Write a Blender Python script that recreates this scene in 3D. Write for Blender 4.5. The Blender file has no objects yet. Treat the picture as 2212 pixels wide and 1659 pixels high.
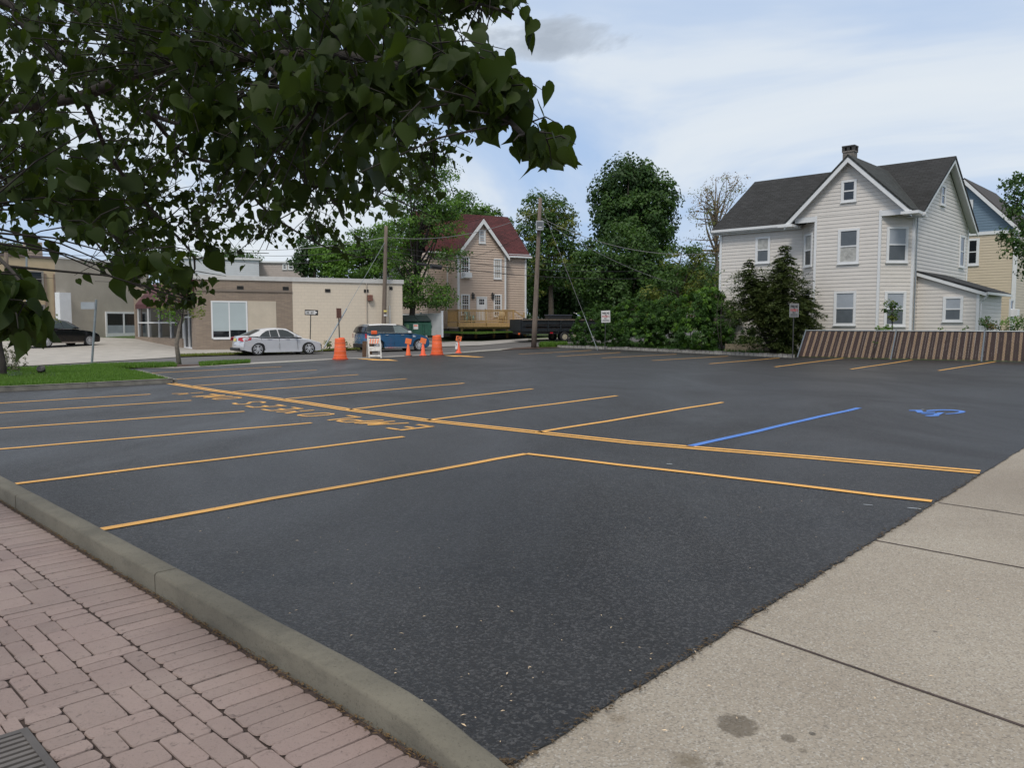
import bpy, bmesh, math, random
import numpy as np
from mathutils import Vector, Matrix, Euler
R = math.radians
random.seed(7); RNG = np.random.default_rng(7)
SC = bpy.context.scene
COL = SC.collection

# ------------------------------------------------------------------ camera, sky, sun, exposure
EYE = 1.7
FPX, CU, CV = 1726.0, 1106.0, 829.5          # focal length and centre of the photograph, in its 2212 x 1659 reading
PITCH = math.atan((CV - 700.0) / FPX)
cam = bpy.data.cameras.new('camera'); camo = bpy.data.objects.new('camera', cam); COL.objects.link(camo)
cam.sensor_width = 36.0; cam.lens = 36.0 * FPX / 2212.0
cam.clip_start = 0.05; cam.clip_end = 3000
camo.location = (0, 0, EYE); camo.rotation_euler = (math.pi / 2 - PITCH, 0, 0)
SC.camera = camo
SUN_EL, SUN_AZ = 50.0, 194.0                  # azimuth clockwise from +Y
W = bpy.data.worlds.new('World'); SC.world = W; W.use_nodes = True
def build_world():
    nt = W.node_tree; N = nt.nodes; L = nt.links
    N.clear()
    out = N.new('ShaderNodeOutputWorld'); bg = N.new('ShaderNodeBackground'); bg.inputs[1].default_value = 0.10
    L.new(bg.outputs[0], out.inputs[0])
    sky = N.new('ShaderNodeTexSky'); sky.sky_type = 'NISHITA'; sky.sun_disc = False
    sky.sun_elevation = R(SUN_EL); sky.sun_rotation = R(SUN_AZ); sky.air_density = 1.0; sky.dust_density = 2.0; sky.ozone_density = 1.0
    tc = N.new('ShaderNodeTexCoord')
    # project the view direction on a flat cloud layer so that clouds shrink toward the horizon
    sep = N.new('ShaderNodeSeparateXYZ'); L.new(tc.outputs['Generated'], sep.inputs[0])
    def m(op, a, b=None, c=None):
        n = N.new('ShaderNodeMath'); n.operation = op
        for i, q in enumerate((a, b, c)):
            if q is None: continue
            if isinstance(q, (int, float)): n.inputs[i].default_value = q
            else: L.new(q, n.inputs[i])
        return n.outputs[0]
    zz = m('ADD', m('MAXIMUM', sep.outputs[2], 0.0), 0.16)
    cx = m('DIVIDE', sep.outputs[0], zz); cy = m('DIVIDE', sep.outputs[1], zz)
    comb = N.new('ShaderNodeCombineXYZ'); L.new(cx, comb.inputs[0]); L.new(cy, comb.inputs[1])
    def noise(scale, detail, rough, loc, stretch=(1, 1, 1), dist=0.0):
        mp = N.new('ShaderNodeMapping'); mp.inputs['Location'].default_value = loc; mp.inputs['Scale'].default_value = stretch
        L.new(comb.outputs[0], mp.inputs[0])
        n = N.new('ShaderNodeTexNoise'); n.inputs['Scale'].default_value = scale; n.inputs['Detail'].default_value = detail
        n.inputs['Roughness'].default_value = rough; n.inputs['Distortion'].default_value = dist
        L.new(mp.outputs[0], n.inputs[0]); return n.outputs[0]
    def ramp(fac, p):
        r = N.new('ShaderNodeValToRGB'); L.new(fac, r.inputs[0])
        e = r.color_ramp.elements
        e[0].position, e[0].color = p[0][0], (p[0][1],) * 3 + (1,)
        e[1].position, e[1].color = p[-1][0], (p[-1][1],) * 3 + (1,)
        for q in p[1:-1]:
            k = e.new(q[0]); k.color = (q[1],) * 3 + (1,)
        return r.outputs[0]
    def mix(fac, a, b):
        n = N.new('ShaderNodeMix'); n.data_type = 'RGBA'
        L.new(fac, n.inputs[0])
        for i, q in ((6, a), (7, b)):
            if isinstance(q, tuple): n.inputs[i].default_value = q
            else: L.new(q, n.inputs[i])
        return n.outputs[2]
    # thin high veil over a pale hazy blue
    base = N.new('ShaderNodeMix'); base.data_type = 'RGBA'; base.inputs[0].default_value = 0.85
    L.new(sky.outputs[0], base.inputs[6]); base.inputs[7].default_value = (3.7, 5.0, 7.2, 1)
    veil = ramp(noise(0.75, 6, 0.55, (3.1, 1.3, 0), (1, 0.8, 1), 0.5), [(0.38, 0.0), (0.50, 0.35), (0.58, 0.8), (0.70, 1.0)])
    hi = m('MULTIPLY', m('MAXIMUM', m('SUBTRACT', sep.outputs[2], 0.42), 0.0), 2.6)
    hi2 = m('MINIMUM', hi, 1.0)
    c0 = mix(veil, base.outputs[2], (6.5, 6.95, 7.35, 1))
    c1 = mix(hi2, c0, (6.7, 6.55, 6.3, 1))
    # heavier grey cumulus in one part of the sky (upper left of the view)
    ctr = noise(4.2, 9, 0.6, (7.45, 2.2, 0.0), (1, 1, 1), 0.4)
    dx = m('SUBTRACT', cx, CLOUD[0]); dy = m('SUBTRACT', cy, CLOUD[1])
    d = m('SQRT', m('ADD', m('MULTIPLY', m('MULTIPLY', dx, dx), CLOUD[2]), m('MULTIPLY', m('MULTIPLY', dy, dy), CLOUD[3])))
    edge = m('SUBTRACT', m('ADD', m('MULTIPLY', m('SUBTRACT', ctr, 0.5), 1.9), 0.50), d)
    dark = ramp(edge, [(0.06, 0.0), (0.26, 0.6), (0.55, 1.0)])
    c2 = mix(dark, c1, (3.5, 4.0, 4.7, 1))
    L.new(c2, bg.inputs[0])
CLOUD = (0.09, 1.96, 10.0, 13.0)
build_world()
sl = bpy.data.lights.new('sun', 'SUN'); sl.energy = 1.6; sl.angle = R(16); sl.color = (1.0, 0.945, 0.865)
so = bpy.data.objects.new('sun', sl); COL.objects.link(so)
_d = Vector((math.sin(R(SUN_AZ)) * math.cos(R(SUN_EL)), math.cos(R(SUN_AZ)) * math.cos(R(SUN_EL)), math.sin(R(SUN_EL))))
so.rotation_euler = _d.to_track_quat('Z', 'Y').to_euler(); so.location = _d * 60
vs = SC.view_settings; vs.view_transform = 'Standard'; vs.look = 'None'; vs.gamma = 1; vs.exposure = 0.27; vs.use_curve_mapping = False
SC.cycles.max_bounces = 6; SC.cycles.diffuse_bounces = 3; SC.cycles.glossy_bounces = 3; SC.cycles.transmission_bounces = 4
SC.cycles.transparent_max_bounces = 6; SC.cycles.caustics_reflective = False; SC.cycles.caustics_refractive = False
SC.cycles.use_denoising = True

# ------------------------------------------------------------------ reading the photograph: a pixel to a place
sp, cp = math.sin(PITCH), math.cos(PITCH)
def T(x, y):                                   # height of the land: level lot, then a gentle rise beyond the street
    d = y + 0.3 * max(0.0, -x - 8.0) - 44.0
    if d <= 0: return 0.0
    return 0.0012 * d * d if d < 26 else 0.81 + 0.02 * (d - 26)
def ray(u, v):
    a = (u - CU) / FPX; b = (CV - v) / FPX
    return a, cp + b * sp, -sp + b * cp
def P(u, v, Y):
    d = ray(u, v); t = Y / d[1]
    return Vector((d[0] * t, Y, EYE + d[2] * t))
def gp(u, v, off=0.0):
    d = ray(u, v); lo = 0.5; hi = None; t = 0.5
    while t < 400:
        if EYE + d[2] * t < T(d[0] * t, d[1] * t) + off: hi = t; break
        lo = t; t += 0.5
    if hi is None: hi = lo = 200
    for _ in range(40):
        mid = (lo + hi) / 2
        if EYE + d[2] * mid < T(d[0] * mid, d[1] * mid) + off: hi = mid
        else: lo = mid
    return Vector((d[0] * hi, d[1] * hi, T(d[0] * hi, d[1] * hi) + off))
def hz(u, v, z):
    d = ray(u, v); t = (z - EYE) / d[2]
    return Vector((d[0] * t, d[1] * t, z))
def uv(p):
    x, y, z = p[0], p[1], p[2] - EYE
    dep = y * cp - z * sp; up = y * sp + z * cp
    return CU + FPX * x / dep, CV - FPX * up / dep

# ------------------------------------------------------------------ object bookkeeping
def tag(o, label=None, cat=None, group=None, kind=None):
    if label: o['label'] = label
    if cat: o['category'] = cat
    if group: o['group'] = group
    if kind: o['kind'] = kind
    return o
def thing(name, label, cat, loc=(0, 0, 0), rz=0.0, group=None):
    o = bpy.data.objects.new(name, None); COL.objects.link(o)
    o.location = loc; o.rotation_euler = (0, 0, rz); o.empty_display_size = 0.2
    return tag(o, label, cat, group)
def link(name, me, parent=None):
    o = bpy.data.objects.new(name, me); COL.objects.link(o)
    if parent: o.parent = parent
    return o
def kids(o): return [c for c in bpy.data.objects if c.parent == o]
def dup(o, loc=None, rz=None, label=None, parent=None, top=True):
    ch = kids(o)
    c = o.copy(); COL.objects.link(c)
    if parent: c.parent = parent
    if loc is not None: c.location = loc
    if rz is not None: c.rotation_euler = (0, 0, rz)
    if label: c['label'] = label
    for k in ch: dup(k, parent=c, top=False)
    return c

class MB:
    def __init__(s): s.v = []; s.f = []; s.m = []; s.cur = 0
    def add(s, vs, fs):
        b = len(s.v); s.v += [tuple(p) for p in vs]
        for f in fs: s.f.append([b + i for i in f]); s.m.append(s.cur)
        return s
    def mi(s, k): s.cur = k; return s
    def box(s, c, d, rz=0.0, rx=0.0, ry=0.0):
        x, y, z = d[0] / 2, d[1] / 2, d[2] / 2
        vs = [Vector((i * x, j * y, k * z)) for k in (-1, 1) for j in (-1, 1) for i in (-1, 1)]
        if rx or ry or rz:
            M = Euler((rx, ry, rz)).to_matrix(); vs = [M @ p for p in vs]
        c = Vector(c)
        return s.add([p + c for p in vs], [(0, 2, 3, 1), (4, 5, 7, 6), (0, 1, 5, 4), (2, 6, 7, 3), (0, 4, 6, 2), (1, 3, 7, 5)])
    def bx(s, a, b):
        return s.box([(a[i] + b[i]) / 2 for i in range(3)], [abs(b[i] - a[i]) for i in range(3)])
    def prism(s, poly, d):                     # poly of 3-D points pushed along the vector d
        n = len(poly); d = Vector(d); A = [Vector(p) for p in poly]
        nrm = Vector((0, 0, 0))
        for i in range(n): nrm += A[i].cross(A[(i + 1) % n])
        if nrm.dot(d) > 0: A = A[::-1]
        return s.add(A + [p + d for p in A], [list(range(n)), list(range(2 * n - 1, n - 1, -1))] + [(i, n + i, n + (i + 1) % n, (i + 1) % n)[::-1] for i in range(n)])
    def face(s, pts): return s.add(pts, [list(range(len(pts)))])
    def tube(s, pts, r, n=8, cap=True):
        pts = [Vector(p) for p in pts]; k = len(pts)
        rs = r if isinstance(r, (list, tuple)) else [r] * k
        vs = []; fs = []
        up = Vector((0, 0, 1))
        for i, p in enumerate(pts):
            t = (pts[min(i + 1, k - 1)] - pts[max(i - 1, 0)])
            if t.length < 1e-9: t = Vector((0, 0, 1))
            t.normalize()
            a = up if abs(t.dot(up)) < 0.95 else Vector((1, 0, 0))
            x = t.cross(a).normalized(); y = x.cross(t).normalized()
            for j in range(n):
                w = 2 * math.pi * j / n
                vs.append(p + (x * math.cos(w) + y * math.sin(w)) * rs[i])
        for i in range(k - 1):
            for j in range(n):
                a, b = i * n + j, i * n + (j + 1) % n
                fs.append((a, b, b + n, a + n))
        if cap: fs += [list(range(n))[::-1], [(k - 1) * n + j for j in range(n)]]
        return s.add(vs, fs)
    def lathe(s, prof, n=20, M=None, close=False):
        vs = []; fs = []; k = len(prof)
        for i, (r, z) in enumerate(prof):
            for j in range(n):
                w = 2 * math.pi * j / n; p = Vector((r * math.cos(w), r * math.sin(w), z))
                vs.append(M @ p if M else p)
        for i in range(k - 1 if not close else k):
            for j in range(n):
                a, b = i * n + j, i * n + (j + 1) % n; c, d = ((i + 1) % k) * n + j, ((i + 1) % k) * n + (j + 1) % n
                fs.append((a, b, d, c))
        if not close:
            fs += [list(range(n))[::-1], [(k - 1) * n + j for j in range(n)]]
        return s.add(vs, fs)
    def each(s, name, m, parent=None, **kw):
        par = list(range(len(s.v)))
        def find(i):
            while par[i] != i: par[i] = par[par[i]]; i = par[i]
            return i
        for f in s.f:
            for j in f[1:]: par[find(j)] = find(f[0])
        gr = {}
        for f in s.f: gr.setdefault(find(f[0]), []).append(f)
        o = None
        for fs in gr.values():
            ids = sorted({i for f in fs for i in f}); mp = {i: k for k, i in enumerate(ids)}
            o = MB().add([s.v[i] for i in ids], [[mp[i] for i in f] for f in fs]).build(name, m, parent, **kw)
        return o
    def build(s, name, mats, parent=None, smooth=False, bevel=0.0, seg=2, ang=35):
        me = bpy.data.meshes.new(name); me.from_pydata(s.v, [], s.f)
        for m in (mats if isinstance(mats, (list, tuple)) else [mats]): me.materials.append(m)
        if len(me.materials) > 1: me.polygons.foreach_set('material_index', s.m)
        if smooth: me.polygons.foreach_set('use_smooth', [True] * len(me.polygons))
        me.update()
        o = link(name, me, parent)
        if bevel:
            b = o.modifiers.new('bevel', 'BEVEL'); b.width = bevel; b.segments = seg; b.limit_method = 'ANGLE'; b.angle_limit = R(ang)
        return o

# ------------------------------------------------------------------ materials
def newmat(name):
    m = bpy.data.materials.new(name); m.use_nodes = True
    nt = m.node_tree; return m, nt, nt.nodes['Principled BSDF']
def nd(nt, t, **kw):
    n = nt.nodes.new(t)
    for k, v in kw.items():
        if k in n.inputs: n.inputs[k].default_value = v
        else: setattr(n, k, v)
    return n
def mixc(nt, fac, a, b, blend='MIX'):
    n = nt.nodes.new('ShaderNodeMix'); n.data_type = 'RGBA'; n.blend_type = blend
    for i, q in ((0, fac), (6, a), (7, b)):
        if isinstance(q, (int, float)): n.inputs[i].default_value = q
        elif isinstance(q, tuple): n.inputs[i].default_value = q if len(q) == 4 else q + (1,)
        else: nt.links.new(q, n.inputs[i])
    return n.outputs[2]
def ramp(nt, fac, pts):
    r = nt.nodes.new('ShaderNodeValToRGB'); nt.links.new(fac, r.inputs[0]); e = r.color_ramp.elements
    c = lambda q: (q, q, q, 1) if isinstance(q, (int, float)) else tuple(q) + (1,)
    e[0].position, e[0].color = pts[0][0], c(pts[0][1]); e[1].position, e[1].color = pts[-1][0], c(pts[-1][1])
    for q in pts[1:-1]:
        k = e.new(q[0]); k.color = c(q[1])
    return r.outputs[0]
def coords(nt, scale=(1, 1, 1), rot=0.0, loc=(0, 0, 0), kind='Object'):
    t = nt.nodes.new('ShaderNodeTexCoord'); mp = nt.nodes.new('ShaderNodeMapping')
    mp.inputs['Scale'].default_value = scale; mp.inputs['Rotation'].default_value = (0, 0, rot); mp.inputs['Location'].default_value = loc
    nt.links.new(t.outputs[kind], mp.inputs[0]); return mp.outputs[0]
def noise(nt, co, scale, detail=4, rough=0.55, dist=0.0):
    n = nd(nt, 'ShaderNodeTexNoise', Scale=scale, Detail=detail, Roughness=rough, Distortion=dist); nt.links.new(co, n.inputs['Vector']); return n.outputs[0]
def bump(nt, p, h, strength=0.3, dist=0.02, prev=None):
    b = nd(nt, 'ShaderNodeBump', Strength=strength, Distance=dist); nt.links.new(h, b.inputs['Height'])
    if prev: nt.links.new(prev, b.inputs['Normal'])
    nt.links.new(b.outputs[0], p.inputs['Normal']); return b.outputs[0]
def mul(c, k): return tuple(max(0.0, min(1.0, q * k)) for q in c)
def mat(name, col, rough=0.6, var=0.15, scale=3.0, bmp=0.0, bscale=40.0, metal=0.0, spec=0.5, coat=0.0, var2=None):
    m, nt, p = newmat(name); co = coords(nt)
    n = noise(nt, co, scale, 5, 0.6)
    c2 = var2 if var2 else mul(col, 1 - var)
    nt.links.new(mixc(nt, ramp(nt, n, [(0.3, 0), (0.7, 1)]), mul(col, 1 + var * 0.5), c2), p.inputs['Base Color'])
    p.inputs['Roughness'].default_value = rough; p.inputs['Metallic'].default_value = metal
    p.inputs['Specular IOR Level'].default_value = spec; p.inputs['Coat Weight'].default_value = coat; p.inputs['Coat Roughness'].default_value = 0.05
    if bmp: bump(nt, p, noise(nt, co, bscale, 4, 0.6), bmp, 0.01)
    return m
M = {}
M['white_trim'] = mat('white_trim', (.68, .69, .70), .5, .06)
M['white_metal'] = mat('white_metal', (.72, .73, .74), .4, .05)
M['glass'] = mat('glass', (.012, .015, .018), .06, .1, spec=.8)
M['blind'] = mat('blind', (.33, .36, .40), .35, .12, 1.5, spec=.5)
M['curtain'] = mat('curtain', (.42, .42, .40), .7, .35, 6)
M['screen'] = mat('screen', (.10, .115, .13), .35, .15, 3)
M['steel'] = mat('steel', (.30, .33, .35), .45, .15, 8, metal=.6)
M['dark_steel'] = mat('dark_steel', (.06, .06, .06), .5, .2, 8, metal=.4)
M['rubber'] = mat('rubber', (.018, .018, .019), .75, .2)
M['black_plastic'] = mat('black_plastic', (.02, .02, .022), .5, .2)
M['alloy'] = mat('alloy', (.62, .63, .65), .3, .1, metal=.25)
M['chrome'] = mat('chrome', (.7, .7, .72), .15, .05, metal=1.0)
M['tail_red'] = mat('tail_red', (.42, .015, .03), .18, .2)
M['lamp_clear'] = mat('lamp_clear', (.6, .62, .64), .12, .1)
M['plate'] = mat('plate', (.75, .62, .18), .45, .1)
M['silver_paint'] = mat('silver_paint', (.60, .605, .63), .28, .04, metal=.25, coat=.9)
M['blue_paint'] = mat('blue_paint', (.022, .11, .235), .25, .1, metal=.2, coat=1.0)
M['black_paint'] = mat('black_paint', (.006, .008, .009), .16, .1, coat=1.0)
M['white_paint'] = mat('white_paint', (.78, .79, .8), .25, .04, coat=.8)
M['orange'] = mat('orange', (.80, .13, .03), .5, .12, 6)
M['orange_bright'] = mat('orange_bright', (.9, .13, .045), .5, .1, 6)
M['orange_band'] = mat('orange_band', (.85, .24, .14), .4, .1, 6)
M['dirty_white'] = mat('dirty_white', (.62, .61, .58), .5, .35, 8, var2=(.40, .37, .33))
M['stripe_orange'] = mat('stripe_orange', (.80, .24, .12), .5, .2, 8)
M['wood_pole'] = None
M['deck_wood'] = mat('deck_wood', (.46, .29, .12), .65, .3, 9)
M['wood_brown'] = mat('wood_brown', (.20, .12, .075), .8, .35, 6)
M['concrete'] = mat('concrete', (.36, .34, .31), .85, .2, 2.5, .3, 60)
M['brown_metal'] = mat('brown_metal', (.20, .085, .06), .6, .25)
M['bark'] = mat('bark', (.085, .07, .058), .9, .5, 9, .8, 30)
M['twig'] = mat('twig', (.016, .013, .010), .9, .3)
M['bark_dark'] = mat('bark_dark', (.04, .034, .03), .9, .4, 9, .8, 30)
M['bark_light'] = mat('bark_light', (.20, .17, .14), .9, .4, 9, .6, 30)
M['dumpster'] = mat('dumpster', (.018, .085, .055), .5, .35, 4)
M['dumpster_lid'] = mat('dumpster_lid', (.015, .028, .03), .55, .3, 4)
M['vinyl'] = mat('vinyl', (.66, .70, .74), .5, .1, 2)
M['dark_trailer'] = mat('dark_trailer', (.014, .018, .023), .5, .4, 5)
M['sign_white'] = mat('sign_white', (.62, .61, .60), .4, .06)
M['sign_black'] = mat('sign_black', (.012, .012, .014), .4, .1)
M['sign_red'] = mat('sign_red', (.50, .07, .07), .5, .1)
M['wire_grey'] = mat('wire_grey', (.17, .17, .18), .6, .1)
M['sign_white_shaded'] = mat('sign_white_shaded', (.19, .19, .195), .5, .1)  # white sign plate with the shade by the spruce put into its colour
M['sign_grey'] = mat('sign_grey', (.33, .35, .38), .5, .1)
M['skin'] = mat('skin', (.55, .33, .24), .55, .1)
M['hair'] = mat('hair', (.16, .07, .03), .6, .3, 30)
M['pink'] = mat('pink', (.75, .30, .38), .8, .15)
M['denim'] = mat('denim', (.06, .09, .16), .85, .2)
M['blue_cloth'] = mat('blue_cloth', (.04, .20, .55), .6, .2)
M['teal'] = mat('teal', (.28, .58, .58), .6, .1)
M['mulch'] = mat('mulch', (.075, .042, .028), .95, .5, 30, .8, 80)

def m_pole():
    m, nt, p = newmat('wood_pole'); co = coords(nt, (18, 18, 0.7)); n = noise(nt, co, 2.0, 8, 0.65)
    nt.links.new(ramp(nt, n, [(.3, (.07, .05, .042)), (.5, (.16, .125, .10)), (.7, (.26, .215, .18))]), p.inputs['Base Color'])
    p.inputs['Roughness'].default_value = .9; bump(nt, p, n, .6, .02); return m
M['wood_pole'] = m_pole()
def m_siding(name, col, dirt=0.12):
    m, nt, p = newmat(name); co = coords(nt, (.5, .5, 3.0)); n = noise(nt, co, 1.6, 6, .6)
    n2 = noise(nt, coords(nt, (1, 1, .25)), 1.1, 5, .6)
    c = mixc(nt, ramp(nt, n, [(.3, 0), (.7, 1)]), mul(col, 1.04), mul(col, .93))
    c = mixc(nt, ramp(nt, n2, [(.45, 0), (.8, dirt * 2.5)]), c, mul(col, .72))
    nt.links.new(c, p.inputs['Base Color']); p.inputs['Roughness'].default_value = .48; return m
M['siding_white'] = m_siding('siding_white', (.63, .592, .55))
M['siding_tan'] = m_siding('siding_tan', (.52, .405, .325))
M['siding_blue'] = m_siding('siding_blue', (.135, .20, .265))
M['siding_cream'] = m_siding('siding_cream', (.55, .465, .345))
M['siding_far'] = m_siding('siding_far', (.55, .57, .60))
def m_shingle(name, col, col2):
    m, nt, p = newmat(name); t = nt.nodes.new('ShaderNodeTexCoord')
    b = nd(nt, 'ShaderNodeTexBrick', Scale=1.0)
    b.offset = .5; b.inputs['Color1'].default_value = col + (1,); b.inputs['Color2'].default_value = col2 + (1,)
    b.inputs['Mortar'].default_value = mul(col, .3) + (1,); b.inputs['Mortar Size'].default_value = .022
    b.inputs['Brick Width'].default_value = .42; b.inputs['Row Height'].default_value = .19; b.inputs['Bias'].default_value = -.1
    nt.links.new(t.outputs['UV'], b.inputs['Vector'])
    n = noise(nt, coords(nt), .55, 6, .65)
    c = mixc(nt, ramp(nt, n, [(.3, 0.0), (.75, .35)]), b.outputs['Color'], mul(col2, 1.5))
    nt.links.new(c, p.inputs['Base Color']); p.inputs['Roughness'].default_value = .9
    bump(nt, p, b.outputs['Fac'], .5, -.012); return m
M['shingle_dark'] = m_shingle('shingle_dark', (.012, .0125, .013), (.031, .032, .034))
M['shingle_green'] = m_shingle('shingle_green', (.019, .022, .021), (.046, .051, .049))
M['shingle_red'] = m_shingle('shingle_red', (.045, .010, .012), (.095, .022, .024))
def m_brick(name, c1, c2, mortar, w, h, ms, bm=.4, rot=(R(90), 0, 0), patch=None):
    m, nt, p = newmat(name); t = nt.nodes.new('ShaderNodeTexCoord')
    b = nd(nt, 'ShaderNodeTexBrick', Scale=1.0); b.inputs['Color1'].default_value = c1 + (1,); b.inputs['Color2'].default_value = c2 + (1,)
    b.inputs['Mortar'].default_value = mortar + (1,); b.inputs['Mortar Size'].default_value = ms
    b.inputs['Brick Width'].default_value = w; b.inputs['Row Height'].default_value = h
    nt.links.new(t.outputs['UV'], b.inputs['Vector'])
    n = noise(nt, coords(nt), .8, 6, .65)
    c = mixc(nt, ramp(nt, n, [(.4, 0), (.8, .5)]), b.outputs['Color'], mul(c1, .55) if patch is None else patch)
    nt.links.new(c, p.inputs['Base Color']); p.inputs['Roughness'].default_value = .88
    bump(nt, p, b.outputs['Fac'], bm, -.01); return m
M['brick_tan'] = m_brick('brick_tan', (.34, .265, .20), (.26, .20, .155), (.21, .175, .145), .40, .075, .012)
M['block_cream'] = m_brick('block_cream', (.66, .575, .465), (.635, .555, .45), (.52, .45, .365), .42, .21, .007, .25, patch=(.59, .515, .42))
M['stucco'] = mat('stucco', (.52, .455, .365), .9, .12, 1.2, .3, 50)
M['stucco_peach'] = mat('stucco_peach', (.56, .43, .29), .9, .1, 1.2, .2, 50)
M['stucco_grey'] = mat('stucco_grey', (.40, .36, .30), .9, .12, 1.0, .3, 50)
M['awning'] = mat('awning', (.085, .022, .022), .7, .15)

def m_asphalt():
    m, nt, p = newmat('asphalt'); co = coords(nt)
    big = noise(nt, coords(nt, (1, .5, 1), R(48)), .30, 6, .62, .8)
    st = noise(nt, coords(nt, (.12, 1.6, 1), R(-47)), .9, 5, .6)
    fine = noise(nt, co, 90, 3, .7)
    v = nd(nt, 'ShaderNodeTexVoronoi', Scale=70.0); nt.links.new(co, v.inputs['Vector'])
    v2 = nd(nt, 'ShaderNodeTexVoronoi', Scale=42.0); nt.links.new(co, v2.inputs['Vector'])
    c = mixc(nt, ramp(nt, big, [(.3, 0), (.7, 1)]), (.0085, .0082, .0083), (.026, .025, .0255))
    c = mixc(nt, ramp(nt, st, [(.47, 0), (.62, .7)]), c, (.011, .011, .0125))
    sc = nt.nodes.new('ShaderNodeSeparateColor'); nt.links.new(v.outputs['Color'], sc.inputs[0])
    c = mixc(nt, ramp(nt, sc.outputs[0], [(.5, 0), (1.0, .95)]), c, (.078, .077, .079))
    c = mixc(nt, ramp(nt, fine, [(.38, .9), (.52, 0)]), c, (.007, .007, .008))
    nt.links.new(c, p.inputs['Base Color'])
    nt.links.new(ramp(nt, big, [(.32, .60), (.66, .42)]), p.inputs['Roughness'])
    p.inputs['Specular IOR Level'].default_value = .36
    b1 = bump(nt, p, v2.outputs['Distance'], .35, .006)
    bump(nt, p, fine, .55, .006, b1); return m
M['asphalt'] = m_asphalt()
def m_road():
    m, nt, p = newmat('road_asphalt'); co = coords(nt)
    n = noise(nt, co, .5, 5, .6); f = noise(nt, co, 30, 3, .7)
    c = mixc(nt, n, (.105, .10, .10), (.135, .13, .128)); c = mixc(nt, ramp(nt, f, [(.4, .4), (.6, 0)]), c, (.06, .06, .06))
    nt.links.new(c, p.inputs['Base Color']); p.inputs['Roughness'].default_value = .85; bump(nt, p, f, .3, .01); return m
M['road'] = m_road()
def m_paint(name, col, worn):
    m, nt, p = newmat(name); co = coords(nt); f = noise(nt, co, 70, 3, .7); n = noise(nt, co, 1.3, 5, .6)
    c = mixc(nt, ramp(nt, n, [(.3, 0), (.7, 1)]), col, mul(col, .85))
    c = mixc(nt, ramp(nt, f, [(.30, worn), (.42, 0)]), c, (.07, .06, .05))
    nt.links.new(c, p.inputs['Base Color']); p.inputs['Roughness'].default_value = .6; bump(nt, p, f, .4, .006); return m
M['yellow_line'] = m_paint('yellow_line', (.86, .45, .10), .6)
M['blue_line'] = m_paint('blue_line', (.075, .22, .66), .6)
def m_sidewalk():
    m, nt, p = newmat('sidewalk_concrete'); co = coords(nt)
    n = noise(nt, co, .9, 6, .6, .4); f = noise(nt, co, 55, 4, .75)
    v = nd(nt, 'ShaderNodeTexVoronoi', Scale=120.0); nt.links.new(co, v.inputs['Vector'])
    sc = nt.nodes.new('ShaderNodeSeparateColor'); nt.links.new(v.outputs['Color'], sc.inputs[0])
    c = mixc(nt, ramp(nt, n, [(.3, 0), (.72, 1)]), (.365, .325, .268), (.298, .258, .208))
    c = mixc(nt, ramp(nt, sc.outputs[0], [(0, .65), (.4, 0)]), c, (.15, .135, .12))
    c = mixc(nt, ramp(nt, sc.outputs[1], [(.75, 0), (1.0, .6)]), c, (.50, .48, .44))
    c = mixc(nt, ramp(nt, f, [(.32, .5), (.45, 0)]), c, (.12, .105, .09))
    # spilled stains, each with its own shape
    tcn = nt.nodes.new('ShaderNodeTexCoord')
    def stain(x, y, rx, ry, rot, amt, col, soft, c):
        mp = nt.nodes.new('ShaderNodeMapping'); mp.vector_type = 'TEXTURE'
        mp.inputs['Location'].default_value = (x, y, 0); mp.inputs['Rotation'].default_value = (0, 0, rot); mp.inputs['Scale'].default_value = (rx, ry, 1)
        nt.links.new(tcn.outputs['Object'], mp.inputs[0])
        ln = nt.nodes.new('ShaderNodeVectorMath'); ln.operation = 'LENGTH'; nt.links.new(mp.outputs[0], ln.inputs[0])
        ad = nd(nt, 'ShaderNodeMath', operation='ADD'); nt.links.new(ln.outputs['Value'], ad.inputs[0])
        nn = noise(nt, mp.outputs[0], 2.2, 5, .65)
        sc_ = nd(nt, 'ShaderNodeMath', operation='MULTIPLY_ADD'); nt.links.new(nn, sc_.inputs[0]); sc_.inputs[1].default_value = .9; sc_.inputs[2].default_value = -.45
        nt.links.new(sc_.outputs[0], ad.inputs[1])
        return mixc(nt, ramp(nt, ad.outputs[0], [(1 - soft, amt), (1.0, 0)]), c, col)
    for (px, py, ru, rv, amt, col, soft) in STAINS:
        q = gp(px, py); k = q.y / FPX
        c = stain(q.x, q.y, ru * k, rv * k * q.y / EYE, 0, amt, col, soft, c)
    # damp, dirtier bays towards the far end
    q = gp(2120, 1090)
    c = stain(q.x + 1.2, q.y + .6, 2.9, 2.2, R(48), .42, (.145, .115, .09), .8, c)
    nt.links.new(c, p.inputs['Base Color']); p.inputs['Roughness'].default_value = .9
    b1 = bump(nt, p, f, .45, .006); bump(nt, p, v.outputs['Distance'], .2, .004, b1); return m
STAINS = [(1592, 1562, 50, 28, .62, (.06, .045, .028), .22), (1703, 1590, 19, 11, .6, (.06, .045, .03), .3), (1755, 1580, 9, 5, .7, (.04, .035, .03), .3),
          (1735, 1616, 14, 7, .35, (.09, .07, .04), .5), (1490, 1640, 52, 30, .55, (.10, .075, .04), .75), (1335, 1547, 30, 14, .4, (.12, .08, .035), .8),
          (1555, 1645, 14, 7, .5, (.06, .045, .03), .5), (2150, 1100, 10, 3, .5, (.06, .05, .04), .5), (1540, 1528, 12, 5, .3, (.10, .09, .05), .6),
          (2020, 1360, 5, 2.5, .6, (.06, .05, .05), .4), (1935, 1480, 5, 3, .5, (.07, .05, .04), .4), (1650, 1350, 6, 3, .4, (.08, .07, .06), .5)]
M['sidewalk'] = m_sidewalk()
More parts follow.
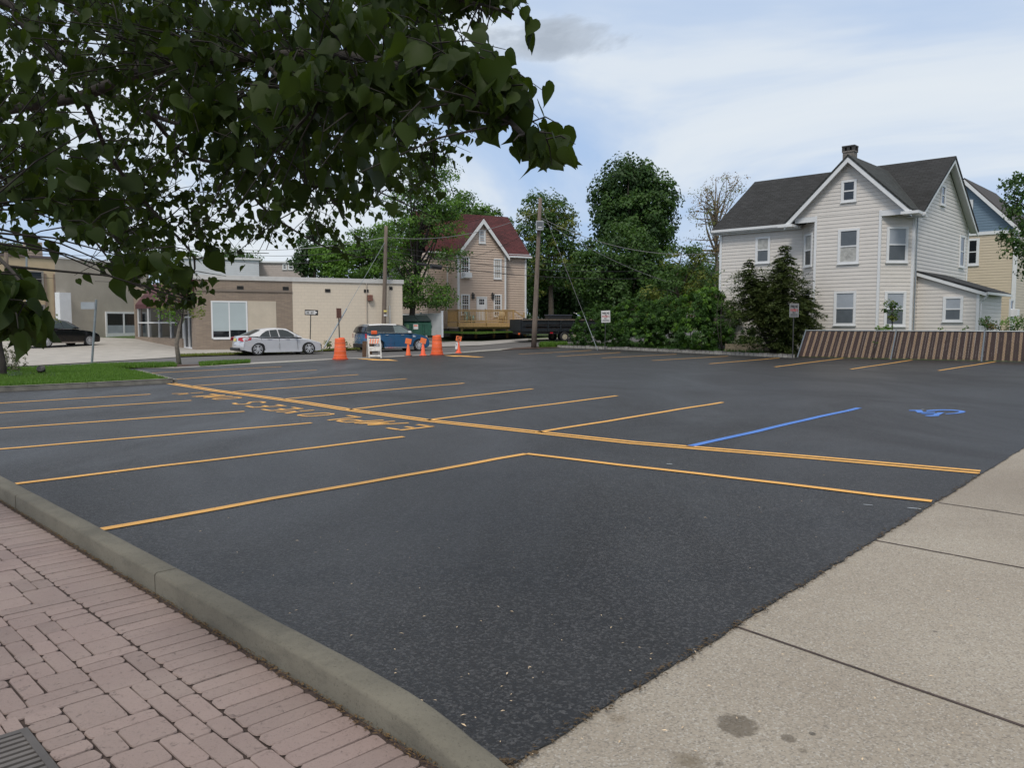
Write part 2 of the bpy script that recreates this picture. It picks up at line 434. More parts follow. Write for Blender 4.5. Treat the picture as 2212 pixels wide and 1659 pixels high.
def m_kerb():
    m, nt, p = newmat('kerb_concrete'); co = coords(nt); n = noise(nt, co, 1.4, 7, .65, .5); f = noise(nt, co, 60, 4, .75)
    n3 = noise(nt, coords(nt, (1, 1, 3)), 4, 6, .7)
    c = mixc(nt, ramp(nt, n, [(.3, 0), (.7, 1)]), (.195, .180, .142), (.13, .120, .095))
    c = mixc(nt, ramp(nt, n3, [(.5, 0), (.75, .6)]), c, (.085, .08, .066))
    c = mixc(nt, ramp(nt, f, [(.3, .6), (.45, 0)]), c, (.06, .055, .045))
    nt.links.new(c, p.inputs['Base Color']); p.inputs['Roughness'].default_value = .92; bump(nt, p, f, .55, .006); return m
M['kerb'] = m_kerb()
def m_paver():
    m, nt, p = newmat('stamped_paving'); co = coords(nt); g = nt.nodes.new('ShaderNodeNewGeometry')
    n = noise(nt, co, 1.0, 6, .6); f = noise(nt, co, 26, 6, .75, .6); q = noise(nt, co, 110, 3, .7)
    c = mixc(nt, g.outputs['Random Per Island'], (.30, .222, .203), (.222, .166, .152))
    c = mixc(nt, ramp(nt, n, [(.35, 0), (.7, .55)]), c, (.36, .29, .255))
    c = mixc(nt, ramp(nt, f, [(.30, .8), (.43, 0)]), c, (.085, .062, .055))
    c = mixc(nt, ramp(nt, q, [(.30, .5), (.42, 0)]), c, (.12, .09, .08))
    nt.links.new(c, p.inputs['Base Color']); p.inputs['Roughness'].default_value = .75
    b1 = bump(nt, p, f, .5, .012); bump(nt, p, q, .3, .004, b1); return m
M['paver'] = m_paver()
M['joint'] = mat('joint', (.075, .054, .048), .95, .5, 12, .5, 60)
def m_grass():
    m, nt, p = newmat('grass_soil'); co = coords(nt); n = noise(nt, co, .8, 5, .6); f = noise(nt, co, 25, 4, .7)
    c = mixc(nt, ramp(nt, n, [(.3, 0), (.7, 1)]), (.055, .115, .018), (.075, .10, .025)); c = mixc(nt, ramp(nt, f, [(.35, .8), (.55, 0)]), c, (.02, .04, .01))
    nt.links.new(c, p.inputs['Base Color']); p.inputs['Roughness'].default_value = .95; bump(nt, p, f, .6, .03); return m
M['grass'] = m_grass()
def m_leaf(name, c1, c2, trans, tw=.35, rough=.5, spec=.3):
    m = bpy.data.materials.new(name); m.use_nodes = True; nt = m.node_tree; p = nt.nodes['Principled BSDF']; out = nt.nodes['Material Output']
    g = nt.nodes.new('ShaderNodeNewGeometry'); n = noise(nt, coords(nt), .55, 3, .5)
    c = mixc(nt, g.outputs['Random Per Island'], c1, c2); c = mixc(nt, ramp(nt, n, [(.35, 0), (.7, .45)]), c, mul(c2, 1.25))
    nt.links.new(c, p.inputs['Base Color']); p.inputs['Roughness'].default_value = rough; p.inputs['Specular IOR Level'].default_value = spec
    t = nt.nodes.new('ShaderNodeBsdfTranslucent'); t.inputs[0].default_value = trans + (1,)
    mx = nt.nodes.new('ShaderNodeMixShader'); mx.inputs[0].default_value = tw
    nt.links.new(p.outputs[0], mx.inputs[1]); nt.links.new(t.outputs[0], mx.inputs[2]); nt.links.new(mx.outputs[0], out.inputs[0]); return m
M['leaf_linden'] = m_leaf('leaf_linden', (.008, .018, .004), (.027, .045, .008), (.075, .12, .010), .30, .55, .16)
M['leaf_mid'] = m_leaf('leaf_mid', (.035, .085, .022), (.065, .125, .028), (.10, .20, .03), .3)
M['leaf_dark'] = m_leaf('leaf_dark', (.022, .055, .018), (.042, .085, .022), (.06, .13, .02), .25)
M['leaf_bright'] = m_leaf('leaf_bright', (.075, .17, .022), (.12, .23, .035), (.2, .38, .04), .35)
M['leaf_yellow'] = m_leaf('leaf_yellow', (.10, .15, .03), (.17, .19, .045), (.26, .30, .05), .35)
M['leaf_rust'] = m_leaf('leaf_rust', (.14, .085, .035), (.20, .14, .05), (.25, .17, .05), .3)
M['leaf_conifer'] = m_leaf('leaf_conifer', (.032, .055, .016), (.075, .095, .026), (.07, .11, .025), .2)
M['leaf_hedge'] = m_leaf('leaf_hedge', (.028, .076, .015), (.052, .118, .021), (.085, .19, .03), .3)
M['leaf_juniper'] = m_leaf('leaf_juniper', (.035, .065, .042), (.055, .09, .055), (.06, .1, .05), .15)
M['leaf_dome'] = m_leaf('leaf_dome', (.085, .10, .05), (.13, .135, .075), (.14, .15, .07), .2)
M['blade'] = m_leaf('blade', (.06, .135, .02), (.11, .20, .03), (.16, .30, .04), .35)
M['petal'] = mat('petal', (.66, .52, .36), .8, .4, 40)

# ------------------------------------------------------------------ shape helpers
def autouv(o):
    me = o.data; uvl = me.uv_layers.new(name='UVMap')
    for p in me.polygons:
        n = p.normal
        u = Vector((0, 0, 1)).cross(n) if abs(n.z) < .999 else Vector((1, 0, 0))
        u.normalize(); v = n.cross(u)
        for li in p.loop_indices:
            q = me.vertices[me.loops[li].vertex_index].co; uvl.data[li].uv = (q.dot(u), q.dot(v))
    return o
def sheet(name, polys, off, m, parent=None, kind='structure', cell=2.5, zf=None):
    """flat-laid sheets that follow the land; polys are lists of (x, y)"""
    bm = bmesh.new()
    for poly in polys:
        vs = [bm.verts.new((p[0], p[1], 0)) for p in poly]
        f = bm.faces.new(vs); f.normal_update()
        if f.normal.z < 0: f.normal_flip()
    ys = [p[1] for q in polys for p in q]; xs = [p[0] for q in polys for p in q]
    if max(ys) + 8 > 40:
        y = 42.0
        while y < min(max(ys), 90):
            if y > min(ys): bmesh.ops.bisect_plane(bm, geom=bm.verts[:] + bm.edges[:] + bm.faces[:], plane_co=(0, y, 0), plane_no=(0, 1, 0))
            y += cell
        x = -8.0
        while x > max(min(xs), -60):
            if x < max(xs): bmesh.ops.bisect_plane(bm, geom=bm.verts[:] + bm.edges[:] + bm.faces[:], plane_co=(x, 0, 0), plane_no=(1, 0, 0))
            x -= cell * 2
    for v in bm.verts: v.co.z = (zf or T)(v.co.x, v.co.y) + off
    me = bpy.data.meshes.new(name); bm.to_mesh(me); bm.free(); me.materials.append(m)
    o = link(name, me, parent)
    if kind and not parent: o['kind'] = kind
    return o
def G(*pts): return [gp(u, v).to_2d() for u, v in pts]
def stripe(a, b, w, off=0.0):
    a, b = Vector(a), Vector(b); d = (b - a).normalized(); n = Vector((-d.y, d.x))
    return [a + n * (off - w / 2), b + n * (off - w / 2), b + n * (off + w / 2), a + n * (off + w / 2)]
def polystripe(pts, w, off=0.0):
    pts = [Vector(p) for p in pts]; Lp = []; Rp = []
    for i, p in enumerate(pts):
        d = (pts[min(i + 1, len(pts) - 1)] - pts[max(i - 1, 0)]).normalized(); n = Vector((-d.y, d.x))
        Lp.append(p + n * (off + w / 2)); Rp.append(p + n * (off - w / 2))
    return [[Rp[i], Rp[i + 1], Lp[i + 1], Lp[i]] for i in range(len(pts) - 1)]
def clip_h(poly, h, keep_above):
    out = []
    for i in range(len(poly)):
        a, b = poly[i], poly[(i + 1) % len(poly)]
        ia, ib = (a[1] >= h) == keep_above, (b[1] >= h) == keep_above
        if ia: out.append(a)
        if ia != ib:
            t = (h - a[1]) / (b[1] - a[1]); out.append((a[0] + (b[0] - a[0]) * t, h))
    return out
def siding(mb, O, D, N, poly, course=.2, lap=.021):
    """clapboards: poly of (s, h) on the wall through O along D, facing N"""
    O, D, N = Vector(O), Vector(D), Vector(N); Z = Vector((0, 0, 1))
    h0 = min(p[1] for p in poly); h1 = max(p[1] for p in poly); h = h0
    flip = D.cross(Z).dot(N) < 0
    while h < h1 - 1e-4:
        q = clip_h(clip_h(poly, h, True), min(h + course, h1), False)
        q = [p for i, p in enumerate(q) if abs(p[0] - q[i - 1][0]) + abs(p[1] - q[i - 1][1]) > 1e-5]
        if len(q) >= 3:
            pts = [O + D * s + Z * k + N * (lap * (1 - (k - h) / course)) for s, k in q]
            mb.face(pts[::-1] if flip else pts)
            lo = [p for p in q if abs(p[1] - h) < 1e-4]
            if len(lo) == 2:
                a, b = sorted(lo)
                w = [O + D * a[0] + Z * h, O + D * b[0] + Z * h, O + D * b[0] + Z * h + N * lap, O + D * a[0] + Z * h + N * lap]
                mb.face(w if flip else w)
        h += course
def window(parent, O, D, N, s0, s1, h0, h1, frame=.11, depth=.075, kind='sash', lower=None, upper=None, grid=None, trim=None):
    """a window on a wall: frame > pane(s), sash bar, sill"""
    O, D, N = Vector(O), Vector(D), Vector(N); Z = Vector((0, 0, 1))
    def bar(mb, a0, a1, b0, b1, d0, d1):
        pts = [O + D * a + Z * b + N * d0 for a, b in ((a0, b0), (a1, b0), (a1, b1), (a0, b1))]
        mb.prism(pts, N * (d1 - d0))
    f = MB()
    bar(f, s0 - frame, s0, h0 - frame, h1 + frame, 0, depth); bar(f, s1, s1 + frame, h0 - frame, h1 + frame, 0, depth)
    bar(f, s0, s1, h1, h1 + frame, 0, depth); bar(f, s0, s1, h0 - frame, h0, 0, depth)
    fo = f.build('window', trim or M['white_trim'], parent)
    hm = (h0 + h1) / 2
    b = MB(); r = .035
    bar(b, s0, s1, hm - r, hm + r, .03, depth - .01)
    for a in (s0, s1 - r): bar(b, a, a + r, h0, hm - r, .03, depth - .016); bar(b, a, a + r, hm + r, h1, .03, depth - .016)
    if grid:
        nx, ny = grid
        for i in range(1, nx):
            x = s0 + (s1 - s0) * i / nx
            bar(b, x - .014, x + .014, h0, hm - r, .03, depth - .022); bar(b, x - .014, x + .014, hm + r, h1, .03, depth - .022)
        for (ya, yb) in ((h0, hm), (hm, h1)):
            for j in range(1, ny):
                y = ya + (yb - ya) * j / ny
                bar(b, s0 + r, s1 - r, y - .012, y + .012, .03, depth - .025)
    b.build('sash', trim or M['white_trim'], fo)
    for (a0, a1, mm) in ((h0, hm, lower or M['glass']), (hm, h1, upper or M['glass'])):
        q = MB(); bar(q, s0, s1, a0, a1, .005, .036); q.build('pane', mm, fo)
    sl_ = MB(); bar(sl_, s0 - frame - .03, s1 + frame + .03, h0 - frame - .05, h0 - frame, 0, depth + .04); sl_.build('sill', trim or M['white_trim'], fo)
    return fo

# ------------------------------------------------------------------ the ground
sheet('ground', [[(-220, -60), (260, -60), (260, 320), (-220, 320)]], -.06, M['grass'])
E1 = Vector((1, 1)) / math.sqrt(2); E2 = Vector((-1, 1)) / math.sqrt(2)      # lot axes: across the stalls, along the double line
KQ = 1.905                                                                    # kerb face, measured along E1
def qp(q, p): return E1 * q + E2 * p

# parking lot: sidewalk edge, kerb, island, street, fence
_a, _b = gp(1110, 1650).to_2d(), gp(2212, 967).to_2d(); _d = (_b - _a).normalized()
swp = [_a - _d * .12] + [_a + _d * s_ for s_ in (0, .5, 1, 1.5, 2, 2.6, 3.3, 4.2, 5.2, 6.4, 8, 10, 18, 34)]
jag = []
for i in range(len(swp) - 1):
    a, b = swp[i], swp[i + 1]; L_ = (b - a).length; n = max(2, int(L_ / .05)) if a.y < 16 else 3
    for k in range(n):
        q = a.lerp(b, k / n); w = (b - a).normalized(); nn = Vector((-w.y, w.x))
        jag.append(q - nn * (random.gauss(0, .006) + .009 * math.sin(q.x * 9.3 + 1) * math.sin(q.x * 4.1)))
lot_back = G((2212, 782), (1900, 776), (1722, 771), (1560, 763), (1430, 757), (1330, 752.5), (1215, 749.5), (1131, 752.5), (1035, 759.5), (932, 767), (829, 772.5), (721, 777), (606, 783.6), (480, 790.5), (382, 795.5), (253, 797.5))
isl = G((296, 805), (374, 826.5), (190, 836), (0, 845), (-300, 860))
lot_poly = jag + [Vector((32, 34))] + lot_back + isl + [qp(KQ + .02, 17.0), qp(KQ + .02, 2.2)]
lot = sheet('parking_lot', [lot_poly], 0.0, M['asphalt'])
sheet('sidewalk', [[qp(-8, 1.9), qp(KQ - .02, 1.9), qp(KQ + .02, 2.35)] + [p + Vector((-.30, .26)) for p in swp[2:]] + [swp[-1] + Vector((6, -6)), Vector((14, -14)), Vector((-2, -9))]], -.012, M['sidewalk'])
# sidewalk control joints: shallow dark grooves laid on the slabs
jm = M['joint']
for a, b in (((1590, 1350), (2212, 1565)), ((1885, 1164), (2212, 1225)), ((2028, 1084), (2212, 1111))):
    A, B = gp(*a).to_2d(), gp(*b).to_2d(); B = B + (B - A) * 1.5
    pts = [A.lerp(B, k / 24) + Vector((random.gauss(0, .0025), random.gauss(0, .0025))) for k in range(25)]
    o = sheet('sidewalk_joint', polystripe(pts, .019), -.008, jm)

# street, far pavements and aprons
near = G((-260, 806), (56, 797.6), (198, 790.9), (342, 788), (387, 786.4), (500, 783), (640, 778), (777, 773), (932, 765.5), (1035, 757), (1131, 750), (1215, 746), (1260, 744.5), (1330, 742))
far = G((1330, 729), (1240, 731.5), (1141, 736.3), (1073, 739.5), (1038, 746), (920, 750), (751, 756.6), (694, 759), (501, 767), (382, 771), (333, 774.3), (56, 790), (-260, 799))
sheet('street', [near + [Vector((30, 88)), Vector((30, 100))] + far], -.03, M['road'])
# concrete apron strip between lot and street
strip_in = lot_back[6:]
strip = [p for p in strip_in[1:]]                                # right to left along the lot edge
nearR = G((1131, 750.5), (1035, 757.4), (932, 765.7), (829, 770.5), (777, 773.2), (721, 775), (640, 779), (540, 783.6), (440, 787.6), (382, 790), (330, 793), (260, 796))
sheet('apron', [strip[:-1] + nearR[::-1]], .012, M['concrete'])
# pavement by the store, driveway by the tan house
sheet('far_pavement', [G((-260, 798.6), (56, 789.6), (333, 774), (382, 770.6), (501, 766.6), (694, 758.6), (751, 756.2), (925, 749), (925, 733), (780, 742), (600, 748), (427, 752), (380, 747), (291, 731), (209, 728), (120, 733), (-260, 745))], -.01, mat('far_concrete', (.40, .375, .34), .9, .22, 1.2, .2, 30))
sheet('driveway', [G((920, 749.6), (1038, 745.6), (1141, 735.9), (1141, 731), (1040, 737), (956, 737.5), (940, 729), (880, 731))], -.004, mat('driveway_concrete', (.36, .345, .33), .9, .15, 1.0, .2, 30))
# hatched bay lines and tar patches on the apron of the store
# brick-stamped walkway --------------------------------------------------
def walkway():
    base = sheet('walkway', [[qp(-9, 1.9), qp(KQ, 1.9), qp(KQ, 22), qp(-9, 22)]], -.016, M['joint'])
    mb = MB()
    U = .098; rnd = random.Random(5)
    def stone(q0, q1, p0, p1, gap=.0036, h=None):
        h = -.004 + rnd.uniform(-.0022, .0022) if h is None else h
        g = gap * rnd.uniform(.55, 1.35); r = min(.022, (q1 - q0) * .18)
        c = []
        j = lambda: rnd.gauss(0, .0022)
        for (cx, cy, sx, sy) in ((q0 + g, p0 + g, 1, 1), (q1 - g, p0 + g, -1, 1), (q1 - g, p1 - g, -1, -1), (q0 + g, p1 - g, 1, -1)):
            a, b = (cx, cy + sy * r), (cx + sx * r, cy)
            m_ = (cx + sx * r * .3, cy + sy * r * .3)
            seq = [a, m_, b] if sx * sy > 0 else [b, m_, a]
            c += [(x + j(), y + j()) for x, y in seq]
        n = len(c); cq = sum(x for x, _ in c) / n; cpp = sum(y for _, y in c) / n
        top = [(cq + (x - cq) * .978, cpp + (y - cpp) * .978) for x, y in c]
        vs = [(*qp(x, y), h - .007) for x, y in c] + [(*qp(x, y), h) for x, y in top]
        mb.add(vs, [list(range(n, 2 * n))] + [(i, (i + 1) % n, n + (i + 1) % n, n + i) for i in range(n)])
    # soldier course beside the kerb
    p = 1.9
    while p < 21.5:
        w = rnd.uniform(.098, .122); stone(KQ - .40, KQ - .035, p, p + w, .0042); p += w
    q1 = KQ - .404
    # drain corner: the field stops round the grate
    DQ, DP = drain_q, drain_p
    nq = int((q1 + 4.6) / U); np_ = int(19.5 / U)
    occ = np.zeros((nq, np_), bool)
    for i in range(nq):
        for k in range(np_):
            qa = q1 - (i + 1) * U; pa = 1.9 + k * U
            if DQ - .62 < qa + U / 2 < DQ + .42 and DP - .62 < pa + U / 2 < DP + .42: occ[i, k] = True
    kinds = [(2, 2), (3, 2), (2, 3), (3, 1), (2, 1), (1, 2), (2, 2), (1, 3), (4, 1)]
    for k in range(np_):
        for i in range(nq):
            if occ[i, k]: continue
            opts = kinds[:]; rnd.shuffle(opts)
            for (a, b) in opts + [(1, 1)]:
                if i + a <= nq and k + b <= np_ and not occ[i:i + a, k:k + b].any():
                    occ[i:i + a, k:k + b] = True
                    stone(q1 - (i + a) * U, q1 - i * U, 1.9 + k * U, 1.9 + (k + b) * U); break
    # ring of soldier bricks round the grate
    for side in range(4):
        n = 8
        for i in range(n):
            a = -.50 + 1.0 * i / n; b = a + 1.0 / n
            if side == 0: stone(DQ + .27, DQ + .42, DP + a * .8, DP + b * .8)
            if side == 1: stone(DQ - .62 + .2, DQ - .27, DP + a * .8, DP + b * .8)
            if side == 2: stone(DQ + a * .52, DQ + b * .52, DP + .27, DP + .42)
            if side == 3: stone(DQ + a * .52, DQ + b * .52, DP - .42, DP - .27)
    o = mb.build('stamped_stone', M['paver'], base); o['kind'] = 'stuff'
_g = gp(-8, 1655); drain_q, drain_p = _g.to_2d().dot(E1) - .10, _g.to_2d().dot(E2) - .02
walkway()
def drain():
    t = thing('drain_grate', 'square dark metal drain grate set in the brick-patterned walkway', 'drain grate', (*qp(drain_q, drain_p), -.006), R(45))
    mb = MB(); s = .25
    for sx in (-1, 1): mb.box((sx * s, 0, 0), (.03, 2 * s + .03, .02)); mb.box((0, sx * s, 0), (2 * s - .03, .03, .02))
    mb.build('frame', mat('grate_frame', (.10, .09, .085), .6, .3), t)
    mb = MB()
    for i in range(11): mb.box((0, -.215 + i * .043, .001), (.47, .024, .014))
    mb.box((0, 0, -.001), (.05, .46, .014))
    mb.build('grate', mat('grate_iron', (.14, .125, .115), .55, .3), t)
    MB().box((0, 0, -.008), (.48, .48, .004)).build('pit', M['rubber'], t)
drain()
# moulded concrete kerb beside the walkway ---------------------------------
def kerb():
    prof_p = [2.02, 2.08, 2.16, 2.26, 2.38, 2.52, 2.68, 2.85, 3.05]
    hs = [.006, .018, .036, .058, .080, .099, .113, .121, .125]
    def seg(name, p0, p1, parent=None):
        ps = [p for p in prof_p if p0 < p < p1]; ps = [p0] + ps + [p1]
        n = 1
        ext = []
        for a, b in zip(ps[:-1], ps[1:]):
            k = max(1, int((b - a) / .35)); ext += [a + (b - a) * i / k for i in range(k)]
        ext.append(p1)
        vs = []; fs = []; r = random.Random(int(p0 * 10))
        for p in ext:
            h = float(np.interp(p, prof_p, hs)); e = min(.018, h * .3); w = r.gauss(0, .0015)
            xs = [(KQ + w, -.02), (KQ + w, h - e), (KQ + e * .35 + w, h - e * .3), (KQ + e + w, h), (KQ + .155 - e + w, h), (KQ + .155 - e * .35 + w, h - e * .3), (KQ + .155 + w, h - e), (KQ + .165 + w, -.02)]
            for q, z in xs: vs.append((*qp(q, p), z))
        m_ = 8
        for i in range(len(ext) - 1):
            for j in range(m_ - 1): fs.append((i * m_ + j, i * m_ + j + 1, (i + 1) * m_ + j + 1, (i + 1) * m_ + j))
        fs += [list(range(m_))[::-1], [(len(ext) - 1) * m_ + j for j in range(m_)]]
        o = MB().add(vs, fs).build(name, M['kerb'], None, smooth=True)
        md = o.modifiers.new('edge', 'EDGE_SPLIT'); md.split_angle = R(50)
        o['kind'] = 'structure'; return o
    j1 = gp(318, 1284).to_2d().dot(E2); j2 = gp(37, 1098).to_2d().dot(E2)
    seg('kerb', 2.02, j1 - .006); seg('kerb', j1 + .006, j2 - .005); seg('kerb', j2 + .005, j2 + 3.2); seg('kerb', j2 + 3.21, 18)
kerb()
# dirt line of seeds and grit along the foot of the kerb
def grit(name, n, fn, m, smin, smax):
    mb = MB(); r = random.Random(3)
    for _ in range(n):
        x, y, z = fn(r); s = r.uniform(smin, smax); a = r.uniform(0, 6.3); l = r.uniform(1, 2.4)
        c, d = math.cos(a) * s, math.sin(a) * s
        mb.add([(x - c * l, y - d * l, z), (x + d * .6, y - c * .6, z + s * .5), (x + c * l, y + d * l, z + s * .15), (x - d * .6, y + c * .6, z + s * .35)], [(0, 1, 2, 3)])
    o = mb.build(name, m); o['kind'] = 'stuff'; return o
grit('seed_litter', 2600, lambda r: (*qp(KQ - abs(r.gauss(0, .022)) - .004, r.uniform(2.1, 13)), .001), mat('seed_brown', (.17, .105, .045), .9, .6, 40), .0025, .007)
def lotpt(r):
    while True:
        u, v = r.uniform(150, 2150), 720 + 930 * r.random() ** .7
        if v < 800: continue
        q = gp(u, v); xy = q.to_2d()
        if xy.dot(E1) > KQ + .2: return (q.x, q.y, .006)
tag(grit('fallen_petals', 230, lotpt, M['petal'], .003, .008), kind='stuff')
def swpt(r):
    k = r.random(); i = int(k * 11); q = swp[min(i, 11)].lerp(swp[min(i + 1, 12)], r.random())
    return (q.x + r.gauss(0, .02), q.y + r.gauss(0, .02), .006)
grit('edge_grit', 700, swpt, mat('crumb', (.10, .07, .04), .9, .7, 40), .003, .012)

# ------------------------------------------------------------------ painted markings (parts of the lot)
def mark(name, polys, m=None, off=.006, label=None):
    o = sheet(name, polys, off, m or M['yellow_line'], lot, None)
    if label: o['label'] = label
    return o
LW = .105
def wob(a, b, n=10, s=.008):
    r = random.Random(int(a[0] * 3 + b[0])); A, B = gp(*a).to_2d(), gp(*b).to_2d(); L_ = (B - A).length
    ph, ph2 = r.uniform(0, 6), r.uniform(0, 6); d = (B - A).normalized(); nn = Vector((-d.y, d.x))
    return [A.lerp(B, k / n) + nn * (s * 1.6 * math.sin(ph + k * .9) + s * math.sin(ph2 + 2.1 * k)) * (0 if k in (0, n) else 1) for k in range(n + 1)]
for a, b in (((34, 1046), (872, 944)), ((-300, 996), (673, 914)), ((-300, 947), (528, 889)), ((-300, 912), (413, 865.5)), ((-300, 889), (325, 852)),
             ((613, 862.5), (1002.6, 828)), ((750, 885.5), (1151, 840.4)), ((923, 908), (1332.8, 855.3)), ((1161, 934.5), (1561, 869.5)),
             ((501, 847), (878, 818.5)), ((412, 834.5), (774, 809.5)), ((350, 821.5), (684, 799.5)), ((297, 807.5), (608, 792.3)),
             ((1408.6, 779), (1572.6, 769.5)), ((1532.7, 786), (1683.8, 773.5)), ((1674, 792.8), (1821, 774)), ((1837.5, 797.8), (1969.8, 778)), ((2027.8, 800.8), (2150, 781.5)),
             ((1300, 773.3), (1461, 765.3)), ((1203, 770.2), (1340, 761.3)), ((1120, 765.2), (1278, 756.8))):
    mark('stall_line', polystripe(wob(a, b), LW))
A = wob((217, 1145), (1137, 981)); B = wob((1137, 981), (2013, 1084))
mark('stall_line', polystripe(A[:-1] + [A[-1]], LW)); mark('stall_line', polystripe(B, LW), off=.0075)
mark('stall_line', polystripe(wob((1489, 965), (1855.7, 881.5)), LW * 1.15), M['blue_line'], label='blue line beside the accessible bay')
DL = [gp(u, v).to_2d() for u, v in ((369, 828.6), (462, 843.6), (563, 857.2), (655.6, 870), (746, 884.6), (923, 908.6), (1161.5, 934.6), (1366, 956.8), (1488.6, 967), (1748.6, 988.5), (2117, 1020.8))]
mark('double_line', polystripe(DL, .10, .085)); mark('double_line', polystripe(DL, .10, -.085))
# EMPLOYEES ONLY, stencilled
def stroke(pts, w): return pts, w
GL = {  # strokes on a 1 (wide) x 1.6 (high) cell
 'E': [[(.10, 0), (.10, 1.6)], [(.28, 1.51), (.95, 1.51)], [(.28, .82), (.75, .82)], [(.28, .09), (.95, .09)]],
 'M': [[(.09, 0), (.09, 1.6)], [(.91, 0), (.91, 1.6)], [(.24, 1.5), (.47, .55)], [(.76, 1.5), (.53, .55)]],
 'P': [[(.10, 0), (.10, 1.6)], [(.28, 1.51), (.70, 1.50), (.90, 1.32), (.90, .98), (.70, .80), (.28, .79)]],
 'L': [[(.10, 0), (.10, 1.6)], [(.28, .09), (.95, .09)]],
 'O': [[(.42, .08), (.18, .22), (.10, .5), (.10, 1.1), (.18, 1.38), (.42, 1.52)], [(.60, .08), (.82, .22), (.90, .5), (.90, 1.1), (.82, 1.38), (.60, 1.52)]],
 'Y': [[(.5, 0), (.5, .72)], [(.08, 1.6), (.42, .86)], [(.92, 1.6), (.58, .86)]],
 'S': [[(.90, 1.28), (.78, 1.48), (.5, 1.53), (.22, 1.48), (.10, 1.25), (.16, 1.0), (.40, .86)], [(.56, .78), (.84, .62), (.90, .35), (.78, .12), (.5, .07), (.22, .12), (.10, .32)]],
 'N': [[(.10, 0), (.10, 1.6)], [(.90, 0), (.90, 1.6)], [(.24, 1.45), (.77, .15)]],
}
word = 'EMPLOYEESONLY'
bas = [(934.7, 921.3), (880.7, 914), (826.8, 908), (778.3, 901), (728.5, 894.7), (687, 887.7), (653.8, 883), (617.9, 877), (577.7, 869.8), (526.5, 859.5), (501.6, 855.4), (474, 853), (445, 849)]
tops = [(863, 929.6), (792, 918.5), (750.7, 912.5), (713.3, 907.4), (663.5, 900), (616.5, 893.3), (581.9, 887.7), (547, 880.5), (517, 874), (469.8, 863.7), (438, 859.5), (419, 857), (386.8, 852.6)]
for i, ch in enumerate(word):
    b0 = gp(*bas[i]).to_2d(); up = gp(*tops[i]).to_2d() - b0
    nb = gp(*bas[min(i + 1, 12)]).to_2d() - gp(*bas[max(i - 1, 0)]).to_2d()
    up = up.normalized() * min(max(up.length, .70), 1.0)
    wd = nb.normalized() * .44
    org = b0 - wd * .15
    polys = []
    for st in GL[ch]:
        pts = [org + wd * x + up * (y / 1.6) for x, y in st]
        polys += polystripe(pts, .085)
    mark('letter_' + ch.lower(), polys)
# wheelchair symbol, painted flat
K = lambda pts: [gp(1939.9 + x * .0865, 863.4 + y * .0865).to_2d() for x, y in pts]
wc = [K([(275, 268), (560, 262), (595, 270), (630, 316), (925, 318), (925, 336), (490, 334), (425, 286), (275, 284)]),
      K([(580, 343), (950, 348), (985, 328), (1165, 325), (1030, 390), (1020, 415), (800, 426), (660, 412), (690, 398), (870, 388), (910, 364), (590, 362)]),
      K([(705, 272), (900, 257), (1150, 251), (1380, 257), (1520, 270), (1600, 280), (1700, 305), (1640, 332), (1480, 354), (1190, 370), (1190, 354), (1400, 340), (1520, 316), (1510, 292), (1350, 279), (1100, 274), (715, 299)])]
mark('wheelchair_symbol', wc, M['blue_line'])
# driveway arrows
def arrow(c0, c1):
    a, b = gp(*c0).to_2d(), gp(*c1).to_2d(); d = (b - a); L_ = d.length; d.normalize(); n = Vector((-d.y, d.x))
    m_ = a + d * L_ * .45
    mark('direction_arrow', [[a + n * .26, a - n * .26, m_ - n * .26, m_ - n * .62, b, m_ + n * .62, m_ + n * .26]])
arrow((781, 775.3), (861, 779.6)); arrow((1039, 771.6), (958, 767.6))
# chalk scuffs
for a, b, w in (((1960, 1098), (1990, 1101), .02), ((1865, 1091), (1885, 1093), .015), ((1440, 1003), (1452, 1004), .03), ((1990, 885), (1996, 885.4), .06)):
    mark('chalk_mark', [stripe(gp(*a).to_2d(), gp(*b).to_2d(), w)], mat('chalk', (.42, .46, .5), .9, .3, 30))

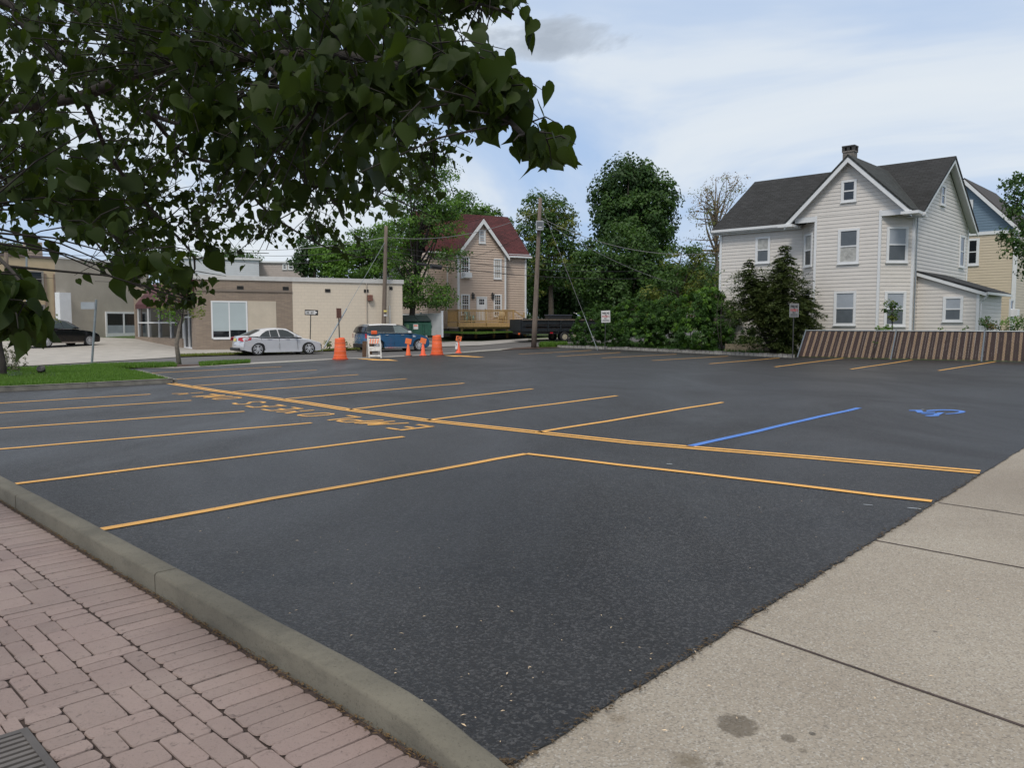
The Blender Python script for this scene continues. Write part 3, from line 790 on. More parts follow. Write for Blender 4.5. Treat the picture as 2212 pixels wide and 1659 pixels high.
# ------------------------------------------------------------------ grass strips, kerbs, beds
def grass_patch(name, polys, n, h, seed, m=None, label=None, off=-.01, zf=None):
    """short grass blades over ground polygons"""
    r = np.random.default_rng(seed); out = []
    P2 = [np.array([(p[0], p[1]) for p in q]) for q in polys]
    areas = [abs(sum(q[i - 1][0] * q[i][1] - q[i][0] * q[i - 1][1] for i in range(len(q)))) / 2 for q in P2]
    def inside(q, x, y):
        c = np.zeros(len(x), bool)
        for i in range(len(q)):
            a, b = q[i - 1], q[i]
            k = ((a[1] > y) != (b[1] > y)) & (x < (b[0] - a[0]) * (y - a[1]) / (b[1] - a[1] + 1e-12) + a[0]); c ^= k
        return c
    pts = []
    for q, ar in zip(P2, areas):
        want = int(n * ar / sum(areas)); lo, hi = q.min(0), q.max(0); got = np.zeros((0, 2))
        while len(got) < want:
            s = r.uniform(lo, hi, (want * 3 + 10, 2)); got = np.vstack([got, s[inside(q, s[:, 0], s[:, 1])]])
        pts.append(got[:want])
    pts = np.vstack(pts); k = len(pts)
    z = np.array([(zf or T)(x, y) for x, y in pts]) + off
    a = r.uniform(0, 2 * np.pi, k); w = r.uniform(.008, .016, k) * (h / .07); hh = h * r.uniform(.5, 1.35, k); ln = r.uniform(0, .6, k) * hh; la = r.uniform(0, 2 * np.pi, k)
    v = np.zeros((k, 3, 3)); dx, dy = np.cos(a) * w, np.sin(a) * w
    v[:, 0] = np.c_[pts[:, 0] - dx, pts[:, 1] - dy, z]; v[:, 1] = np.c_[pts[:, 0] + dx, pts[:, 1] + dy, z]
    v[:, 2] = np.c_[pts[:, 0] + np.cos(la) * ln, pts[:, 1] + np.sin(la) * ln, z + hh]
    me = bpy.data.meshes.new(name); me.vertices.add(3 * k); me.vertices.foreach_set('co', v.ravel())
    me.loops.add(3 * k); me.loops.foreach_set('vertex_index', np.arange(3 * k)); me.polygons.add(k); me.polygons.foreach_set('loop_start', np.arange(0, 3 * k, 3))
    me.materials.append(m or M['blade']); me.update(calc_edges=True)
    return tag(link(name, me), kind='stuff')
isl_grass = G((0, 838), (190, 831), (368, 825), (296, 806), (250, 799), (198, 792), (56, 798), (-200, 804), (-200, 846))
sheet('island_lawn', [isl_grass], .05, M['grass'])
grass_patch('lawn_grass', [isl_grass], 42000, .085, 1, off=.05)
strips = [G((193, 797.5), (342, 795), (382, 793), (376, 788), (342, 788.5), (198, 791.5)), G((433, 792), (480, 789), (540, 785), (540, 782.5), (492, 784), (430, 787.5))]
sheet('verge', strips + [G((376, 794), (433, 791), (430, 787.5), (376, 788.3))], .02, M['mulch'])
grass_patch('verge_grass', strips, 9000, .13, 2, off=.02)
farverge = [G((382, 771), (501, 767), (600, 763), (694, 759), (694, 757.2), (600, 760.6), (501, 764.5), (382, 768)), G((694, 758.8), (751, 756.6), (870, 751.5), (870, 749.5), (751, 754), (694, 756.8))]
sheet('far_verge', farverge, .02, M['mulch']); grass_patch('far_verge_grass', farverge, 7000, .10, 3, m=M['leaf_yellow'], off=.02)
tanlawn = [G((957, 735.5), (1040, 736), (1141, 730.5)) + [Vector((4.2, 69)), Vector((-1, 70)), Vector((-6.5, 67))]]
def ZL(x, y):
    k = min(1, max(0, (y - 57.5 - .15 * x) / 7.0)); k = k * k * (3 - 2 * k)
    return T(x, y) * (1 - k) + k * 1.0
sheet('house_lawn', tanlawn, .02, M['grass'], cell=.8, zf=ZL); grass_patch('house_lawn_grass', tanlawn, 16000, .10, 4, off=.02, zf=ZL)
pv = [G((1141, 735.2), (1200, 733), (1330, 729), (1330, 727), (1200, 730.5), (1141, 732.6))]
sheet('trailer_verge', pv, .03, M['concrete'])
sheet('pole_mulch', [G((1080, 757), (1131, 754.5), (1200, 751.6), (1225, 749), (1170, 748), (1110, 752.5))], .03, M['mulch'])
grass_patch('pole_grass', [G((1165, 751.5), (1215, 750), (1228, 747.5), (1170, 748.3))], 1600, .30, 5, off=.02)
def stone_kerb(name, pts, h, w, m, step=.0):
    mb = MB(); pts = [Vector(p) for p in pts]
    for a, b in zip(pts[:-1], pts[1:]):
        L_ = (b - a).length; n = max(1, int(L_ / step)) if step else 1; d = (b - a).normalized()
        for k in range(n):
            p, q = a.lerp(b, k / n), a.lerp(b, (k + 1) / n); g = .012 if step else 0
            p, q = p + d * g, q - d * g; nn = Vector((-d.y, d.x)) * w; j = random.gauss(0, .015) if step else 0
            z0 = T(p.x, p.y) - .03; z1 = T(p.x, p.y) + h + j
            mb.prism([(*p, z0), (*q, z0), (*(q + nn), z0), (*(p + nn), z0)], (0, 0, z1 - z0))
    o = mb.build(name, m, bevel=.02 if step else .012); o['kind'] = 'structure'; return o
sk = mat('island_stone', (.23, .215, .185), .9, .45, 2.5, .6, 25)
stone_kerb('island_kerb', G((374, 827.3), (190, 837.3), (0, 846.5), (-300, 862)), .13, -.16, sk)
stone_kerb('island_edge', G((296, 805.5), (374, 827)), .09, .13, sk)
belg = mat('granite_block', (.30, .285, .26), .85, .4, 3.5, .5, 20)
stone_kerb('granite_kerb', G((1203, 750.5), (1330, 755), (1430, 759.5), (1560, 766), (1712, 773)), .17, .18, belg, step=.32)
bed = [G((1205, 748.5), (1330, 752.6), (1430, 756.5), (1560, 763), (1712, 770), (1730, 760), (1560, 750), (1400, 745), (1245, 744))]
sheet('hedge_bed', bed, .04, M['mulch']); grass_patch('bed_weeds', bed, 5000, .22, 6, m=M['leaf_hedge'], off=.03)
sheet('yard_soil', [G((1722, 771), (1900, 776), (2212, 782)) + [Vector((34, 33)), Vector((60, 60)), Vector((20, 75)), gp(1560, 750).to_2d()]], -.02, M['grass'])
sheet('mulch_bed', [G((-120, 838), (0, 832), (60, 827), (120, 819), (100, 808), (40, 803), (-120, 806))], .075, M['mulch'])

# ------------------------------------------------------------------ buildings
X, Yv, Zv = Vector((1, 0, 0)), Vector((0, 1, 0)), Vector((0, 0, 1))
class Frame:
    def __init__(s, O, deg):
        s.O = Vector(O); s.a = R(deg); s.D = Vector((math.cos(s.a), math.sin(s.a), 0)); s.N = Vector((-math.sin(s.a), math.cos(s.a), 0))
    def L(s, u, v, t=0.0):                       # pixel -> (s, h) on the wall plane at depth t
        d = Vector(ray(u, v)); o = Vector((0, 0, EYE)); p0 = s.O + s.N * t
        k = (p0 - o).dot(s.N) / d.dot(s.N); q = o + d * k - s.O
        return q.dot(s.D), q.z + s.O.z
    def S(s, u, v, sv):                          # pixel -> (t, h) on the side plane at s = sv
        d = Vector(ray(u, v)); o = Vector((0, 0, EYE)); p0 = s.O + s.D * sv
        k = (p0 - o).dot(s.D) / d.dot(s.D); q = o + d * k - s.O
        return q.dot(s.N), q.z + s.O.z
    def w(s, a, t, h): return s.O + s.D * a + s.N * t + Zv * h
    def thing(s, name, label, cat, group=None): return thing(name, label, cat, s.O, s.a, group)
def slab(mb, pts, th):
    """roof plane with thickness th, measured along its normal downward"""
    pts = [Vector(p) for p in pts]; n = (pts[1] - pts[0]).cross(pts[2] - pts[0]).normalized()
    if n.z < 0: n = -n
    mb.prism(pts, -n * th)

# --- the old white house ---
def white_house():
    F = Frame(P(1757, 700, 44.3) * 1.0, -43); F.O.z = 0
    L, S = F.L, F.S
    t = F.thing('white_house', 'old white clapboard house with dark shingle roof, bay front and brick chimney', 'house')
    sB0, sB1 = 0.0, L(1898, 600)[0]
    ch = 1.28; tA = ch                           # chamfer depth = main wall plane
    sW0 = L(1556, 600, tA)[0]; sR = sB1 + ch
    hE = L(1558, 494, tA)[1]                      # eave height
    mid = (sB0 + sB1) / 2
    apex = L(1833, 332, -.35)
    mid = apex[0]; hA = apex[1] - .12
    Dm = 9.6
    for _ in range(30):                          # depth of the main body from the place of its right-hand ridge end
        rt = (L(2066, 336, tA + Dm / 2)[0]); Dm += (sR + .45 - rt) * -.9 if False else 0
        break
    best = min(((abs(L(2066, 336, tA + d / 2)[0] - (sR + .5)), d) for d in np.arange(6, 16, .1)))
    Dm = best[1]; tR = tA + Dm / 2; hR = L(2066, 336, tR)[1] - .1
    print('HOUSE', sW0, sB1, sR, 'eave', hE, 'apex', apex, 'ridge', hR, 'Dm', Dm, 'ridge left', uv(F.w(sW0 - .4, tR, hR)), uv(F.w(sR, tA + Dm, 3)))
    mb = MB(); hb = -.1
    sg0, sg1 = sB0 - ch, sB1 + ch
    hs = hE + .05                                # soffit over the chamfers
    # front of the left wing, bay front, chamfers, right gable wall
    siding(mb, (0, tA, 0), X, -Yv, [(sW0, hb), (sB0 - ch, hb), (sB0 - ch, hE), (sW0, hE)])
    siding(mb, (0, 0, 0), X, -Yv, [(sB0, hb), (sB1, hb), (sB1, hs), (sB0, hs)])
    gsl = (hA - hs) / (mid - sg0)
    siding(mb, (0, -.004, 0), X, -Yv, [(sg0 + .1, hs), (sg1 - .1, hs), (mid, hA - .15)])
    dl = Vector((1, -1, 0)).normalized(); nl = Vector((-1, -1, 0)).normalized()
    siding(mb, (sB0 - ch, tA, 0), dl, nl, [(0, hb), (ch * 1.4142, hb), (ch * 1.4142, hs), (0, hs)])
    dr = Vector((1, 1, 0)).normalized(); nr = Vector((1, -1, 0)).normalized()
    siding(mb, (sB1, 0, 0), dr, nr, [(0, hb), (ch * 1.4142, hb), (ch * 1.4142, hs), (0, hs)])
    siding(mb, (sR, tA, 0), Yv, X, [(0, hb), (Dm, hb), (Dm, hE), (Dm / 2, hR - .2), (0, hE)])
    siding(mb, (sW0, tA, 0), Yv, -X, [(0, hb), (Dm, hb), (Dm, hE), (Dm / 2, hR - .2), (0, hE)])
    siding(mb, (0, tA + Dm, 0), X, Yv, [(sW0, hb), (sR, hb), (sR, hE), (sW0, hE)])
    mb.build('wall', M['siding_white'], t)
    # soffits of the overhanging gable
    so_ = MB(); so_.bx((sg0, 0, hs - .02), (sg1, tA, hs + .02)); so_.build('soffit', M['white_trim'], t)
    # corner boards
    cb = MB(); w = .13
    for (s0, t0) in ((sB0, 0), (sB1, 0)): cb.box((s0, t0 - .01, hs / 2), (w, .09, hs))
    cb.box((sR - .02, tA - .02, hE / 2), (.14, .14, hE)); cb.box((sW0 + .02, tA - .03, hE / 2), (.14, .09, hE)); cb.box((sR + .0, tA + Dm - .04, hE / 2), (.10, .12, hE))
    cb.each('corner_board', M['white_trim'], t)
    # beams under the gable corners
    bm_ = MB()
    bm_.box(((sg0 + sB0) / 2 + .05, -.0, hs - .16), (ch - .12, .14, .28)); bm_.box(((sg1 + sB1) / 2 - .05, -.0, hs - .16), (ch - .12, .14, .28)); bm_.each('bay_beam', M['white_trim'], t)
    # roofs
    oh = .42
    rf = MB()
    slope = (hR - hE) / (tR - tA)
    e_t = tA - oh; e_h = hE - slope * oh + .16
    slab(rf, [(sW0 - .45, e_t, e_h), (sR + .5, e_t, e_h), (sR + .5, tR, hR + .1), (sW0 - .45, tR, hR + .1)], .12)
    rf2 = rf.build('roof', M['shingle_dark'], t); autouv(rf2)
    rb = MB(); slab(rb, [(sR + .5, tA + Dm + oh, e_h), (sW0 - .45, tA + Dm + oh, e_h), (sW0 - .45, tR, hR + .1), (sR + .5, tR, hR + .1)], .12)
    autouv(rb.build('roof', M['shingle_dark'], t))
    # front cross gable, its ridge running back into the main roof
    gh = hA + .1; ge = hs - gsl * .0
    g = MB(); tf = -.45; tb = tR + .6
    ex = .34
    tv = lambda s_: max(tf + .3, min(tb, tR - (hR + .1 - (gh - gsl * abs(s_ - mid))) / slope + .12))
    for se in (sg0 - ex, sg1 + ex):
        he = gh - gsl * abs(se - mid)
        slab(g, [(mid, tf, gh), (mid, tv(mid), gh), (se, tv(se), he), (se, tf, he)], .10)
    autouv(g.build('gable_roof', M['shingle_green'], t))
    # rake boards and gutters
    rk = MB()
    def rake(p, q, depth, drop):
        p, q = Vector(p), Vector(q); rk.prism([p, q, q - Zv * drop, p - Zv * drop], Vector(depth))
    gy = tf + .02
    for sgn, se in ((1, sg0 - ex), (-1, sg1 + ex)):
        rake((se, gy, gh - gsl * abs(mid - se) - .11), (mid, gy, gh - .11), (0, .10, 0), .30)
        rake((se + sgn * .1, gy + .12, gh - gsl * (abs(mid - se) - .1) - .20), (mid, gy + .12, gh - .20), (0, .34, 0), .06)
    for sx, dx in ((sR + .46, -.05), (sW0 - .41, .05)):
        for y0, y1 in ((e_t, tR), (tA + Dm + oh, tR)):
            rake((sx, y0, e_h - .10), (sx, y1, hR - .02), (dx, 0, 0), .26)
    # soffit under the right-hand rake
    for y0, y1 in ((e_t, tR), (tA + Dm + oh, tR)):
        rk.prism([(sR + .42, y0, e_h - .12), (sR + .42, y1, hR - .04), (sR + .02, y1, hR - .04), (sR + .02, y0, e_h - .12)], (0, 0, -.04))
    rk.each('rake_board', M['white_trim'], t)
    gt = MB()
    gt.box(((sW0 - .4 + sg0 - ex) / 2, e_t - .06, e_h - .07), (sg0 - ex - sW0 + .4, .13, .14)); gt.box(((sW0 - .4 + sg0) / 2, e_t + .12, e_h - .17), (sg0 - sW0 + .4, .30, .06)); gt.box(((sW0 - .4 + sg0) / 2, e_t + .25, e_h - .24), (sg0 - sW0 + .3, .04, .12))
    gt.box(((sg1 + sR + .5) / 2 + .1, e_t - .06, e_h - .07), (sR + .5 - sg1 + .1, .13, .14)); gt.box(((sg1 + sR) / 2 + .2, e_t + .16, e_h - .20), (sR - sg1 + .9, .34, .05))
    gt.box((sg0 - ex / 2 - .1, tf + .3, gh - gsl * (mid - sg0 + ex) - .20), (ex + .5, .75, .14)); gt.box((sg1 + ex / 2 + .1, tf + .3, gh - gsl * (sg1 + ex - mid) - .20), (ex + .5, .75, .14))
    gt.each('gutter', M['white_trim'], t)
    # windows: pixel boxes of the glass on their wall planes
    def win(u0, v0, u1, v1, tt=0.0, **kw):
        a, b = L(u0, v0, tt), L(u1, v1, tt); window(t, (0, tt, 0), X, -Yv, a[0], b[0], b[1], a[1], **kw)
    win(1816, 500, 1851, 564, upper=M['screen'], lower=M['curtain'])
    win(1807, 634, 1844, 698, upper=M['blind'], lower=M['screen'])
    win(1823, 394.5, 1846, 430, upper=M['glass'], lower=M['glass'])
    win(1637, 516.5, 1660, 563.5, tA, upper=M['curtain'], lower=M['screen'])
    # right chamfer windows
    def cwin(h0, h1, **kw): window(t, (sB1, 0, 0), dr, nr, ch * .7071 - .46, ch * .7071 + .46, h0, h1, **kw)
    def hof(v, tt=0.0, u=1830): return L(u, v, tt)[1]
    h_a = [hof(v, 0, 1880) for v in (496, 563, 634, 700)]
    cwin(h_a[1], h_a[0], upper=M['blind'], lower=M['screen']); cwin(h_a[3], h_a[2], upper=M['blind'], lower=M['screen'])
    for i, (a, b) in enumerate(((h_a[1], h_a[0]), (h_a[3], h_a[2]))):
        window(t, (sB0 - ch, tA, 0), dl, nl, ch * .7071 - .42, ch * .7071 + .42, a, b, upper=M['curtain'])
    # right gable wall: attic window, first-floor window
    def swin(uc, v0, v1, w, **kw):
        c = S(uc, v0, sR); d = S(uc, v1, sR); window(t, (sR, tA, 0), Yv, X, c[0] - tA - w / 2, c[0] - tA + w / 2, d[1], c[1], **kw)
    swin(2036.5, 404, 440, .62); swin(2078, 513, 574, .85)
    # downpipe at the corner and electric conduit
    MB().tube([(sR + .10, tA + .12, .1), (sR + .10, tA + .12, hE - .1)], .035, 8).build('downpipe', M['steel'], t)
    # chimney
    cu = F.L(1836, 334, tR - .5)
    c = MB(); ca = cu[0]; tc = tR - .5
    c.box((ca, tc, (hA + cu[1]) / 2 - .6), (.66, .55, cu[1] - hA + 1.6)); c.box((ca, tc, cu[1] + .16), (.74, .62, .08))
    chm = c.build('chimney', mat('chimney_brick', (.20, .18, .16), .9, .5, 6, .5, 20), t)
    c = MB()
    for dx in (-.29, .0, .29):
        for dy in (-.22, .22): c.box((ca + dx, tc + dy, cu[1] + .32), (.17, .16, .22))
    c.box((ca, tc, cu[1] + .47), (.76, .66, .08)); c.build('chimney_cap', mat('cap_stone', (.05, .048, .046), .9, .3), chm)
    # lean-to on the right
    l0 = S(1977, 588, sR + .02)
    tl = max(tA + .45, S(1978, 700, sR)[0])
    sl1 = L(2113, 640, tl)[0]
    hl0 = L(1980, 585, tl)[1]; hl1 = L(2127, 622, tl)[1]
    print('LEAN', tl, sl1, hl0, hl1)
    m2 = MB(); hh1 = hl1 - .14; hh0 = hl0 - .16; dl_ = 5.0
    siding(m2, (0, tl, 0), X, -Yv, [(sR + .02, hb), (sl1, hb), (sl1, hh1), (sR + .02, hh0)])
    siding(m2, (sl1, tl, 0), Yv, X, [(0, hb), (dl_, hb), (dl_, hh1), (0, hh1)])
    m2.build('lean_to_wall', M['siding_white'], t)
    r2 = MB(); k = (hl0 - hl1) / (sl1 - sR)
    slab(r2, [(sR + .03, tl - .25, hl0), (sl1 + .42, tl - .25, hl1 - k * .42), (sl1 + .42, tl + dl_ + .2, hl1 - k * .42), (sR + .03, tl + dl_ + .2, hl0)], .09)
    lr = autouv(r2.build('lean_to_roof', M['shingle_dark'], t))
    r3 = MB(); r3.prism([(sR + .03, tl - .24, hl0 - .095), (sl1 + .42, tl - .24, hl1 - k * .42 - .095), (sl1 + .42, tl - .24, hl1 - k * .42 - .27), (sR + .03, tl - .24, hl0 - .27)], (0, .05, 0))
    r3.box((sl1 + .44, tl + dl_ / 2, hl1 - k * .42 - .12), (.13, dl_ + .3, .13))
    r3.box((sl1 + .01, tl - .01, hh1 / 2), (.13, .10, hh1))
    r3.tube([(sl1 + .44, tl - .05, hl1 - k * .42 - .2), (sl1 + .30, tl - .03, hl1 - .55), (sl1 + .12, tl + .10, hl1 - .75), (sl1 + .12, tl + .10, .1)], .045, 8)
    r3.each('lean_to_trim', M['white_trim'], t)
    a, b = L(2043, 645.5, tl), L(2075, 690, tl); window(t, (0, tl, 0), X, -Yv, a[0], b[0], b[1], a[1], upper=M['blind'], lower=M['screen'])
    c = S(2184, 650, sl1); d = S(2184, 686, sl1)
    wo = window(t, (sl1, tl, 0), Yv, X, c[0] - tl - .35, c[0] - tl + .35, d[1], c[1], upper=M['glass'], lower=M['glass'])
    MB().box((sl1 + .22, c[0], d[1] + .26), (.36, .55, .42)).build('air_conditioner', M['white_metal'], wo, bevel=.02)
    return F, sR, sW0, tA
HF, hsR, hsW0, htA = white_house()

# --- blue and cream house at the far right ---
def blue_house():
    F = Frame(P(2096, 700, 60), -43); F.O.z = T(F.O.x, F.O.y) - .2
    L, S = F.L, F.S
    t = F.thing('blue_gabled_house', 'house with blue gable over cream lower storey behind white house', 'house')
    zb = F.O.z
    sa = L(2250, 600)[0]; s0 = L(2040, 600)[0]
    s1 = L(2191, 600)[0]
    hE = L(2188, 486)[1] - zb; hB = L(2150, 505)[1] - zb; ap = L(2086, 388)
    hA = ap[1] - zb; mid = ap[0]
    sl0 = mid - (s1 - mid)
    mb = MB(); siding(mb, (0, 0, 0), X, -Yv, [(sl0, 0), (s1, 0), (s1, hB), (sl0, hB)]); siding(mb, (s1, 0, 0), Yv, X, [(0, 0), (9, 0), (9, hE), (0, hE)])
    mb.build('wall', M['siding_cream'], t)
    mb = MB(); siding(mb, (0, 0, 0), X, -Yv, [(sl0, hB + .22), (s1, hB + .22), (s1, hE), (mid, hA - .1), (sl0, hE)]); mb.build('gable_wall', M['siding_blue'], t)
    mb = MB(); mb.box(((sl0 + s1) / 2, -.03, hB + .10), (s1 - sl0 + .2, .14, .24)); mb.box((s1, -.01, hB / 2), (.26, .12, hB)); mb.each('trim_board', M['white_trim'], t)
    k = (hA - hE) / (s1 - mid); rf = MB(); e = .35
    slab(rf, [(mid, -.4, hA + .1), (mid, 9.4, hA + .1), (sl0 - e, 9.4, hE - k * e + .1), (sl0 - e, -.4, hE - k * e + .1)], .12)
    slab(rf, [(mid, 9.4, hA + .1), (mid, -.4, hA + .1), (s1 + e, -.4, hE - k * e + .1), (s1 + e, 9.4, hE - k * e + .1)], .12)
    autouv(rf.build('roof', mat('shingle_far', (.06, .055, .055), .9, .3, 8), t))
    rk = MB()
    for se in (sl0 - e, s1 + e): rk.prism([(se, -.42, hE - k * e - .02), (mid, -.42, hA - .02), (mid, -.42, hA - .34), (se, -.42, hE - k * e - .34)], (0, .12, 0))
    rk.each('rake_board', M['white_trim'], t)
    a, b = L(2097, 520), L(2111, 568); window(t, (0, 0, 0), X, -Yv, a[0] - .1, b[0] - .05, b[1] - zb, a[1] - zb, frame=.16)
    a, b = L(2084, 437), L(2096, 468); window(t, (0, 0, 0), X, -Yv, a[0], b[0], b[1] - zb, a[1] - zb, frame=.16, upper=M['blind'], lower=M['blind'])
blue_house()

# --- tan house with red roof and deck ---
def tan_house():
    Y0 = 66.0
    F = Frame(P(991, 700, Y0), 27); zg = EYE - 16.5 / FPX * Y0; F.O.z = zg
    L, S = F.L, F.S
    t = F.thing('tan_house', 'two-storey tan clapboard house with dark red roof and white front door', 'house')
    h = lambda u, v, tt=0.0: L(u, v, tt)[1] - zg
    sg = L(1091, 600)[0]; rec = .55; s1 = L(1134.5, 600, rec)[0]
    hE = h(990, 541); ap = L(1041, 469, -.3); mid = sg / 2; hA = ap[1] - zg - .1
    hR = h(1085, 470, 4.6); tB = 2.3; sL = L(925, 600, tB)[0]
    print('TAN', sg, s1, hE, hA, hR, sL, zg)
    mb = MB(); c = .20
    siding(mb, (0, 0, 0), X, -Yv, [(0, .25), (sg, .25), (sg, hE), (mid, hA - .12), (0, hE)], c, .045)
    siding(mb, (0, rec, 0), X, -Yv, [(sg, .25), (s1, .25), (s1, hE), (sg, hE)], c, .045)
    siding(mb, (0, 0, 0), Yv, -X, [(0, .25), (tB, .25), (tB, hE), (0, hE)], c, .045)
    siding(mb, (0, tB, 0), X, -Yv, [(sL, .25), (0, .25), (0, hE), (sL, hE)], c, .045)
    dep = 9.2
    siding(mb, (s1, rec, 0), Yv, X, [(0, .25), (dep - rec, .25), (dep - rec, hE), (dep / 2 - rec, hR - .2), (0, hE)], c, .045)
    siding(mb, (sL, tB, 0), Yv, -X, [(0, .25), (dep - tB, .25), (dep - tB, hE), (0, hE)], c, .045)
    siding(mb, (0, dep, 0), X, Yv, [(sL, .25), (s1, .25), (s1, hE), (sL, hE)], c, .045)
    mb.build('wall', M['siding_tan'], t)
    MB().bx((.03, .03, -.6), (sg - .03, 5, .25)).bx((sL, tB + .03, -.6), (0.02, 8, .25)).bx((sg - .02, rec + .03, -.6), (s1 - .03, 8, .25)).build('foundation', mat('foundation', (.17, .17, .17), .9, .2), t)
    cb = MB()
    for (a, b) in ((0, 0), (sg, 0), (s1, rec)): cb.box((a, b - .02, hE / 2 + .1), (.15, .09, hE - .3))
    cb.box((-.03, .05, hE / 2 + .1), (.06, .13, hE - .3)); cb.box((-.06, tB - .08, hE / 2 + .1), (.09, .09, hE - .3)); cb.each('corner_board', M['white_trim'], t)
    tR = dep / 2; rf = MB(); oh = .35
    k = (hR - hE) / (tR - rec)
    slab(rf, [(sg - .2, rec - oh, hE - k * oh + .12), (s1 + .35, rec - oh, hE - k * oh + .12), (s1 + .35, tR, hR + .1), (sg - .2, tR, hR + .1)], .1)
    k2 = (hR - hE) / (tR - tB) if False else (hR - hE) / (tR - rec)
    slab(rf, [(sL - .3, tB - oh, hE - .05 + .1), (sg, tB - oh, hE - .05 + .1), (sg, tR, hR + .098), (sL - .3, tR, hR + .098)], .1)
    slab(rf, [(s1 + .35, dep + oh, hE - k * oh + .12), (sL - .3, dep + oh, hE - k * oh + .12), (sL - .3, tR, hR + .1), (s1 + .35, tR, hR + .1)], .1)
    autouv(rf.build('roof', M['shingle_red'], t))
    g = MB(); kk = (hA - hE) / mid; ex = .28; tf = -.35; tb = tR + .3
    slab(g, [(mid, tf, hA + .08), (mid, tb, hA + .08), (-ex, tb, hE - kk * ex + .08), (-ex, tf, hE - kk * ex + .08)], .09)
    slab(g, [(mid, tb, hA + .08), (mid, tf, hA + .08), (sg + ex, tf, hE - kk * ex + .08), (sg + ex, tb, hE - kk * ex + .08)], .09)
    autouv(g.build('gable_roof', M['shingle_red'], t))
    rk = MB()
    for se in (-ex, sg + ex): rk.prism([(se, tf - .01, hE - kk * ex), (mid, tf - .01, hA), (mid, tf - .01, hA - .42), (se, tf - .01, hE - kk * ex - .34)], (0, .08, 0))
    rk.box(((sL + 0) / 2 - .2, tB - oh - .03, hE - .02), (-sL, .12, .14)); rk.box(((sg + s1) / 2 + .3, rec - oh - .03, hE - k * oh + .02), (s1 - sg + .3, .12, .14))
    rk.box(((sg + s1) / 2 + .3, rec - .1, hE - .08), (s1 - sg + .2, .35, .05))
    rk.each('rake_board', M['white_trim'], t)
    rk = MB(); rk.tube([(s1 + .02, rec - .1, hE - .15), (s1 + .02, rec - .1, .2), (s1 + .25, rec - .3, .1)], .045, 6); rk.build('downpipe', M['white_trim'], t)
    def win(u0, v0, u1, v1, **kw):
        a, b = L(u0, v0), L(u1, v1); return window(t, (0, 0, 0), X, -Yv, a[0], b[0], b[1] - zg, a[1] - zg, frame=.10, **kw)
    win(1036, 499, 1046, 523, upper=M['blind'], lower=M['blind'])
    w1 = win(997.5, 556.5, 1012, 598, grid=(3, 2))
    w2 = win(1068, 561, 1080.5, 600, grid=(3, 2), upper=M['curtain'], lower=M['curtain'])
    win(997.5, 638, 1012, 678, grid=(3, 3)); win(1068, 638, 1081, 681, grid=(3, 3))
    a = L(1008, 595); MB().box((a[0] - .05, -.30, a[1] - zg + .0), (.62, .50, .42)).build('air_conditioner', M['white_metal'], w1, bevel=.02)
    # door with six-light top
    a, b = L(1031, 643), L(1049, 692); hd = b[1] - zg
    fr = MB()
    for x in (a[0] - .1, b[0] + .02): fr.bx((x, -.09, hd), (x + .09, 0, a[1] - zg + .1))
    fr.bx((a[0], -.09, a[1] - zg + .02), (b[0], 0, a[1] - zg + .1)); d = fr.build('door', M['white_trim'], t)
    MB().bx((a[0], -.06, hd), (b[0], -.035, a[1] - zg)).build('door_leaf', M['white_metal'], d)
    pn = MB(); w = (b[0] - a[0]); top = a[1] - zg
    for i in range(3):
        for j in range(2): pn.bx((a[0] + w * (.2 + .21 * i), -.07, top - .55 + .24 * j), (a[0] + w * (.2 + .21 * i + .17), -.062, top - .35 + .24 * j))
    pn.build('door_light', M['glass'], d)
    MB().box((b[0] - .08, -.10, hd + .95), (.05, .06, .05)).build('handle', M['steel'], d)
    for u in (1021, 1063.5):
        q = L(u, 641); wl = MB(); wl.box((q[0], -.1, q[1] - zg), (.20, .16, .34)); wl.box((q[0], -.1, q[1] - zg + .2), (.26, .22, .06)); wl.box((q[0], -.04, q[1] - zg + .3), (.1, .06, .12)); wl.build('wall_lamp', M['dark_steel'], t)
    # deck, its own thing
    hf = h(1040, 696); ht = h(1000, 669.5, -2.3)
    dk = F.thing('wooden_deck', 'raised timber deck with slatted railing in front of tan house', 'deck')
    s_a, s_b = L(989, 690, -2.2)[0], L(1109, 690, -2.2)[0]; D = 2.2
    hf = h(1040, 697, -D); ht = h(1000, 668.5, -D)
    print('DECK', s_a, s_b, hf, ht)
    MB().bx((s_a, -D, hf - .06), (s_b, -.12, hf)).bx((s_a, -D - .05, hf - .34), (s_b, -D, hf - .02)).bx((s_b, -D, hf - .34), (s_b + .05, -.12, hf - .02)).bx((s_a - .05, -D, hf - .34), (s_a, -.12, hf - .02)).build('deck_floor', M['deck_wood'], dk)
    ps = MB()
    for a in (s_a + .5, s_a + (s_b - s_a) * .35, s_a + (s_b - s_a) * .68, s_b - .4): ps.bx((a - .08, -D + .3, -.5), (a + .08, -D + .46, hf - .3))
    ps.bx((s_a + .3, -D + .28, hf - .5), (s_b - .2, -D + .32, hf - .3)); ps.each('post', M['deck_wood'], dk)
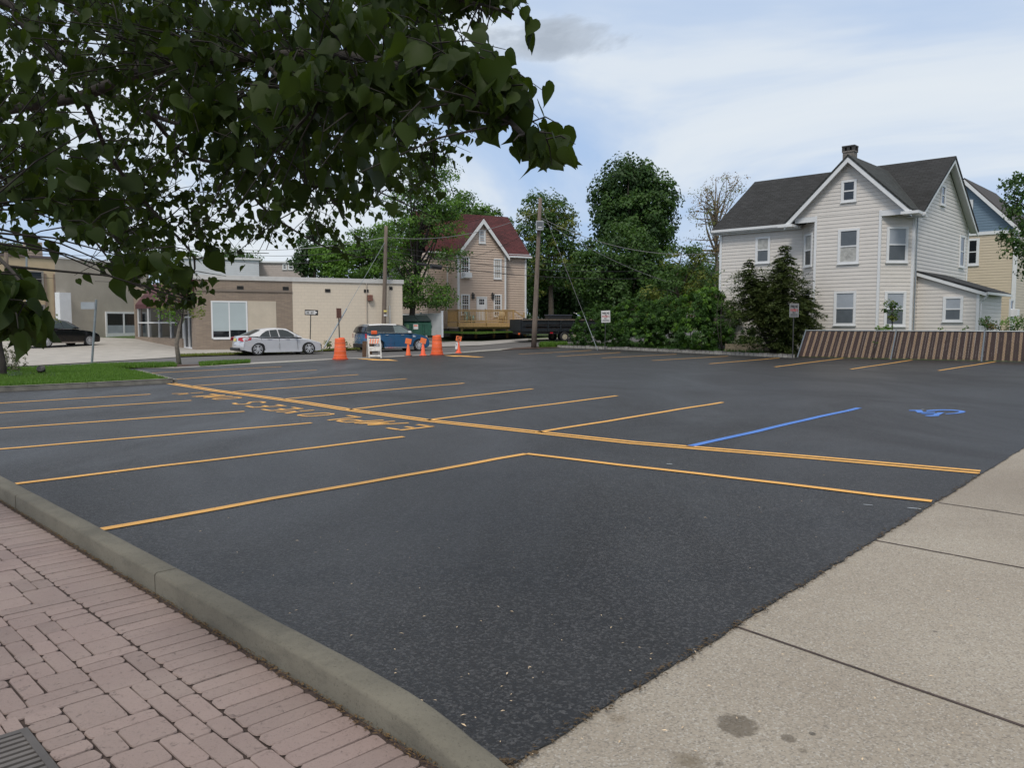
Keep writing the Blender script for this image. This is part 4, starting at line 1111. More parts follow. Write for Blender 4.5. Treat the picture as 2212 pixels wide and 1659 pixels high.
    def rail(p, q, name='railing'):
        p, q = Vector(p), Vector(q); d = q - p; L_ = d.length; d.normalize(); mb = MB(); a = math.atan2(d.y, d.x)
        n = int(L_ / .13)
        for i in range(n + 1):
            x = p + d * (L_ * i / n); mb.box((x.x, x.y, (hf + ht) / 2), (.038, .038, ht - hf - .1), a)
        m_ = (p + q) / 2
        mb.box((m_.x, m_.y, ht), (L_ + .08, .13, .04), a); mb.box((m_.x, m_.y, ht - .09), (L_, .045, .09), a); mb.box((m_.x, m_.y, hf + .12), (L_, .045, .09), a)
        for x in (p, q, (p + q) / 2 if L_ > 3 else p): mb.box((x.x, x.y, (hf - .3 + ht) / 2), (.10, .10, ht - hf + .3), a)
        mb.build(name, M['deck_wood'], dk)
    rail((s_a, -D, 0), (s_b, -D, 0)); rail((s_a, -D, 0), (s_a, -.2, 0)); rail((s_b, -.9, 0), (s_b, -.2, 0))
    st = MB(); n = 4
    for i in range(n): st.bx((s_b + .05 + i * .27, -D + .05, hf - (i + 1) * .2), (s_b + .36 + i * .27, -1.0, hf - (i + 1) * .2 + .05))
    for y in (-D + .0, -1.0): st.prism([(s_b + .05, y, hf - .05), (s_b + 1.2, y, hf - .9), (s_b + 1.2, y, hf - 1.2), (s_b + .05, y, hf - .35)], (0, .05, 0))
    st.box((s_b + 1.0, -D + .02, hf + .05), (.09, .09, 1.6)); st.prism([(s_b + .02, -D, ht + .02), (s_b + 1.0, -D, ht - .55), (s_b + 1.0, -D, ht - .65), (s_b + .02, -D, ht - .08)], (0, .05, 0))
    for i in range(1, 6): st.box((s_b + i * .17, -D + .03, hf + .35 - i * .11), (.035, .035, .8))
    st.build('stair', M['deck_wood'], dk)
    # garden chairs on the deck
    def chair(s, tt, rz, m_, lab):
        c = thing('deck_chair', lab, 'chair', F.w(s, tt, hf + 0.001), F.a + rz)
        q = MB(); q.box((0, 0, .36), (.55, .52, .03), 0, R(-8)); q.build('seat', m_, c, .045)
        q = MB()
        for i in range(5): q.box((-.22 + .11 * i, .33, .72), (.095, .025, .72 - abs(i - 2) * .07), 0, R(-18))
        q.build('backrest', m_, c, .045)
        for sx in (-.3, .3): q = MB(); q.box((sx, -.22, .28), (.05, .09, .56)); q.build('leg', m_, c, .045)
        for sx in (-.3, .3): q = MB(); q.box((sx, .28, .26), (.05, .09, .52)); q.build('leg', m_, c, .045)
        for sx in (-.32, .32): q = MB(); q.box((sx, 0, .57), (.12, .62, .03)); q.build('armrest', m_, c, .045)
    q = L(1015.5, 680, -1.2); chair(q[0], -1.25, R(60), M['teal'], 'pale teal slatted garden chair on the deck near the left corner')
    q = L(1042, 680, -1.3); chair(q[0] - .8, -.6, R(15), mat('chair_green', (.14, .22, .2), .6, .1), 'dark green garden chair on the deck beside the door')
    q = L(1078, 680, -1.3); chair(q[0] + .55, -.8, R(-30), mat('chair_sand', (.45, .34, .2), .6, .1), 'sand coloured garden chair at the stair end of the deck')
tan_house()

# --- single-storey store: brick part, painted block part ---
SA = gp(424, 757); STZ = EYE + (700 - 592.5) / FPX * SA.y
def store():
    A = SA.copy(); zt = hz(416, 593, STZ); B = hz(869, 604.5, STZ)
    A.x, A.y = hz(420, 593, STZ).x, hz(420, 593, STZ).y
    d = (B - A); d.z = 0; W_ = d.length; ang = math.degrees(math.atan2(d.y, d.x))
    F = Frame((A.x, A.y, 0), ang); L = F.L
    print('STORE', A, B, W_, ang, STZ)
    t = F.thing('corner_store', 'flat-roofed store, tan brick at one end and cream painted block at the other', 'store')
    sM = L(632, 660)[0]; dep = 14.0
    hB = STZ - .28
    wb = MB(); wb.bx((0, 0, -.3), (sM, .35, hB)); autouv(wb.build('brick_wall', M['brick_tan'], t))
    wb = MB(); wb.bx((sM, .012, -.3), (W_, .35, hB)); wb.bx((W_ - .35, .35, -.3), (W_, dep, hB)); autouv(wb.build('block_wall', M['block_cream'], t))
    MB().bx((0, dep - .3, -.3), (W_ - .35, dep, hB)).bx((.3, .35, hB - .5), (W_ - .36, dep - .3, hB - .4)).build('rear_wall', M['stucco'], t)
    MB().bx((-.12, -.08, hB), (W_ + .08, .40, STZ)).bx((W_ - .4, .40, hB), (W_ + .08, dep, STZ)).build('parapet_cap', mat('cap_metal', (.55, .54, .52), .45, .1), t)
    # brick ledge course and vents
    h1 = L(500, 627)[1]; MB().bx((.0, -.07, h1 - .07), (sM - .02, 0, h1 + .05)).build('ledge', M['brick_tan'], t)
    for (u0, v0, u1, v1) in ((511.5, 617.5, 526, 625.2), (610.5, 619, 623.5, 627), (702, 624, 713.5, 631), (786, 625, 796, 631.5)):
        a, b = L(u0, v0), L(u1, v1)
        f = MB()
        f.bx((a[0], -.03, b[1]), (b[0], .0, b[1] + .04)).bx((a[0], -.03, a[1] - .04), (b[0], 0, a[1])); n = 5
        for i in range(n): f.box(((a[0] + b[0]) / 2, -.012, b[1] + (a[1] - b[1]) * (i + .5) / n), (b[0] - a[0], .03, .035), 0, R(35))
        f.build('vent', M['dark_steel'], t)
    a, b = L(841, 619), L(848, 626); MB().bx((a[0], -.02, b[1]), (b[0], .0, a[1])).build('vent', M['rubber'], t)
    # shop window and infill panel
    a, b = L(458.5, 652.5), L(532.5, 728); f = MB(); fr = .09
    f.bx((a[0] - fr, -.05, b[1] - fr), (a[0], .0, a[1] + fr)).bx((b[0], -.05, b[1] - fr), (b[0] + fr, 0, a[1] + fr)).bx((a[0], -.05, a[1]), (b[0], 0, a[1] + fr)).bx((a[0], -.05, b[1] - fr * 1.6), (b[0], 0, b[1]))
    m_ = (a[0] + b[0]) / 2 - .05; f.bx((m_, -.045, b[1]), (m_ + .07, 0, a[1])); wo = f.build('shop_window', M['white_metal'], t)
    hs = L(500, 715)[1]
    MB().bx((a[0], -.03, hs), (m_, -.012, a[1])).bx((m_ + .07, -.03, hs + .06), (b[0], -.012, a[1])).build('blind', mat('shop_blind', (.40, .46, .47), .3, .06, 1, spec=.6), wo)
    MB().bx((a[0], -.022, b[1]), (m_, -.006, hs)).bx((m_ + .07, -.022, b[1]), (b[0], -.006, hs + .06)).build('pane', M['glass'], wo)
    a, b = L(534.5, 650), L(598, 740); MB().bx((a[0], -.03, .3), (b[0], 0, a[1])).build('infill_panel', M['stucco'], t)
    # red bell box, pipe and cable on the block wall
    a, b = L(793.5, 637), L(803, 650); MB().bx((a[0], -.30, b[1]), (b[0], 0, a[1])).build('alarm_box', M['brown_metal'], t, bevel=.02)
    a = L(791.5, 640); MB().tube([(a[0], -.06, .4), (a[0], -.06, hB)], .03, 6).build('conduit', mat('conduit', (.42, .37, .31), .6, .1), t)
    a = L(842, 700); MB().tube([(a[0], -.05, .2), (a[0], -.05, L(842, 660)[1])], .03, 6).build('conduit', M['white_metal'], t)
    # left side: awning over a glazed entrance, then low windows
    Cp = gp(291, 731); dl = Vector((Cp.x - A.x, Cp.y - A.y, 0)); wl = dl.length; al = math.atan2(dl.y, dl.x) - F.a
    print('side', wl, math.degrees(al))
    cx, cy = math.cos(al), math.sin(al); DD = Vector((cx, cy, 0)); NN = Vector((cy, -cx, 0))
    if NN.y > 0: NN = -NN
    def sb(mb, s0, s1, h0, h1, d0, d1):
        pts = [DD * a + Zv * b + NN * d0 for a, b in ((s0, h0), (s1, h0), (s1, h1), (s0, h1))]; mb.prism(pts, NN * (d1 - d0))
    q = MB(); sb(q, 0.02, .9, -.2, hB, -.3, -.02); sb(q, .9, wl, 3.0, hB, -.3, -.02); sb(q, 2.9, wl, -.2, .75, -.3, -.02); sb(q, wl - .4, wl, .75, 3.0, -.3, -.02); autouv(q.build('side_wall', M['brick_tan'], t))
    q = MB(); sb(q, .9, 2.9, -.2, 3.0, -.35, -.25); sb(q, 3.0, wl - .4, .75, 3.0, -.35, -.25); q.build('side_pane', M['glass'], t)
    q = MB()
    for s in (.9, 1.85, 2.8): sb(q, s, s + .09, 0, 3.0, -.24, -.14)
    sb(q, .9, 2.9, 0, .22, -.24, -.15); sb(q, .9, 2.9, 2.1, 2.2, -.24, -.15)
    for k in range(5): s = 3.0 + (wl - 3.45) * k / 4; sb(q, s, s + .09, .75, 3.0, -.24, -.14)
    sb(q, 3.0, wl - .4, 1.75, 1.85, -.24, -.15); q.build('side_frame', M['white_metal'], t)
    aw = MB(); h0, h1 = 3.0, 4.45; o = 1.25
    pts = [Vector((0, 0, 0)) + DD * .1 + NN * .05 + Zv * h1, DD * .1 + NN * o + Zv * h0, DD * (wl * .62) + NN * o + Zv * h0, DD * (wl * .62) + NN * .05 + Zv * h1]
    aw.prism(pts, (0, 0, .05)); pr = [pts[1], pts[2], pts[2] - Zv * .25, pts[1] - Zv * .25]; aw.prism(pr, NN * -.04)
    aw.prism([pts[0], pts[1], DD * .1 + NN * .05 + Zv * h0], DD * .04)
    aw.build('awning', M['awning'], t)
    return F
SF = store()

# --- other buildings behind: grey-beige hall, peach office, white sided blocks ---
def hall():
    A = gp(209, 727.5); Y0 = A.y; A2 = gp(125, 733)
    zt = EYE + (700 - 566) / FPX * Y0
    d = Vector((A.x - A2.x, A.y - A2.y, 0))
    F = Frame((A2.x, A2.y, 0), math.degrees(math.atan2(d.y, d.x))); L = F.L; wl = d.length + 5
    t = F.thing('plain_hall', 'tall plain beige stucco hall with low white-framed front windows behind dark car', 'building')
    cdir = Vector((A2.x, A2.y, 0)).normalized(); bk = Vector((cdir.dot(F.D), cdir.dot(F.N), 0)) * 11 + Vector((.4, 0, 0))
    fp = [Vector((0, 0, 0)), Vector((wl, 0, 0)), Vector((wl, 9, 0)), bk]
    MB().prism([p_ + Zv * -.3 for p_ in fp], (0, 0, zt + .3)).build('wall', M['stucco_grey'], t)
    MB().prism([p_ * 1.01 + Vector((-.04, -.08, zt)) for p_ in fp], (0, 0, .14)).build('parapet_cap', M['white_trim'], t)
    a, b = L(229, 677), L(302, 727)
    f = MB(); f.bx((a[0] - .1, -.10, b[1]), (b[0] + .1, -.0, b[1] + .3)); f.bx((a[0] - .1, -.1, a[1]), (b[0] + .1, 0, a[1] + .14))
    for i in range(3): s = a[0] - .1 + (b[0] - a[0] + .1) * i / 2; f.bx((s, -.1, b[1] + .3), (s + .12, 0, a[1]))
    w = f.build('shop_window', M['white_metal'], t)
    mm = (a[1] + b[1]) / 2
    MB().bx((a[0] + .02, -.05, mm), (b[0], -.01, a[1])).build('pane', M['glass'], w); MB().bx((a[0] + .02, -.06, b[1] + .3), (b[0], -.015, mm)).build('blind', M['blind'], w)
    a, b = L(177, 640), L(196, 652); 
    a = L(128, 700); MB().box((a[0] + .2, -.25, 1.9), (.9, .5, 4.2)).build('pilaster', M['white_trim'], t)
hall()
def office():
    Y0 = 78.0; p0, p1 = P(-160, 700, Y0 - 6), P(124, 700, Y0 + 3); d = p1 - p0
    F = Frame((p0.x, p0.y, .6), math.degrees(math.atan2(d.y, d.x))); L = F.L; zb = F.O.z; wl = d.length
    t = F.thing('peach_office', 'two-storey peach stucco office with dark window pairs at far left', 'building')
    h = L(60, 556)[1] - zb
    MB().bx((0, 0, -1), (wl + 1.5, 12, h)).build('wall', M['stucco_peach'], t); MB().bx((-.1, -.12, h), (wl + 1.6, 12.1, h + .22)).build('parapet_cap', mat('cap_brown', (.15, .11, .11), .7, .2), t)
    for (u0, v0, u1, v1) in ((42, 586, 67, 618), (-70, 583, -20, 616), (42, 660, 95, 690)):
        a, b = L(u0 if u0 > 0 else u0, v0), L(u1 + (24 if u0 == 42 and v0 == 586 else 0), v1)
        window(t, (0, 0, 0), X, -Yv, a[0], b[0] - .0, b[1] - zb, a[1] - zb, frame=.14, upper=mat('office_glass', (.03, .04, .05), .1, .1), trim=mat('office_frame', (.30, .27, .25), .6, .1))
    a = L(107, 600); q = MB()
    for s in (a[0] - .5, a[0] + .35): q.bx((s, -.14, -.5), (s + .16, 0, h - 1.5))
    q.build('pilaster', mat('pilaster_brown', (.26, .19, .15), .7, .2), t)
    a = L(113, 600); window(t, (0, 0, 0), X, -Yv, a[0] + .35, a[0] + 1.15, L(113, 630)[1] - zb, L(113, 590)[1] - zb, frame=.08)
    c = L(70, 525, 6); MB().box((c[0], 6, (h + c[1] - zb) / 2), (1.5, 1.0, c[1] - zb - h + .2)).build('chimney', mat('chimney_pale', (.38, .31, .25), .9, .25), t)
office()
def white_block(name, lab, cat, u0, u1, vt, vb, Y0, deg, m_, wins, dep=8, roofm=None):
    p0 = P(u0, 700, Y0); F = Frame((p0.x, p0.y, 1.0), deg); L = F.L; wl = L(u1, 600)[0]; h = L((u0 + u1) / 2, vt)[1] - 1
    t = F.thing(name, lab, cat)
    mb = MB(); siding(mb, (0, 0, 0), X, -Yv, [(0, -1), (wl, -1), (wl, h), (0, h)], .22); siding(mb, (0, 0, 0), Yv, -X, [(0, -1), (dep, -1), (dep, h), (0, h)], .22); siding(mb, (wl, 0, 0), Yv, X, [(0, -1), (dep, -1), (dep, h), (0, h)], .22)
    mb.build('wall', m_, t); MB().bx((-.2, -.2, h), (wl + .2, dep + .2, h + .18)).build('roof', roofm or M['white_trim'], t)
    for (a0, b0, a1, b1) in wins:
        a, b = L(a0, b0), L(a1, b1); window(t, (0, 0, 0), X, -Yv, a[0], b[0], b[1] - 1, a[1] - 1, frame=.1)
    return t
white_block('sided_block', 'long white clapboard upper storey seen over the roof of the brick store', 'building', 395, 560, 560, 592, 84, 18, M['siding_far'], [(471, 571, 484, 577), (451, 563, 455, 568)])
white_block('grey_block', 'low pinkish grey rooftop building behind the store roof beside the white one', 'building', 562, 655, 568, 592, 88, 12, mat('grey_pink', (.46, .40, .37), .8, .1), [(612, 572, 618, 580), (624, 570, 632, 580)])
white_block('distant_white_house', 'pale house glimpsed between trunks behind the trailer', 'house', 1165, 1240, 640, 700, 105, 0, M['siding_far'], [(1180, 660, 1188, 680), (1205, 660, 1213, 680)], roofm=M['shingle_dark'])
white_block('neighbour_house', 'grey clapboard house wall glimpsed behind tree and pole, left of tan house', 'house', 838, 930, 545, 640, 80, 27, M['siding_far'], [(895, 595, 903, 625)], roofm=M['shingle_dark'])

# ------------------------------------------------------------------ vehicles
def make_car(name, label, cat, loc, rz, sp_):
    """loft of a side outline; x forward from the rear bumper, y left, z up; origin at the middle of the ground contact"""
    t = thing(name, label, cat, loc, rz)
    L_, Wd = sp_['L'], sp_['W']; hx = L_ / 2
    def arch(cx, r, z0, n=9):
        a0 = math.asin(max(-1, min(1, (z0 - sp_['r']) / r)))
        return [(cx + r * math.cos(math.pi - a0 - (math.pi - 2 * a0) * i / n), sp_['r'] + r * math.sin(math.pi - a0 - (math.pi - 2 * a0) * i / n)) for i in range(n + 1)][::-1]
    ar = sp_['r'] * 1.13; zs = sp_['sill']
    top = sp_['top']                              # rear bumper bottom, over the deck and bonnet, to the front bumper bottom
    outline = top + [(sp_['xf'] + ar + .05, zs)] + arch(sp_['xf'], ar, zs) + [((sp_['xf'] + sp_['xr']) / 2, zs)] + arch(sp_['xr'], ar, zs) + [(sp_['xr'] - ar - .05, zs)]
    ylay = [0, .45, .72, .86, .945, .985, 1.0]; n = len(outline)
    zb = sp_['belt']
    def layer(q):
        out = []
        for x, z in outline:
            e = max(0, q - .55) / .45
            k = (x - hx) / hx
            xx = x - (k ** 3) * sp_['plan'] * (q ** 2.2) * (1 if abs(k) > .5 else 1)
            zt = max(0, (z - .55) / (zb - .55)) if z > .55 else 0
            zz = z - zt * sp_['drop'] * e ** 2.2
            yy = q * Wd / 2
            if q > .97: yy -= (.035 if z > zb - .12 else 0) + (.045 if z < .42 else 0) + (.012 if z < .62 else 0)
            out.append((xx - hx, yy, zz))
        return out
    ys = [-q for q in ylay[::-1]] + ylay[1:]
    vs = []
    for q in ys:
        vs += [(x, y * (1 if q >= 0 else -1), z) for x, y, z in layer(abs(q))]
    fs = []
    for i in range(len(ys) - 1):
        for j in range(n): fs.append((i * n + j, (i + 1) * n + j, (i + 1) * n + (j + 1) % n, i * n + (j + 1) % n))
    fs += [list(range(n)), [(len(ys) - 1) * n + j for j in range(n)][::-1]]
    body = MB().add(vs, fs).build('body', sp_['paint'], t, smooth=True)
    body.data.validate(); es = body.modifiers.new('edge', 'EDGE_SPLIT'); es.split_angle = R(42)
    # cabin
    gpz = sp_['cabin']                            # (x, z) from rear base over the roof to front base
    zlo = min(gpz[0][1], gpz[-1][1]); zhi = max(z for _, z in gpz)
    def hw(z): 
        k = (z - zlo) / (zhi - zlo); return Wd / 2 * (.945 - (.945 - sp_['roofw']) * k ** 1.15)
    m_ = len(gpz); vs = []; fs = []
    for yk in (-1, -.93, -.6, 0, .6, .93, 1):
        for x, z in gpz:
            cr = .045 * (1 - yk * yk) * ((z - zlo) / (zhi - zlo))
            dz = -.035 if abs(yk) == 1 and z > zhi - .12 else 0
            vs.append((x - hx + (.10 * (1 - yk * yk)) * (1 if x > hx else -1) * (1 - .6 * (z - zlo) / (zhi - zlo)), yk * hw(z), z + cr + dz))
    for i in range(6):
        for j in range(m_ - 1): fs.append((i * m_ + j, (i + 1) * m_ + j, (i + 1) * m_ + j + 1, i * m_ + j + 1))
    fs += [list(range(m_)), [6 * m_ + j for j in range(m_)][::-1]]
    cabm = sp_.get('roof_paint', sp_['paint'])
    mb_ = MB()
    if 'pillar' in sp_:
        for f in fs: mb_.mi(0 if all(vs[i][2] > zhi - .10 for i in f) else 1).add([vs[i] for i in f], [list(range(len(f)))])
        cab = mb_.build('cabin', [cabm, sp_['pillar']], t)
    else: cab = mb_.add(vs, fs).build('cabin', cabm, t, smooth=True); es = cab.modifiers.new('edge', 'EDGE_SPLIT'); es.split_angle = R(38)
    # side glass, both sides, each pane its own part
    for sgn in (-1, 1):
        for ip, pane in enumerate(sp_['panes']):
            pts = []
            for x, z in pane: pts.append((x - hx, sgn * (hw(z) + .010), z))
            d = (0, -sgn * .03, 0); MB().prism(pts, d).build('side_window', sp_.get('front_glass', sp_.get('side_glass', M['glass'])) if ip == len(sp_['panes']) - 1 else sp_.get('side_glass', M['glass']), t)
    # windscreen and rear window
    def screen(i0, i1, nm, k0=.10, k1=.12):
        (xa, za), (xb, zb_) = gpz[i0], gpz[i1]
        q0, q1 = k0, 1 - k1; a = (xa + (xb - xa) * q0, za + (zb_ - za) * q0); b = (xa + (xb - xa) * q1, za + (zb_ - za) * q1)
        g = []; dx = -.012 if xa < hx else .012
        rows = []
        for (x, z) in (a, b):
            row = []
            for yk in (-.9, -.6, 0, .6, .9):
                bul = .10 * (1 - yk * yk) * (1 if x > hx else -1) * (1 - .6 * (z - zlo) / (zhi - zlo)); cr = .045 * (1 - yk * yk) * ((z - zlo) / (zhi - zlo))
                row.append((x - hx + bul + dx * 1.6, yk * hw(z), z + cr + .012))
            rows.append(row)
        MB().add(rows[0] + rows[1], [(i, i + 1, i + 6, i + 5) for i in range(4)]).build(nm, sp_.get('screen_glass', M['glass']), t, smooth=True)
    screen(0, 1, 'rear_window'); screen(m_ - 1, m_ - 2, 'windscreen')
    # wheels
    for x in (sp_['xr'], sp_['xf']):
        for sgn in (-1, 1):
            r = sp_['r']; w = .21; Mx = Matrix.Translation((x - hx, sgn * (Wd / 2 - w / 2 - .015), r)) @ Euler((R(90) * (1 if sgn < 0 else -1), 0, 0)).to_matrix().to_4x4()
            rr = r * .70
            wh = MB().lathe([(rr, -w / 2), (r * .93, -w / 2), (r, -w / 2 + .035), (r, w / 2 - .035), (r * .93, w / 2), (rr, w / 2 - .012)], 28, Mx, close=True).build('wheel', M['rubber'], t, smooth=True)
            rim = MB().mi(0).lathe([(rr, w / 2 - .02), (rr * .93, w / 2 - .012), (rr * .9, w / 2 - .06), (.02, w / 2 - .07)], 28, Mx)
            rim.cur = 1; ns = sp_.get('spokes', 5)
            for i in range(ns):
                a = 2 * math.pi * i / ns + .3; c, s = math.cos(a), math.sin(a)
                for off in (-.032, .032):
                    p = [(c * .05 - s * off * .7, s * .05 + c * off * .7), (c * rr * .93 - s * (off * 1.5 - .022), s * rr * .93 + c * (off * 1.5 - .022)), (c * rr * .93 - s * (off * 1.5 + .022), s * rr * .93 + c * (off * 1.5 + .022)), (c * .05 - s * (off * .7 + .03), s * .05 + c * (off * .7 + .03))]
                    rim.prism([Mx @ Vector((x_, y_, w / 2 - .035)) for x_, y_ in p], (Mx.to_3x3() @ Vector((0, 0, .025))))
            rim.lathe([(.055, w / 2 - .05), (.055, w / 2 - .008), (.03, w / 2)], 12, Mx); rim.lathe([(rr, w / 2 - .022), (rr, w / 2 - .006), (rr * .94, w / 2 - .006), (rr * .94, w / 2 - .022)], 28, Mx, close=True)
            rim.build('rim', [mat('rim_well', (.03, .03, .03), .6, .1) if 'rim_well' not in M else M['rim_well'], M['alloy']], wh)
    # wheel-well darkness is real: an inner floor pan
    MB().bx((-hx + .25, -Wd * .40, zs + .02), (hx - .25, Wd * .40, zs + .12)).build('underbody', M['rubber'], t)
    sd = Wd / 2
    for sgn in (-1, 1):
        for x in sp_['handles']: MB().box((x - hx, sgn * (sd - .008), zb - .10), (.20, .035, .035)).build('door_handle', sp_.get('handle_mat', sp_['paint']), t, bevel=.008)
        mx, mz = sp_['mirror']; q = MB(); q.box((mx - hx, sgn * (sd + .07), mz), (.13, .20, .13)); q.box((mx - hx + .04, sgn * (sd - .03), mz - .05), (.05, .1, .04)); q.build('mirror', sp_.get('mirror_mat', sp_['paint']), t, bevel=.03)
        for x0, x1 in sp_['seams']: MB().prism([(x0 - hx - .006, sgn * (sd + .0015), zs + .10), (x0 - hx + .006, sgn * (sd + .0015), zs + .10), (x1 - hx + .006, sgn * (sd - .034), zb - .02), (x1 - hx - .006, sgn * (sd - .034), zb - .02)], (0, sgn * .004, 0)).build('door_seam', M['rubber'], t)
        MB().box((hx - hx, sgn * (sd - .03), zs + .01), (sp_['xf'] - sp_['xr'] - 2 * ar, .06, .09)).build('sill_trim', sp_['sill_mat'], t)
        # belt line strip
        MB().prism([(a - hx, sgn * (hw(zlo) + .012), b) for a, b in sp_['beltstrip']], (0, -sgn * .02, 0)).build('belt_trim', M['chrome'], t)
    for nm, mm, quads in sp_['lights']:
        for sgn in (-1, 1):
            for qd in [quads]:
                q = MB().prism([(a - hx, sgn * b, c) for a, b, c in qd], (.0, sgn * .012, 0) if nm == 'side_lamp' else ((-.015 if qd[0][0] < hx else .015), sgn * .012, 0)); q.build(nm, mm, t)
    px = sp_['plate']; MB().box((px[0] - hx, 0, px[1]), (.02, .32, .16), 0, 0, R(px[2])).build('number_plate', M['plate'], t)
    bz = sp_['bumper']; MB().box((bz[0] - hx, 0, bz[1]), (.12, Wd * .72, bz[2])).build('rear_valance', M['black_plastic'], t, bevel=.03)
    MB().box((L_ - .06 - hx, 0, .42), (.10, Wd * .62, .26)).build('grille', M['black_plastic'], t, bevel=.02)
    return t
sed = dict(sc=1.03, L=4.72, W=1.82, r=.345, xr=.98, xf=3.84, sill=.20, belt=.97, plan=.20, drop=.12, roofw=.64, paint=M['silver_paint'], side_glass=mat('tint', (.03, .04, .045), .08, .1), screen_glass=mat('tint2', (.04, .05, .055), .07, .1),
    top=[(.28, .25), (.05, .30), (0, .45), (.02, .62), (.06, .74), (.10, .96), (.16, 1.03), (.40, 1.06), (.75, 1.05), (1.3, .985), (2.2, .965), (3.10, .965), (3.5, .94), (3.95, .86), (4.35, .75), (4.58, .64), (4.69, .50), (4.72, .36), (4.66, .22), (4.4, .20)],
    cabin=[(.52, 1.03), (1.34, 1.375), (1.75, 1.425), (2.25, 1.44), (2.65, 1.41), (3.46, .95)],
    panes=[[(1.08, 1.005), (1.26, 1.16), (1.50, 1.30), (1.66, 1.345), (1.66, 1.0)], [(1.70, 1.0), (1.70, 1.35), (2.1, 1.375), (2.14, .99)], [(2.21, .99), (2.17, 1.375), (2.45, 1.37), (2.70, 1.30), (3.16, 1.0), (3.0, .985)]],
    handles=[1.62, 2.62], mirror=(3.02, 1.03), seams=[(2.16, 2.16), (1.36, 1.15), (3.18, 3.14)], sill_mat=M['silver_paint'],
    beltstrip=[(1.0, 1.0), (3.2, .975), (3.2, .955), (1.0, .98)],
    lights=[('tail_light', M['tail_red'], [(.62, .892, .83), (.66, .878, .95), (.30, .82, 1.0), (.05, .62, .95), (.03, .62, .80), (.22, .85, .76)]), ('headlight', M['lamp_clear'], [(4.64, .60, .58), (4.52, .70, .66), (4.25, .862, .72), (4.30, .872, .66), (4.56, .74, .56)])],
    plate=(.055, .84, 12), bumper=(.04, .34, .16))
mini = dict(sc=1.07, L=4.30, W=1.82, r=.352, xr=.80, xf=3.47, sill=.22, belt=1.05, plan=.15, drop=.08, roofw=.72, paint=M['blue_paint'], roof_paint=M['white_paint'], pillar=M['black_paint'], front_glass=mat('clear_glass', (.16, .20, .20), .10, .3, 3), handle_mat=M['chrome'], mirror_mat=M['white_paint'],
    side_glass=mat('tint3', (.02, .028, .032), .08, .1),
    top=[(.25, .26), (.04, .30), (0, .45), (.01, .75), (.05, 1.0), (.08, 1.10), (.25, 1.11), (1.0, 1.07), (2.2, 1.05), (3.0, 1.05), (3.4, 1.02), (3.85, .94), (4.1, .84), (4.24, .68), (4.29, .48), (4.27, .30), (4.1, .22)],
    cabin=[(.06, 1.09), (.22, 1.42), (.36, 1.53), (1.2, 1.57), (2.1, 1.555), (2.5, 1.50), (3.14, 1.05)],
    panes=[[(.22, 1.13), (.33, 1.42), (.98, 1.46), (1.05, 1.10)], [(1.10, 1.10), (1.05, 1.46), (1.80, 1.475), (1.84, 1.08)], [(1.90, 1.08), (1.86, 1.475), (2.36, 1.46), (2.86, 1.12), (2.80, 1.07)]],
    handles=[1.36, 2.36], mirror=(2.78, 1.12), seams=[(1.84, 1.84), (.98 + .28, 1.06), (2.94, 2.92)], sill_mat=M['chrome'],
    beltstrip=[(.12, 1.115), (3.0, 1.072), (3.0, 1.05), (.12, 1.09)],
    lights=[('tail_light', M['tail_red'], [(.05, .80, .78), (.05, .80, 1.03), (.12, .89, 1.03), (.12, .90, .78)]), ('headlight', M['lamp_clear'], [(4.20, .58, .70), (4.14, .60, .90), (3.92, .84, .92), (3.95, .86, .72)]), ('side_lamp', M['chrome'], [(3.02, .912, .82), (3.02, .905, .94), (3.24, .905, .90), (3.24, .912, .84)])],
    plate=(.03, .72, 3), bumper=(.03, .36, .22), spokes=6)
suv = dict(sc=1.07, L=4.66, W=1.89, r=.36, xr=.93, xf=3.74, sill=.26, belt=1.08, plan=.17, drop=.09, roofw=.68, paint=M['black_paint'], spokes=7,
    side_glass=mat('tint4', (.035, .05, .05), .08, .1),
    top=[(.25, .32), (.05, .36), (0, .50), (.02, .80), (.08, 1.05), (.14, 1.14), (.4, 1.15), (1.2, 1.11), (2.3, 1.08), (3.0, 1.07), (3.35, 1.06), (3.9, .98), (4.3, .88), (4.52, .76), (4.63, .58), (4.65, .40), (4.6, .28), (4.4, .26)],
    cabin=[(.12, 1.13), (.45, 1.47), (.75, 1.60), (1.4, 1.655), (2.0, 1.645), (2.4, 1.58), (3.18, 1.08)],
    panes=[[(.55, 1.18), (.80, 1.46), (1.12, 1.53), (1.15, 1.15)], [(1.20, 1.15), (1.17, 1.535), (1.92, 1.56), (1.98, 1.12)], [(2.04, 1.12), (1.98, 1.56), (2.28, 1.53), (2.82, 1.14), (2.75, 1.10)]],
    handles=[1.50, 2.46], mirror=(2.76, 1.15), seams=[(2.0, 2.0), (1.32, 1.18), (2.96, 2.93)], sill_mat=M['chrome'],
    beltstrip=[(.3, 1.15), (3.0, 1.095), (3.0, 1.08), (.3, 1.13)],
    lights=[('tail_light', M['tail_red'], [(.05, .72, .92), (.07, .72, 1.08), (.30, .885, 1.06), (.28, .90, .94)]), ('headlight', M['lamp_clear'], [(4.52, .62, .74), (4.44, .66, .86), (4.12, .88, .90), (4.16, .90, .80)])],
    plate=(.03, .80, 6), bumper=(.04, .42, .2))
M['rim_well'] = mat('rim_well', (.03, .03, .03), .6, .1)
